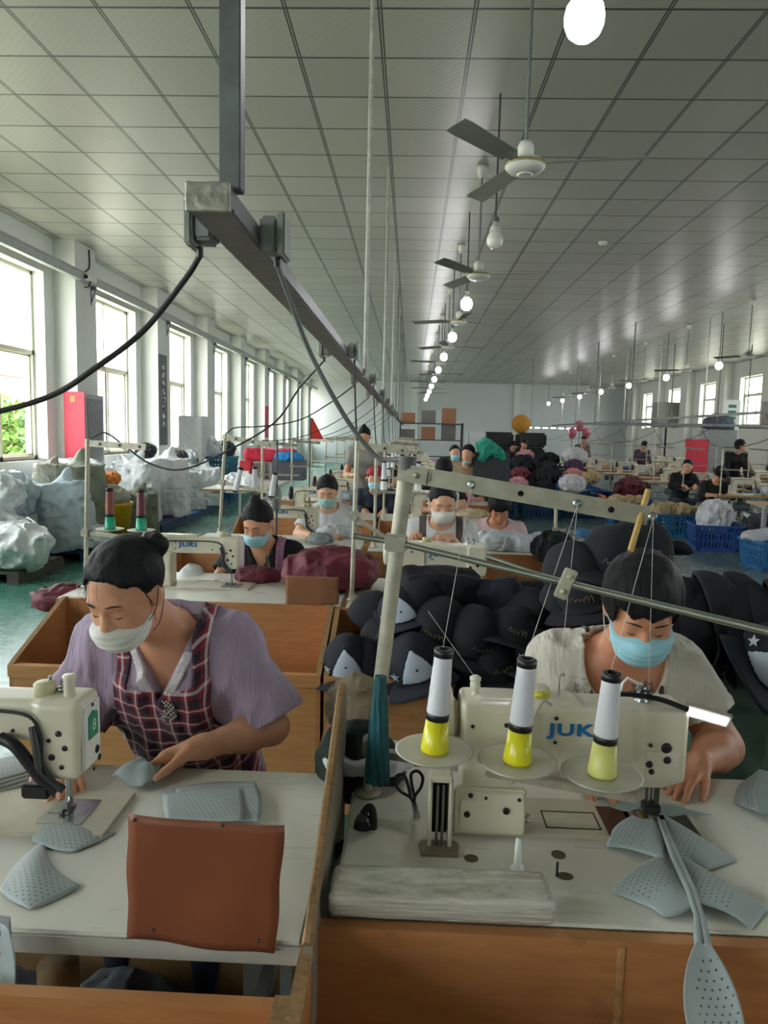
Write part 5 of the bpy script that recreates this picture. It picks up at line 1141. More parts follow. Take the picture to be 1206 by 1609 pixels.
# ------------------------------------------------------------------ navy caps
navy = M('navy_cotton', '#121826', .85, var=.3, vs=9, sheen=0, bump=.3, bs=140, bd=.0015); navy2 = M('black_navy_cotton', '#0f121a', .88, var=.3, vs=9, sheen=0, bump=.3, bs=140, bd=.0015)
capw = M('cap_white_panel', '#b9c2d2', .7, var=.03, vs=6, bump=.1, bs=200, bd=.0005); gold = M('gold_embroidery', '#6f6540', .6, var=.3, vs=90); silver = M('silver_embroidery', '#aab0b4', .5, var=.2, vs=90)
def shellf(P): 
    D = sd_ell(P, (0, 0, 0), (.088, .105, .10))-.004*vn(P, 22, 4); D = np.maximum(D, -sd_ell(P, (0, 0, -.004), (.077, .094, .089))); return np.maximum(D, -P[..., 2])
def panelf(P):
    D = shellf(P)-.0012; x, y, z = P[..., 0], P[..., 1], P[..., 2]; return np.maximum(np.maximum(D, np.abs(x)-.052*(1-(z/.093)**2)), np.maximum(-(y-.0), .006-z))
def trimf(P):
    D = shellf(P)-.002; x, y, z = P[..., 0], P[..., 1], P[..., 2]; return np.maximum(np.maximum(D, np.abs(np.abs(x)-.054*(1-(z/.093)**2))-.005), np.maximum(-y, .004-z))
def make_cap(white, mat, label):
    r = thing('cap', label, 'cap'); lo, hi = np.array([-.11, -.12, -.01]), np.array([.11, .12, .12])
    sdf(shellf, lo, hi, .0058, 'crown', mat, r, relax=1)
    if white:
        p = sdf(panelf, lo, hi, .0050, 'front_panel', capw, r, relax=1); sdf(trimf, lo, hi, .0045, 'panel_trim', M('trim_navy', '#10151f', .8), r, relax=1)
        MB().lathe([(.004, 0), (.003, .002), (0, .002)], n=10, ax='y', origin=(0, .097, .045)).build('eyelet', screw_m, r)
        st = [(.016*math.sin(k*math.pi/5)*(1 if k % 2 == 0 else .42), .016*math.cos(k*math.pi/5)*(1 if k % 2 == 0 else .42)) for k in range(10)]
        MB().prism(st, -.001, .0015, 'z', mtx=Matrix.Translation((.066, .072, .03)) @ Euler((math.pi/2, 0, -.75)).to_matrix().to_4x4()).build('star', silver, r)
    else:
        m = MB(); rs = random.Random(2)
        for k in range(5): m.tube(curve_pts([(-.03+.012*k, .1-.02*abs(k-2)*.1, .03), (-.026+.012*k, .099, .04+rs.uniform(0, .01)), (-.018+.012*k, .098, .034)], 3), .0014, n=4)
        m.build('embroidery', gold, r)
    m = MB(); V = []; n = 12
    for j in range(5):
        for i in range(n+1):
            a = math.radians(35+110*i/n); rr = .0+j/4*.065; x = math.cos(a)*(.088+rr*.75); y = math.sin(a)*(.102+rr); V.append((x, y, .002-.018*(x/.09)**2*(j/4)))
    F_ = [(j*(n+1)+i, j*(n+1)+i+1, (j+1)*(n+1)+i+1, (j+1)*(n+1)+i) for j in range(4) for i in range(n)]
    b = m.add(V, F_, smooth=True).build('visor', mat, r, fix=False); s = b.modifiers.new('thick', 'SOLIDIFY'); s.thickness = .003; return r
capA = make_cap(True, navy, ''); capB = make_cap(False, navy2, '')
def place(o, loc, eul, lab, grp='navy caps heaped in the plywood bin', first=False, scale=1.15):
    c = o if first else copy_tree(o); c.location = loc; c.rotation_euler = eul; c['label'] = lab; c['group'] = grp; c.scale = (scale,)*3; return c
HA = math.pi
place(capA, at(652, 1045, Y=2.80), (-.25, .35, HA+.1), 'navy cap with white panel and star hanging over the bin rail behind the cone', first=True, scale=1.35)
place(capA, at(548, 1040, Y=2.90), (-.3, .15, HA+.0), 'navy cap with white panel in the bin corner beside the long bin', scale=1.2)
place(capA, at(632, 965, Y=3.0), (-.1, .3, HA+.05), 'navy cap with greyish panel higher up behind the cream pole', scale=1.2)
place(capA, at(835, 1035, Y=2.86), (-.3, -.35, HA+.15), 'navy cap with white panel beside the sleeve of the short haired woman', scale=1.25)
place(capA, at(712, 1020, Y=2.9), (-.1, -.5, HA+.9), 'navy cap whose white panel peeps out beside the closest white cone', scale=1.1)
darkspots = [(585, 1050, 2.92, .2, 'dark cap with stitched squiggle between the two white panels'), (610, 1010, 3.0, 1.2, 'dark cap just above the star cap'), (690, 985, 2.93, -.4, 'dark cap in the middle of the heap below the folded cloth'),
             (745, 1000, 2.88, .3, 'rounded dark cap left of the gold stitching'), (800, 1000, 2.9, -.1, 'dark cap with gold stitching beside the short haired woman'), (770, 1050, 2.84, .6, 'dark cap low between the closest and middle cones'),
             (590, 975, 3.1, 2.0, 'dark cap sinking behind the cream pole'), (655, 950, 3.05, -.6, 'dark cap under the folded cloth beside the cream pole'), (830, 970, 3.05, .9, 'dark cap at the far end of the heap'), (720, 1060, 2.86, 1.5, 'dark cap low behind the tension post'), (615, 1060, 2.95, .8, 'dark cap wedged under the star cap')]
for k, (px, py, Y, rz, lb) in enumerate(darkspots):
    place(capB, at(px, py, Y=Y), (random.uniform(-.6, .2), random.uniform(-.5, .5), HA+rz*.5), lb, first=(k == 0), scale=1.3)
bundle('fabric_bundle', 'dark navy cloth heap filling the bottom of the cap bin', 'fabric bundle', (.24, 3.02, .50), (.50, .20, .30), .03, navy2, 21, 7, .016)
def folded(P, s=3):
    D = sd_box(P, (0, 0, 0), (.17, .09, .075), .03)-.016*ridge(P*np.array([.7, 1, 1]), 9, s)-.008*vn(P, 24, s); return D
ob = sdf(folded, (-.24, -.16, -.14), (.24, .16, .14), .008, 'folded_cloth', navy2); ob.location = at(690, 925, Y=3.12); ob.rotation_euler = (.1, .05, .1); tag(ob, 'folded dark navy cloth on top of the cap heap under the hidden machine', 'cloth')
ob = sdf(lambda P: folded(P, 7), (-.24, -.16, -.14), (.24, .16, .14), .008, 'folded_cloth', navy); ob.location = at(765, 940, Y=3.14); ob.rotation_euler = (-.1, -.12, -.2); ob.scale = (.85, 1, 1.0); tag(ob, 'folded navy cloth on the cap heap beside the white table', 'cloth')
def peak(P): return np.maximum(sd_cap(P, (0, 0, -.08), (.01, 0, .09), .08, .004)*.8, np.abs(P[..., 1])-.03)-.004*vn(P, 30, 2)
ob = sdf(peak, (-.12, -.06, -.16), (.12, .06, .14), .006, 'folded_cloth', navy2); ob.location = at(815, 960, Y=3.05); tag(ob, 'pointed dark cloth corner sticking up from the cap heap', 'cloth')
bundle('fabric_bundle', 'flat dark cloth lying on the white table behind the caps', 'fabric bundle', at(845, 922, z=.79), (.13, .05, .028), .006, navy2, 4, 10, .007)
# backrest of a black chair and piles of dark caps beside the short haired woman
r = thing('office_chair', 'black chair back behind the short haired woman', 'chair', (.78, 2.75, 0))
MB().box((-.09, 0, .62), (.14, .03, .86), bev=.01).build('backrest', M('chair_black', '#1c1d1f', .6), r); MB().box((-.16, -.3, .42), (.16, .05, .46), bev=.01).build('seat', M('chair_black', '#1c1d1f', .6), r)
for a in (-.14, .14):
    for b_ in (-.27, .02): MB().cyl((a, b_, 0), (a, b_, .42), .012, n=8).build('leg', dsteel, r)
gsack = M('green_woven_sack', '#47604e', .75, var=.08, vs=14, bump=.35, bs=160, bd=.002)
def sackf(w, d, hh, seed, amp=.015):
    def f(P):
        x, y, z = P[..., 0], P[..., 1], P[..., 2]; t = z/hh; q = (np.abs(x/(w*(1-.12*t)))**3+np.abs(y/(d*(1-.12*t)))**3)**(1/3)-1
        D = np.maximum(q*min(w, d)*.9, np.abs(z-hh/2)-hh/2+.02)-.02; return D-amp*(vn(P*np.array([1, 1, .7]), 8, seed)+.6*ridge(P*np.array([1, 1, 1.5]), 11, seed+2)-.3)
    return f
ob = sdf(sackf(.16, .15, .86, 4), (-.24, -.22, -.02), (.24, .22, .95), .009, 'woven_sack', gsack); ob.location = (1.13, 2.45, .0); tag(ob, 'tall dark green woven sack stuffed full beside the short haired woman', 'sack')
for k in range(13):
    a = k/12; P0 = (.86+.42*a, 2.42+.03*math.sin(k*3), .99-.05*abs(a-.4)+.02*math.sin(k*2)); place(capB, P0, (-1.2-.25*a, .1*math.sin(k), HA+1.3+.12*math.sin(k*5)), '%s dark cap of the nested row across the green sack, counting away from the woman' % (ordw+['thirteenth'])[k], 'dark caps nested across the green sack', scale=1.35)
place(capA, (1.16, 2.30, .90), (-.5, -1.0, HA-.25), 'cap with a white panel slumped over the front of the green sack', 'dark caps nested across the green sack', scale=1.3)
for k, (px, py, Y, rz) in enumerate([(905, 905, 2.95, .3), (925, 935, 2.9, -.4), (900, 960, 2.95, .8), (960, 880, 2.95, -.2), (1000, 868, 3.0, .4)]):
    place(capB, at(px, py, Y=Y), (-.3, .4-.2*k, HA+rz), 'dark cap, %s of those piled behind the head of the short haired woman' % ordw[k], 'dark caps piled behind the short haired woman', scale=1.5)
bundle('fabric_bundle', 'black cloth flap stretched behind the top of the short haired woman\'s head', 'fabric bundle', at(1005, 858, Y=3.1), (.20, .06, .035), .012, navy2, 14, 9, .008, -.2)
MB().box((-.24, -.2, 0), (.26, .2, .72), bev=.01).build('cap_carton', M('brown_cardboard', '#8f6244', .7, var=.06), loc=(.92, 3.0, .0)).location.x = 1.02
tag(bpy.data.objects['cap_carton'], 'tall brown carton that holds up the dark caps behind the short haired woman', 'carton')
r_ = bundle('fabric_bundle', 'black cloth heap on the carton behind the short haired woman', 'fabric bundle', (.98, 2.98, .83), (.26, .18, .12), .02, navy2, 17, 8, .012)
# ================================================================== people further back
def gp(label, px, py, Y, az, pitch, skin, shirt, hair='pull', mask=None, apron=None, sleeve=.6, neck='round', arms='down', h=.012, ztable=.8, pants=None, lean=1.0, group=None, cat='person', standing=False, **kw):
    c = at(px, py, Y=Y); x, y, z = c; L = lean
    J = dict(head=(x, y, z), face=fdir(az, pitch), neck=(x+.0, y+.13*L, z-.13), chest=(x, y+.19*L, z-.27), waist=(x, y+.25*L, z-.44), pelvis=(x, y+.31*L, z-.62),
             sh=((x-.165, y+.17*L, z-.19), (x+.165, y+.17*L, z-.19)), hem=-.14)
    zz = min(ztable, z-.33)
    if arms == 'down': J.update(el=((x-.23, y+.07, zz-.02), (x+.23, y+.07, zz-.02)), wr=((x-.10, y-.12, zz), (x+.10, y-.12, zz)), hf=((.35, -.9, -.2), (-.35, -.9, -.2)), hn=((0, -.1, -1), (0, -.1, -1)))
    elif arms == 'up': J.update(el=((x-.22, y+.02, z-.40), (x+.20, y+.02, z-.40)), wr=((x-.145, y-.17, z-.20), (x+.045, y-.18, z-.19)), hf=((-.25, -.6, .3), (-.8, -.35, .1)), hn=((.5, .2, -.8), (0, .3, -.9)), curl=((.7,)*4, (.8,)*4))
    elif arms == 'left': J.update(el=((x-.24, y+.05, zz-.02), (x+.27, y+.0, zz-.01)), wr=((x-.16, y-.15, zz), (x+.08, y-.14, zz+.035)), hf=((.2, -.9, -.2), (-.85, -.35, -.25)), hn=((0, -.1, -1), (0, -.1, -1)))
    J.update(kw)
    if not standing: stool(x, y+.33*L, 'wooden stool under the '+' '.join(label.split(',')[0].split(' ')[:9]))
    return person(label, J, skin, shirt, h, (hair, hairm), mask, apron, pants, sleeve=sleeve, neck=neck, group=group, cat=cat, detail=h < .0135, seated=not standing)
blk = M('shirt_black', '#121316', .85, var=.15); whitet = M('shirt_white', '#cfd0d2', .8, var=.03, bump=.2, bs=60); pinkt = M('shirt_pink', '#cfb3b4', .8, var=.03, bump=.2, bs=60)
t = NT('pink_check_apron'); ck = t.n('ShaderNodeTexChecker'); ck.inputs['Scale'].default_value = 120; ck.inputs[1].default_value = (*srgb('#b5819c'), 1); ck.inputs[2].default_value = (*srgb('#8c5f7c'), 1); t.l(t.co(), ck.inputs['Vector']); t.l(ck.outputs[0], t.b.inputs['Base Color']); pinkap = t.m
greyt = M('shirt_grey', '#8f8b88', .85, var=.04); brownd = M('dungaree_brown', '#4d4340', .8, var=.08)
gp('woman in a black tee and pink apron, hair in a high bun, blue mask', 405, 822, 3.97, -14, 28, skinA, blk, 'bun', (maskb, -.022, -.118), (pinkap, -.15, .115, .11, .022), arms='left', h=.0075, bun=(.01, -.045, .125), neck='v', sleeve=.7)
gp('woman in a white tee with a pale green mask, looking down at her work', 514, 772, 5.55, 2, 24, skinC, whitet, 'tail', (M('mask_green', '#9cc4bd', .8), -.012, -.118), h=.0085, sleeve=.7)
gp('woman in brown dungarees and white tee with raised hands, white mask', 695, 790, 4.38, 6, 22, skinC, whitet, 'pull', (maskw, -.012, -.118), (brownd, -.17, .10, .115, .022), arms='up', h=.0075, sleeve=.62)
gp('person with short black hair in a pale pink tee bending over folded cloth', 785, 798, 5.55, -6, 42, skinB, pinkt, 'short', None, arms='down', h=.0085, sleeve=.6, fringe=.05)
redm = M('cap_red', '#9c1f30', .7); 
gp('person in a navy jacket, dark red cap and blue mask', 590, 752, 7.55, -8, 12, skinA, M('jacket_navy', '#222a3c', .8, var=.15), 'cap', (maskb, -.012, -.118), arms='down', sleeve=1.7, h=.011)
_hp = at(590, 752, Y=7.55); rc = thing('cap', 'dark red cap with a pale stitched mark worn above a blue mask', 'cap', _hp+Vector((0, -.01, .04)))
def rcap(P): return np.maximum(smin(sd_ell(P, (0, 0, 0), (.1, .118, .105)), np.maximum(sd_ell(P, (0, -.13, .012), (.085, .085, .02)), -(P[..., 2]-.0)), .01), -P[..., 2]+.0)
sdf(rcap, (-.14, -.24, -.02), (.14, .14, .13), .008, 'crown', redm, rc); m = MB()
for k in range(3): m.tube([(-.03+.022*k, -.112+.003*k, .04), (-.018+.022*k, -.108, .07), (-.006+.022*k, -.112, .045)], .003, n=5)
m.build('embroidery', M('mark_pale', '#d7b9b6', .6), rc)
gp('woman in a grey tee with a topknot and pale headband, standing far down the row', 572, 686, 9.2, -4, 22, skinA, greyt, 'bun', None, arms='down', ztable=1.05, standing=True, h=.014, bun=(0, -.03, .13))
gp('person with a blue mask just behind the red capped one', 600, 716, 11.05, 5, 10, skinC, blk, 'tail', (maskb, -.012, -.118), h=.015)
gp('person with black hair bent low behind the woman in dungarees', 697, 738, 7.6, 0, 60, skinA, blk, 'short', None, h=.014)
gp('person with a pale blue mask far down the row beside the orange lit face', 714, 712, 11.1, 10, 8, skinC, M('shirt_grey_blue', '#7e8b95', .8), 'pull', (maskb, -.012, -.118), h=.015)
gp('woman in a tan top with her mask pulled under her chin', 735, 714, 9.0, -25, 8, skinA, M('shirt_tan', '#a58d74', .8), 'tail', (maskb, -.075, -.125), h=.014)
gp('person in a dark vest far off between the pink heaps', 823, 698, 21, -70, 20, skinA, blk, 'tail', None, h=.022)
gp('person in dark clothes stooping beside the orange disc', 806, 700, 22, 60, 30, skinA, navy, 'short', None, h=.022)
gp('person in a brown plaid top before the pink balloon', 917, 692, 22, -30, 25, skinA, M('shirt_brown', '#6e5a50', .8), 'tail', None, h=.022)
gp('woman with long black hair and black cardigan smiling at a machine', 1080, 733, 12.9, -28, 12, skinC, blk, 'long', None, sleeve=1.7, h=.013, hs=1.05)
gp('person with black hair bent low over a machine at the second tan table', 1131, 745, 11.6, 0, 55, skinA, blk, 'short', None, sleeve=1.2, h=.013)
gp('person in a dark top reaching towards the far windows', 1163, 700, 15.2, 70, 0, skinA, blk, 'short', None, sleeve=1.0, h=.017)
gp('person in a patterned dark top far behind the tan tables', 1012, 700, 21, 0, 35, skinA, M('shirt_print', '#4f4656', .8, var=.4, vs=40), 'short', None, h=.022)
MB().tube(curve_pts([(-.037, 0, 0), (0, -.03, 0), (.037, 0, 0), (0, .03, 0), (-.037, 0, 0)], 6), .005, n=6).build('wristwatch', gold, loc=at(420, 884, Y=3.83), label='small gold wristwatch on the arm of the woman in black', cat='watch').rotation_euler = (0, 1.3, 0)
# ================================================================== rows of stations down the hall
rowname = ['third', 'fourth', 'fifth', 'sixth', 'seventh', 'eighth', 'ninth', 'tenth', 'eleventh', 'twelfth', 'thirteenth', 'fourteenth']
def recolor(o, mat):
    o.data = o.data.copy(); o.data.materials.clear(); o.data.materials.append(mat); return o
def recolor_tree(r, names, mat):
    for c in r.children:
        if any(c.name.startswith(n) for n in names): recolor(c, mat)
    return r
tabP = table(-1.58, -.33, 4.93, 5.55, 'white sewing table of the woman in a white tee with pale green mask', 'white tables of the centre rows')
bin_box(.50, 1.08, 4.52, 4.91, .60, .775, .28, 'short plywood bin in front of the pink tee person')
binP = bin_box(-.28, .98, 4.52, 4.91, .60, .775, .28, 'plywood bin before the fan side table of the fourth row', 'plywood bins of the centre rows'); binP.location.y += 1.72
machP = machine('cream sewing machine in front of the woman in a white tee', group='machines of the centre rows'); machP.location = (-1.12, 5.22, .77)
stP = None
tops = {}
def rowstand(x, y, lab, dx=.33, group='thread stands of the centre rows'):
    global stP
    if stP is None:
        stP = thread_stand(lab, (x, y, .771), (x, y, 1.49), (x+.33, y-.03, 1.47), .40, (x+.35, y-.03, 1.17), group=group); return stP
    return dup(stP, (x, y, .771), random.uniform(-.25, .25), lab, group)
cp1 = cone('white thread cone on the third row stand', th_white, white_pl, (0, 0, 0), h=.13, group='cones of the centre rows')
used = {'c': False}
conecols = [th_white, th_white, th_green, th_black, th_white, th_maroon]
folds = [M('cloth_pale', '#c4c8cc', .8), M('cloth_blue', '#3f6d94', .8), M('cloth_dark', '#23252b', .85), M('cloth_beige', '#bfa98a', .85), M('cloth_grey', '#8b9296', .8), M('cloth_pink', '#c58c95', .8)]
heapP = bundle('fabric_bundle', 'pale folded cloth heap', 'fabric bundle', (0, 0, 0), (.17, .12, .055), .02, folds[0], 31, 11, .011)
heapQ = bundle('fabric_bundle', 'crumpled heap', 'fabric bundle', (0, 0, 0), (.14, .13, .09), .025, folds[4], 37, 10, .011)
hp_used = [False, False]
def heap(which, loc, mat, lab, sc=1, rz=0, group=None, sz=1):
    src = (heapP, heapQ)[which]
    o = src if not hp_used[which] else src.copy()
    if hp_used[which]: COL.objects.link(o)
    hp_used[which] = True; recolor(o, mat) if mat else None
    o.location = loc; o.scale = (sc, sc, sc*sz); o.rotation_euler = (0, 0, rz); o['label'] = lab
    if group: o['group'] = group
    return o
for k in range(10):
    y = 4.93+1.72*k; n = rowname[k]
    if k: dup(tabP, (-1.58, y, 0), 0, 'white sewing table on the window side of the %s row' % n)
    t_ = dup(tabP, (-.28, y, 0), 0, 'white sewing table on the fan side of the %s row' % n)
    if k > 1: dup(binP, (-.28, y-.41, 0), 0, 'plywood bin before the fan side table of the %s row' % n)
    dup(binP, (-1.59, y-.41, 0), 0, 'plywood bin before the window side table of the %s row' % n)
    if k: dup(machP, (-1.12, y+.3, .77), random.uniform(-.05, .05), 'cream sewing machine on the window side of the %s row' % n)
    if k != 0: dup(machP, (.02, y+.3, .77), random.uniform(-.05, .05), 'cream sewing machine on the fan side of the %s row' % n)
    if k: rowstand(-1.40, y+.12, 'thread stand on the window side of the %s row' % n)
    s2 = rowstand(-.26+.02, y+.15, 'thread stand between the two tables of the %s row' % n)
    for j in range(3 if k < 8 else 1):
        c = cp1 if not used['c'] else copy_tree(cp1); used['c'] = True; c.location = (-.20+.12*j, y+.10, 1.185) if k else (-.18+.12*j, y+.13, 1.185); c['label'] = '%s cone on the %s row stand between the tables' % (['closest', 'middle', 'farthest'][j], n)
        if j == 1 and k % 2 == 0: recolor_tree(c, ['thread'], th_green)
    if k: heap(0, (-.72, y+.16, .83), folds[(k*2) % 6], 'cloth heap at the machine on the window side of the %s row' % n, .9, k)
    heap(0 if k % 2 else 1, (.62, y+.22, .835), folds[(k*2+1) % 6] if k else folds[0], 'cloth heap on the fan side table of the %s row' % n, 1.0, k*.7, sz=.7)
heap(0, at(530, 838, z=.80), folds[0], 'pale folded cloth before the woman in a white tee', .9, .3); heap(0, at(505, 846, z=.81), folds[4], 'grey cloth in front of the pale folded cloth', .6, .8)
heap(0, at(800, 853, z=.82), folds[0], 'pale folded pieces in front of the pink tee person', 1.1, -.2); heap(0, at(865, 850, z=.82), folds[4], 'grey folded pieces at the end of the pink tee person\'s table', 1.0, .5); heap(1, at(915, 838, Y=5.2), folds[1], 'small blue cloth bag hanging at the bin end', .35)
heap(1, at(868, 862, Y=4.75), navy2, 'round black cap shape on the bin beside the pale thread stand', .9, .2, sz=1.2)
# leaning grey board at the aisle end and small posts
b = MB().prism([(-.22, 0), (.22, 0), (.20, .42), (-.02, .46)], -.008, .008, 'y').build('leaning_board', M('board_grey_green', '#5d6b67', .45), loc=(1.42, 4.75, .40)); b.rotation_euler = (.0, .28, .2); tag(b, 'tilted grey green board at the aisle end of the bins', 'board')
MB().box((-.03, -.03, 0), (.03, .03, .40)).box((-.2, -.15, 0), (.2, .15, .03)).build('board_stand', dsteel, loc=(1.42, 4.75, 0), label='dark stand holding the tilted grey green board', cat='stand')
thread_stand('thin stand with blue clip rising from the bin beside the black cap', (.98, 4.75, .771), (.965, 4.75, 1.2), (1.08, 4.74, 1.2), .2, (1.04, 4.74, .98))
# cables from the trunking to the stands
for k, (s, side, tgt) in enumerate([((1, 'l'), 0, S2L), ((1, 'r'), 1, at(561, 693, Y=3.44)), ((2, 'l'), 0, at(354, 684, Y=4.9)), ((2, 'r'), 1, Vector((-.24, 5.08, 1.49)))]):
    a = SOCK[s]; b_ = Vector(tgt); mid = [a.lerp(b_, t_/8) for t_ in range(9)]; dr = [.42, .05, .18, .06][k]
    pts = [p-Vector((0, 0, dr*4*(i/8)*(1-i/8)*(1 if k != 0 else (.6+.8*i/8)))) for i, p in enumerate(mid)]
    if k == 0: pts = curve_pts([a, at(470, 610, Y=3.4), at(430, 665, Y=3.4), at(350, 712, Y=3.4), at(285, 738, Y=3.42), at(235, 728, Y=3.45), at(195, 700, Y=3.47), at(165, 680, Y=3.48), S2L+Vector((.01, 0, .005))], 5)
    if k == 2: pts = curve_pts([a, at(520, 632, Y=4.9), at(470, 660, Y=4.9), at(410, 670, Y=4.9), at(370, 672, Y=4.9), at(354, 682, Y=4.9)], 5)
    cable(['dark cable looping from the trunking to the stand with green based cones', 'dark cable dropping to the stand beside the black cone', 'dark cable curving to the stand behind the bun haired woman', 'dark cable dropping to the third row stand'][k], pts, .0045)
for k in range(3, 8):
    for sd, X in (('l', -1.40), ('r', -.24)):
        tgt = Vector((X, 4.93+1.72*(k-2)+.13, 1.49)); cable('thin dark cable to the %s row stand on the %s side' % (rowname[k-2], 'window' if sd == 'l' else 'fan'), sag(SOCK[(k, sd)], tgt, .12, 10), .004)
# ================================================================== the window aisle: sacks, pallets, crates
wov = [M('sack_white', '#dfe2e4', .7, var=.05, vs=5, bump=.35, bs=120, bd=.002, sheen=.1), M('sack_pale_blue', '#b5c2ca', .7, var=.06, vs=5, bump=.35, bs=120, bd=.002), M('sack_olive', '#7f8574', .75, var=.08, vs=6, bump=.35, bs=120, bd=.002), M('plastic_grey', '#cdd1d3', .35, var=.1, vs=9, bump=.3, bs=40, bd=.004), M('sack_khaki', '#a8a594', .75, var=.08), M('black_plastic_bag', '#2a2c31', .4, var=.1)]
def tied(w, d, hh, seed):
    base = sackf(w, d, hh*.82, seed, .022)
    def f(P):
        D = smin(base(P), sd_cap(P, (0, 0, hh*.74), (w*.35, 0, hh*.98), w*.45, w*.12), .09); return D-.016*ridge(P*np.array([1, 1, .6]), 9, seed)-.006*ridge(P*np.array([1, 1, .5]), 26, seed+3)
    return f
protos = [sdf(tied(.27, .22, .95, 3), (-.45, -.38, -.03), (.45, .38, 1.1), .014, 'sack', wov[0]), sdf(tied(.30, .26, .80, 8), (-.48, -.42, -.03), (.48, .42, .95), .014, 'sack', wov[0]),
          sdf(crumple((0, 0, .25), (.42, .36, .28), .05, 5, 6), (-.62, -.55, -.03), (.62, .55, .68), .018, 'plastic_bag', wov[3]), sdf(crumple((0, 0, .2), (.30, .28, .22), .045, 9, 8), (-.48, -.45, -.05), (.48, .45, .52), .016, 'plastic_bag', wov[3])]
pu = [False]*4
def put(i, loc, mat, lab, cat='sack', sc=1, rz=0, tilt=0, sz=1, group=None):
    o = protos[i] if not pu[i] else protos[i].copy()
    if pu[i]: COL.objects.link(o)
    pu[i] = True; recolor(o, mat); o.location = loc; o.rotation_euler = (tilt, 0, rz) if not isinstance(tilt, tuple) else (*tilt, rz); o.scale = (sc, sc, sc*sz); o['label'] = lab; o['category'] = cat
    if group: o['group'] = group
    return o
blue_p = M('pallet_blue', '#2a4c78', .5, var=.08); 
def pallet(x, y, w, d, lab, mat=None):
    r = thing('pallet', lab, 'pallet', (x, y, 0)); m = MB()
    for i in range(3): m.box((-w/2+i*(w-.12)/2, -d/2, 0), (-w/2+.12+i*(w-.12)/2, d/2, .10))
    m.build('runner', mat or blue_p, r); m = MB(); n = 7
    for i in range(n): m.box((-w/2, -d/2+i*d/n, .10), (w/2, -d/2+(i+.8)*d/n, .13))
    m.build('deck', mat or blue_p, r); return r
oldwood = M('pallet_grey_wood', '#5e5a50', .8, var=.15)
pallet(-4.35, 7.35, 1.0, .95, 'worn grey wooden pallet under the crumpled plastic bags', oldwood); pallet(-4.2, 8.9, 1.0, 1.5, 'blue pallet under the pale blue sack and yellow bin'); pallet(-4.3, 11.6, 1.2, 2.0, 'blue pallet under the two tall white sacks'); pallet(-4.35, 13.75, 1.15, 2.2, 'blue pallet before the white steel cabinet')
put(2, (-4.45, 7.3, .13), wov[3], 'crumpled translucent plastic bag heap closest to the first window', 'bag', 1.05, .3, sz=1.0)
put(3, (-4.0, 7.15, .12), wov[0], 'white plastic bag slumped over the worn wooden pallet corner', 'bag', 1.05, 1.1)
put(3, (-4.5, 7.55, .62), wov[3], 'clear plastic bag of scraps on top of the crumpled heap', 'bag', 1.05, 2.0)
put(3, (-4.62, 8.1, .55), wov[1], 'pale plastic bag against the wall beneath the first window', 'bag', 1.1, .5); put(2, (-4.75, 8.3, .0), wov[3], 'grey bag heap along the wall behind the plastic bags', 'bag', .9, 2.2)
put(0, (-4.02, 8.35, .13), wov[1], 'tall pale blue woven sack leaning beside the plastic bags', 'sack', 1.0, .2, (-.05, -.12))
put(0, (-4.25, 9.0, .13), wov[2], 'olive sack with a pale folded top behind the pale blue sack', 'sack', 1.22, 1.2)
put(1, (-4.45, 8.75, .70), wov[4], 'pale peaked sack top standing against the first window pier', 'sack', .62, .4)
put(3, (-3.78, 8.45, .13), wov[0], 'small white bag sitting on the blue pallet beside the yellow bin', 'bag', .62, .9)
yb = thing('plastic_bin', 'yellow plastic bin stuffed with wrapped cloth', 'bin', (-3.95, 9.35, .13)); MB().lathe([(.22, 0), (.27, .42), (.285, .43), (.285, .46), (.25, .46), (.21, .03), (0, .03)], n=32).build('tub', M('tub_yellow', '#d9a81c', .4), yb)
put(3, (-3.95, 9.35, .5), wov[4], 'pale wrapped cloth spilling from the yellow bin', 'bag', .72, .3); put(3, (-4.0, 9.5, .82), M('orange_cloth', '#d9813c', .7), 'orange cloth on top of the yellow bin', 'cloth', .38, 1.5)
put(1, (-4.6, 10.2, .0), wov[4], 'khaki grey sack behind the yellow bin', 'sack', 1.1, 1.0); put(1, (-4.0, 10.35, .0), wov[2], 'dull green sack wall between the yellow bin and the tall white sacks', 'sack', .95, .2)
put(2, (-4.6, 9.7, .75), wov[0], 'white plastic sheet draped over the sacks by the first pier', 'bag', 1.0, .1, sz=.7)
for k, (x, y, i, m_, sc, lab) in enumerate([(-4.25, 11.0, 0, 0, 1.15, 'first tall white woven sack on the second blue pallet'), (-4.05, 11.9, 0, 0, 1.2, 'second tall white woven sack, just beyond the first'), (-4.65, 11.6, 1, 0, 1.2, 'white sack against the wall behind the two tall ones'), (-4.1, 13.0, 1, 3, 1.0, 'grey plastic sack beyond the tall white ones'),
        (-4.0, 13.9, 1, 0, 1.05, 'white bulging sack before the teal crate'), (-4.6, 13.2, 0, 0, 1.1, 'white sack under the third window'), (-4.6, 14.6, 1, 3, 1.1, 'grey sack beside the white steel cabinet')]):
    put(i, (x, y, .13 if y < 15 else 0), wov[m_], lab, 'sack', sc, k*1.3)
for k, (x, y, z) in enumerate([(-4.2, 11.3, 1.22), (-4.5, 12.2, 1.2), (-4.4, 13.6, 1.05), (-4.45, 14.4, 1.05)]): put(3, (x, y, z-.1), [wov[5], wov[0], wov[5], wov[3]][k], ['black scraps', 'white plastic wad', 'dark cloth wad', 'pale plastic wad'][k]+' on top of the sacks, %s from the first pier' % ordw[k], 'bag', .5, k)
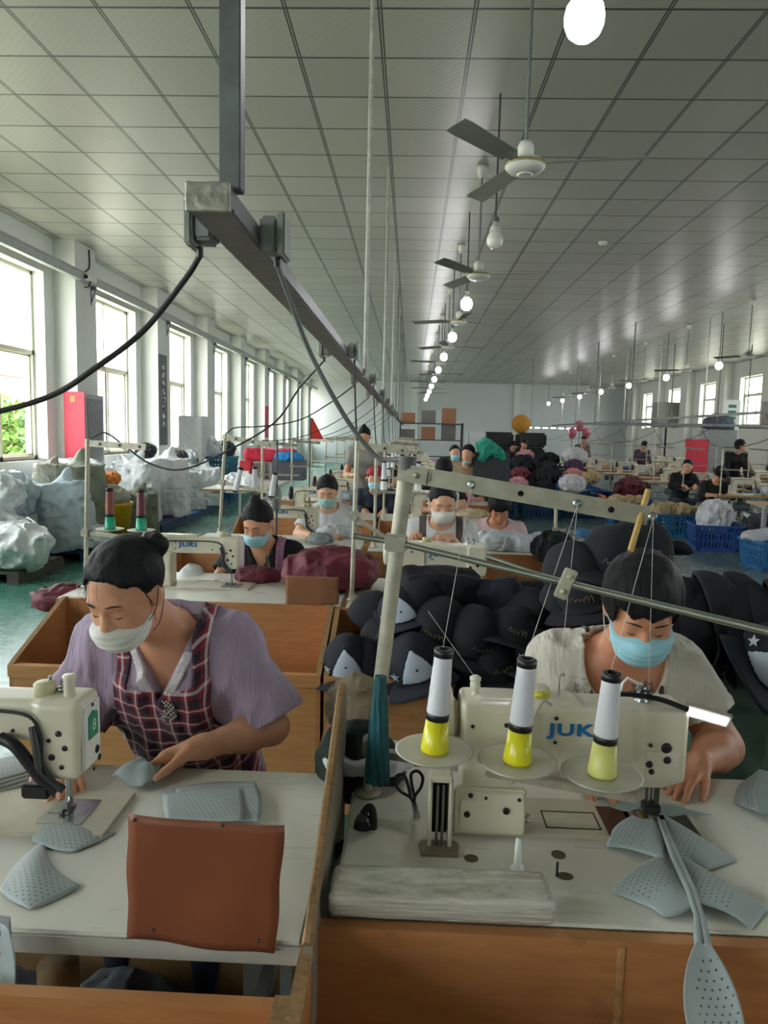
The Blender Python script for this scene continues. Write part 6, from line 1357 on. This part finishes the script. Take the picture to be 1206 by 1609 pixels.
def crate(x, y, w, d, hh, mat, lab, rz=0, group=None, z=0):
    """plastic basket with slotted tapering sides and a rolled rim"""
    r = thing('plastic_crate', lab, 'crate', (x, y, z), rz, group=group); m = MB(); n = 12
    def P(side, u, v):
        s = .88+.12*v; X, Y = w/2*s, d/2*s; return {0: (-X+2*X*u, -Y), 1: (X, -Y+2*Y*u), 2: (X-2*X*u, Y), 3: (-X, Y-2*Y*u)}[side]
    def quad(sd, u0, u1, v0, v1):
        a = [P(sd, u0, v0), P(sd, u1, v0), P(sd, u1, v1), P(sd, u0, v1)]; zz = [v0*hh, v0*hh, v1*hh, v1*hh]; V = [(*p, q) for p, q in zip(a, zz)]; s = .97; V2 = [(p[0]*s, p[1]*s, p[2]) for p in V]
        m.add(V+V2, [(0, 1, 2, 3), (7, 6, 5, 4), (0, 4, 5, 1), (1, 5, 6, 2), (2, 6, 7, 3), (3, 7, 4, 0)])
    for sd in range(4):
        for v0, v1 in ((0, .12), (.38, .46), (.70, .80), (.9, 1)): quad(sd, 0, 1, v0, v1)
        for i in range(n+1): quad(sd, max(0, i/n-.018), min(1, i/n+.018), .1, .92)
        quad(sd, 0, .1, 0, 1); quad(sd, .9, 1, 0, 1)
    m.box((-w*.44, -d*.44, 0), (w*.44, d*.44, .012)); m.build('basket', mat, r)
    m = MB(); e = .012
    m.box((-w/2-e, -d/2-e, hh-.02), (w/2+e, -d/2, hh+.006)).box((-w/2-e, d/2, hh-.02), (w/2+e, d/2+e, hh+.006)).box((-w/2-e, -d/2, hh-.02), (-w/2, d/2, hh+.006)).box((w/2, -d/2, hh-.02), (w/2+e, d/2, hh+.006)); m.build('rim', mat, r); return r
teal = M('crate_teal', '#1f6d8a', .45); cblue = M('crate_blue', '#2d78b4', .42, var=.05); dblue = M('crate_deep_blue', '#3458a6', .42, var=.05)
crate(-4.2, 15.5, .8, .6, .5, teal, 'teal plastic crate before the piled cloth'); crate(-4.2, 15.5, .82, .6, .5, teal, 'teal plastic crate stacked on the first one', z=.50); crate(-4.3, 16.4, .8, .6, .5, dblue, 'deep blue crate behind the stacked teal crates', z=.0)
for k in range(7): put([2, 3, 2, 3, 2, 1, 3][k], (-4.5+.28*(k % 3), 15.6+.8*k*.7, .95 if k < 2 else .35+.2*(k % 2)), wov[[3, 5, 0, 4, 3, 2, 5][k]], '%s bag of the mixed pile beyond the teal crates' % ordw[k], 'bag', .85, k*1.1)
for k in range(5): crate(-4.5, 19.5+k*1.5, .8, .6, .5, teal, '%s teal crate of the line under the far windows' % ordw[k]); put([1, 2][k % 2], (-4.5, 20.2+k*1.5, 0), wov[[0, 3, 4, 3, 0][k]], '%s bag of the line under the far windows' % ordw[k], 'bag', .8, k)
# cabinets, posters and signs on the window side
redp = M('red_poster', '#d33049', .5, var=.03); cab = M('cabinet_grey', '#8e9192', .4, .2); cabd = M('cabinet_dark', '#6a6b70', .4)
r = thing('hose_cabinet', 'grey wall cabinet with a red panel beside the second window', 'cabinet', (-4.879, 10.43, 1.0)); MB().box((0, 0, 0), (.12, .62, 1.05), bev=.004).build('body', cab, r); MB().box((.121, .06, .06), (.128, .56, .99)).build('door', cabd, r)
MB().box((-.20, -.012, -.03), (.11, -.002, 1.08)).build('red_panel', redp, r); MB().box((-.1, -.015, .93), (-.03, -.011, 1.02)).build('gold_mark', M('poster_gold', '#c9884a', .5), r)
r = thing('hanging_sign', 'narrow dark sign with pale characters on the second pier', 'sign', (-4.875, 13.86, 1.25)); MB().box((-.005, .0, 0), (.015, .42, 1.75)).build('panel', M('sign_dark', '#53575a', .5), r)
m = MB(); rs = random.Random(9)
for k in range(8):
    z = .35+k*.16
    for j in range(5): m.box((.0155, .12+rs.uniform(0, .12), z+rs.uniform(0, .1)), (.018, .16+rs.uniform(.02, .15), z+rs.uniform(.0, .1)+.012))
m.build('characters', white_pl, r)
r = thing('steel_cabinet', 'tall white steel cabinet standing beside the third window', 'cabinet', (-4.86, 14.45+.5, 0)); MB().box((0, 0, 0), (.5, .55, 1.85), bev=.01).build('body', M('cabinet_white', '#d3d5d6', .4), r); MB().box((.04, -.006, .05), (.46, 0, 1.8)).build('door', M('cabinet_white', '#d3d5d6', .4), r); MB().box((.40, -.02, .9), (.42, -.006, 1.05)).build('handle', dsteel, r)
MB().box((-4.88, 24.0, 1.35), (-4.86, 24.55, 2.4)).build('red_poster', redp, label='red vertical poster on a far window pier', cat='poster'); MB().box((XL-.18, 15.45, 1.85), (XL-.17, 15.75, 2.35)).build('red_poster', redp, label='small red notice stuck on the third window glass', cat='poster')  # second panel is a solid sheet for the red notice showing in the pane
cm = thing('security_camera', 'white security camera on the duct above the second window', 'camera', at(140, 437, X=-4.78)); MB().box((-.04, -.1, -.04), (.05, .16, .04), bev=.012).build('housing', fanw, cm); MB().lathe([(.03, 0), (.022, -.02), (0, -.02)], n=16, ax='y', origin=(0, -.1, 0)).build('lens', blackpl, cm); MB().tube([(0, .05, -.04), (-.04, .05, -.12), (-.09, .05, -.12)], .012, n=8).build('mount', dsteel, cm)
MB().tube(curve_pts([(-4.87, 10.9, 4.2), (-4.87, 10.9, 3.95), (-4.86, 10.75, 3.85), (-4.85, 10.73, 3.78)], 5), .012).build('wall_wire', cable_m, label='black wire loop on the pier above the security camera', cat='cable')
# cutting table with red cloth, boxes, flag
table(-2.75, -1.9, 9.4, 12.3, 'long pale work table carrying the red cloth', z=.80)
MB().box((0, 0, 0), (.42, .35, .28), bev=.005).build('paper_stack', M('paper_white', '#cfd1cf', .8), loc=(-2.28, 11.6, .80), label='white paper stack under the red cloth, aisle side', cat='paper stack'); MB().box((0, 0, 0), (.4, .35, .26), bev=.005).build('paper_stack', M('paper_white', '#cfd1cf', .8), loc=(-2.75, 11.6, .80), label='white paper stack under the red cloth, window side', cat='paper stack')
redc = M('red_cloth', '#c3203f', .7, var=.06, sheen=.3); 
def redf(P): return sd_box(P, (0, 0, 0), (.40, .2, .10), .06)-.035*vn(P, 5, 4)-.012*ridge(P, 12, 3)
o = sdf(redf, (-.55, -.35, -.22), (.55, .35, .24), .016, 'red_cloth', redc); o.location = (-2.25, 11.65, 1.19); tag(o, 'bright red cloth draped over the white paper stacks', 'cloth')
r = thing('fire_box', 'small red box on the long pale table beside the paper', 'box', (-2.7, 11.3, .80)); MB().box((0, 0, 0), (.18, .2, .30), bev=.01).build('body', M('box_red', '#c22b33', .5), r); MB().box((.03, -.006, .05), (.15, -.001, .14)).build('label_plate', white_pl, r)
heap(0, (-1.95, 11.5, 1.17), M('bright_blue_cloth', '#2186c9', .7), 'bright blue cloth beside the red cloth', 1.3, .3); MB().box((-.25, -.2, 0), (.25, .2, .32)).build('carton', M('dark_carton', '#50525a', .7), loc=(-1.95, 11.6, .80), label='dark box beneath the bright blue cloth', cat='box')
fl = thing('pennant', 'small red triangular flag on a thin post', 'flag', (-1.12, 8.0, .8)); MB().cyl((0, 0, 0), (0, 0, .95), .008, n=8).build('flagpole', dsteel, fl)
sheet('flag_cloth', None, None, [(0, 0, .70), (.15, .02, .70), (.03, .005, .93), (.0, 0, .93)], M('flag_red', '#d2382c', .6), (0, 0, 0, 0), .0, parent=fl)
clampw = M('disc_grey', '#7b8180', .5); pl_ = thing('roll_disc', 'grey round disc on a tall pole before the woman in a white tee', 'disc', (-.93, 5.0, .77)); MB().cyl((0, 0, 0), (0, 0, .75), .007, n=8).build('pole', dsteel, pl_); MB().lathe([(.0, -.02), (.085, -.018), (.085, .018), (.0, .02)], n=28, ax='x', origin=(0, 0, .33)).build('disc', clampw, pl_)
heap(1, (-2.2, 9.8, .88), wov[0], 'white bag on the near end of the long pale table', .9, .2); heap(1, (-2.5, 10.1, .88), wov[0], 'second white bag further along the long pale table', .9, 1.2)
# ================================================================== the far side: tan tables with machines
tanP = table(4.78, 5.98, 9.75, 10.35, 'tan sewing table beside the slotted blue crates, closest of its line', 'tan tables of the far side', top=tan_top, z=.75)
rm = machine('cream machine on the closest tan table', logo=False, group='machines on the tan tables'); rm.location = (5.0, 10.05, .75)
for k in range(12):
    y = 9.75+1.55*k
    for c_, X in enumerate((4.78, 6.6, 8.4)):
        if (k == 0 and c_ == 0) or (c_ == 0 and k > 7) or (c_ == 1 and k > 8): continue
        nm = ['crate side', 'middle', 'high window side'][c_]
        dup(tanP, (X, y, 0), 0, 'tan table, %s in the %s line' % (ordw[k], nm)); dup(rm, (X+.2+.1*(k % 2), y+.3, .75), random.uniform(-.06, .06), 'cream machine, %s in the %s line of tan tables' % (ordw[k], nm))
        if c_ < 2: heap(k % 2, (X+.9, y+.2, .83), [folds[3], folds[0], folds[1], folds[3]][k % 4], 'cloth heap on the %s tan table of the %s line' % (ordw[k], nm), 1.0, k)
    for c_, X in enumerate((4.86, 6.7) if k < 8 else ()): dup(stP, (X, y+.1, .751), random.uniform(-.3, .3), 'thread stand at the %s tan table of the %s line' % (ordw[k], ['crate side', 'middle'][c_]), 'thread stands of the tan tables')
table(4.3, 6.0, 23.6, 24.6, 'green edged packing table far down the hall', top=M('green_top', '#7fae55', .5))
def hang_rail(x0, x1, y, z, lab):
    r = thing('hanging_rail', lab, 'rail', (x0, y, z)); MB().box((0, 0, -.025), (x1-x0, .05, .025)).build('rail_bar', galv, r)
    for k in range(3): X = (x1-x0)*(.1+.4*k); MB().cyl((X, .025, .02), (X, .025, CEIL-z), .016, n=8).build('hanger_pole', M('grey_pole', '#6d706c', .5), r)
    return r
hr = hang_rail(4.55, 9.5, 16.9, 1.95, 'hanging steel rail over the tan tables, closest to the crates'); hang_rail(4.6, 9.8, 20.4, 1.98, 'hanging steel rail over the tan tables, beyond the first'); 
r = thing('hanging_trunking', 'long hanging cable trunking above the line of tan tables', 'trunking', (6.35, 9.0, 2.1)); MB().box((0, 0, 0), (.07, 24, .05)).build('channel', galv, r)
for k in range(8): MB().cyl((.08, 1.2+3*k, 0), (.08, 1.2+3*k, CEIL-2.1), .014, n=8).build('hanger_pole', polem, r)
for k in range(12):
    a = Vector((6.38, 10.2+1.55*k, 2.1)); b_ = Vector((4.86 if k % 2 else 6.7, 9.85+1.55*k, 1.49)); cable('thin cable sagging to the %s tan table stand from the far trunking' % ordw[k], sag(a, b_, .16, 8), .006)
r = thing('lamp_rail', 'hanging row of small strip lamps over the packing table', 'lamp rail', (3.9, 25, 1.92)); MB().box((0, -.02, 0), (1.9, .02, .03)).build('rail_bar', galv, r)
for k in range(7): MB().box((.08+.27*k, -.05, -.035), (.24+.27*k, .05, -.005)).build('strip_lamp', M('strip_lamp', '#ffffff', .4, var=0, emit=5), r)
for k in (0, 1): MB().cyl((.2+1.5*k, 0, .03), (.2+1.5*k, 0, CEIL-1.92), .01, n=6).build('hanger_pole', M('grey_pole', '#6d706c', .5), r)
# crates in the aisle
bag_w = M('bag_white', '#d5d4da', .6, var=.05, sheen=.2); beige = M('beige_cloth', '#c3a982', .85, var=.1, vs=8, bump=.3, bs=50); capgrey = M('stacked_grey', '#c2c4cc', .7, var=.05)
crate(4.62, 9.15, .62, .55, .36, cblue, 'light blue slotted crate closest in the aisle, holding stacked pale caps', .12); crate(4.50, 10.65, .66, .5, .37, dblue, 'deep blue slotted crate holding the white tied bag', -.12); crate(4.50, 12.15, .95, .6, .37, cblue, 'wide light blue crate full of beige cloth', .05); crate(4.05, 13.4, .7, .55, .37, cblue, 'light blue crate behind the wide beige filled one')
crate(3.78, 14.5, .45, .45, .3, M('crate_orange_blue', '#4a4f9a', .5), 'small blue crate beneath the orange plastic bag')
heap(1, (3.78, 14.5, .36), M('orange_bag', '#d9773a', .5), 'orange plastic bag in the small crate', 1.1, .4)
put(3, (4.50, 10.65, .26), bag_w, 'white tied cloth bag in the deep blue crate', 'bag', .78, .3, sz=1.35)
for k in range(5): heap(0, (4.42+.08*k, 9.15, .40+.012*k), capgrey, '%s pale cap piece of the fan in the closest blue crate' % ordw[k], 1.15, .2+.14*k, 'pale pieces fanned in the closest crate')
for k in range(6): heap(1 if k < 3 else 0, (4.2+.17*k, 12.1+.05*(k % 2), .42), beige, '%s beige cloth roll in the wide light blue crate' % ordw[k], 1.2, k*1.1, 'beige cloth in the wide crate')
for k in range(3): heap(1, (3.85+.2*k, 13.4, .44), beige, '%s beige roll in the crate behind' % ordw[k], 1.1, k)
for k in range(6):
    r = thing('plastic_barrel', '%s blue barrel from the orange bag in the aisle line' % ordw[k], 'barrel', (3.95+.05*k, 15.3+.95*k, 0)); MB().lathe([(.22, 0), (.26, .45), (.28, .46), (.28, .5), (.24, .5), (.2, .03), (0, .03)], n=24).build('tub', [dblue, dblue, M('tub_purple', '#454a86', .5), cblue, dblue, cblue][k], r)
for k in range(3): put(3, (3.75+.45*k*.75, 16.4+.6*k, .52), beige, '%s rounded beige cloth bale on the barrels' % ordw[k], 'bale', .62, k)
for k in range(3): put(3, (4.5+.25*k, 14.9+.7*k, .38), maroon, '%s dark maroon heap under the tan tables' % ordw[k], 'cloth heap', .9, k*2)
for k in range(3): crate(4.55, 14.9+.7*k, .7, .55, .37, dblue, '%s deep blue crate holding a maroon heap' % ordw[k])
put(3, (5.6, 9.6, 0), M('print_heap', '#4b4d55', .8, var=.5, vs=20), 'dark patterned cloth heap under the closest tan table', 'cloth heap', 1.0, 1); put(3, (5.5, 11.2, 0), M('print_heap', '#4b4d55', .8, var=.5, vs=20), 'dark patterned cloth heap under the second tan table', 'cloth heap', 1.1, 2)
# clothes mountain on crates in mid hall
for k, (x, y) in enumerate([(1.7, 14), (2.55, 14.1), (3.3, 14.5), (2.1, 15.4), (2.95, 15.6)]): crate(x, y, .8, .6, .5, M('crate_navy', '#234a6e', .5), '%s navy crate under the mixed clothes mountain' % ordw[k])
mix = [navy2, folds[5], navy2, M('cloth_white', '#c9c6c8', .8), navy, maroon, navy2, M('cloth_salmon', '#c07f78', .8), folds[1], navy2, folds[2], M('cloth_violet', '#4a2f4c', .8)]
for k in range(16): put(2 if k % 3 == 0 else 3, (1.6+.52*(k % 4)+.1*(k//4), 14.1+.4*(k//4), .48+.17*(k//4)+.05*(k % 2)), mix[k % 12], '%s garment heap of the mixed clothes mountain, counting up from the crates' % (ordw+['thirteenth', 'fourteenth', 'fifteenth', 'sixteenth'])[k], 'cloth heap', .62, k*1.3)
o = sdf(lambda P: smin(sd_cap(P, (-.12, 0, .0), (.22, .0, -.16), .12, .07), sd_cap(P, (-.05, 0, -.05), (-.14, -.05, -.2), .1, .06), .08)-.03*ridge(P, 9, 2), (-.34, -.26, -.36), (.4, .26, .26), .014, 'green_cloth', M('cloth_green', '#1f9478', .7)); o.location = at(770, 700, Y=9.0); o.scale = (.72,)*3; tag(o, 'bright green cloth draped over a stand behind the two masked workers', 'cloth')
MB().box((-.2, -.06, 0), (.25, .06, 1.38)).build('display_stand', M('dark_rack', '#3a3d42', .6), loc=(at(770, 698, Y=9.0).x, 9.05, 0), label='dark rack under the bright green cloth', cat='rack')
# back wall furniture
MB().lathe([(0, -.02), (.31, -.015), (.31, .015), (0, .02)], n=32, ax='y').build('straw_disc', M('orange_disc', '#c58a2e', .6), loc=(3.62, 24, 2.0), label='round orange disc above the far clothes heaps', cat='disc')
MB().cyl((0, 0, 0), (0, 0, 1.7), .03).build('disc_stand', dsteel, loc=(3.62, 24.05, 0), label='dark stand under the round orange disc', cat='stand')
for k in range(3):
    r = thing('balloon', '%s pink balloon of the cluster above the far tables' % ordw[k], 'balloon', (5.5+.24*k, 24.9, 1.75+.25*(k % 2))); MB().lathe([(0, -.2), (.1, -.16), (.15, 0), (.12, .14), (0, .2)], n=18).build('envelope', M('pink_balloon', '#b8606e', .4), r); MB().cyl((0, 0, -1.75-.25*(k % 2)), (0, 0, -.19), .01).build('stick', dsteel, r)

rk = thing('storage_rack', 'grey open rack with boxes near the back wall', 'rack', (-.35, 22, 0)); m = MB()
for x in (0, 1.9):
    for y in (0, .6): MB().box((x, y, 0), (x+.04, y+.04, 1.95)).build('upright', dsteel, rk)
for z in (.4, .9, 1.4, 1.9): MB().box((0, 0, z), (1.94, .64, z+.03)).build('shelf', dsteel, rk)
for k in range(9): MB().box((0, 0, 0), (.42, .4, .3+.08*(k % 3))).build('carton', [M('brown_cardboard', '#8f6244', .7, var=.06), M('carton_grey', '#6a6762', .8)][k % 2], loc=(-.3+.62*(k % 3), 22.1, [.43, 1.43, 1.93][k//3]+.002), label='carton on the back rack, %s from its lowest corner' % ordw[k], cat='carton')
MB().box((0, 0, 0), (.55, .6, 1.7), bev=.02).build('white_cabinet', M('cabinet_white', '#d3d5d6', .4), loc=(1.75, 22.2, 0), label='white cabinet standing beside the back rack', cat='cabinet')
for k in range(5): MB().box((-.45, -.3, 0), (.45, .3, .62), bev=.06).build('black_bin', M('bin_black', '#1f2124', .5), loc=(2.7+1.0*(k % 3), 22.5+.2*(k//3), 0 if k < 3 else .63), label='%s black storage box beside the white cabinet' % ordw[k], cat='box')
for k in range(4): MB().box((-.45, -.3, 0), (.45, .3, .45), bev=.06).build('black_bin', M('bin_black', '#1f2124', .5), loc=(2.7+1.0*(k % 2), 22.5, 1.26 if k < 2 else .0), label='%s black storage box beside the white cabinet' % ordw[5+k], cat='box').location.y += 0 if k < 2 else .95
# the high window side
r = thing('air_conditioner', 'grey louvred cooling unit below the closest high window', 'air conditioner', (9.6, 19.4, 1.95)); MB().box((0, 0, 0), (1.0, .9, .75), bev=.02).build('housing', M('ac_grey', '#8b8a83', .5), r); m = MB()
for k in range(8): m.box((.05, -.01, .1+.07*k), (.95, 0, .14+.07*k))
m.build('louvre', M('ac_dark', '#4a4a46', .5), r); MB().box((.2, .2, -1.95), (.26, .26, 0)).box((.8, .2, -1.95), (.86, .26, 0)).build('support', dsteel, r)
r = thing('air_conditioner', 'smaller grey cooling unit beyond, hanging by the far high windows', 'air conditioner', (9.9, 29.5, 2.1)); MB().box((0, 0, 0), (.9, .7, 1.0), bev=.02).build('housing', M('ac_grey', '#8b8a83', .5), r); MB().box((.4, .2, -2.1), (.46, .26, 0)).build('support', dsteel, r)
r = thing('wall_notice', 'tall pale notice with green writing on a pier by the high windows', 'sign', (8.25, 19.0, 1.55)); MB().box((-.2, 0, 0), (.2, .02, 1.1)).build('panel', white_pl, r); m = MB()
for k in range(6): m.box((-.1, -.003, .15+.15*k), (.1, 0, .23+.15*k))
m.build('characters', M('sign_green', '#2f7f63', .5), r); MB().cyl((0, .03, -1.55), (0, .03, 0), .02).build('post', dsteel, r)
r = thing('steel_cabinet', 'grey cabinet with a bright red panel behind the long haired woman', 'cabinet', (6.45, 17.0, 0)); MB().box((0.45, 0, 0), (1.1, .6, 1.85), bev=.01).build('body', cab, r); MB().box((-.08, -.02, .55), (.44, .02, 1.62)).build('red_panel', redp, r); MB().box((.0, .02, 0), (.04, .06, .6)).build('panel_post', dsteel, r)
heap(1, (7.2, 17.3, 1.98), M('cloth_blue_grey', '#56606c', .8), 'blue grey bag on top of the cabinet with the red panel', 2.2, .3)
for k in range(6): put([2, 3][k % 2], (10.35, 14+2.2*k, 0), [folds[2], navy2, M('print_heap', '#4b4d55', .8)][k % 3], '%s dark heap along the wall below the high windows' % ordw[k], 'cloth heap', 1.2, k)
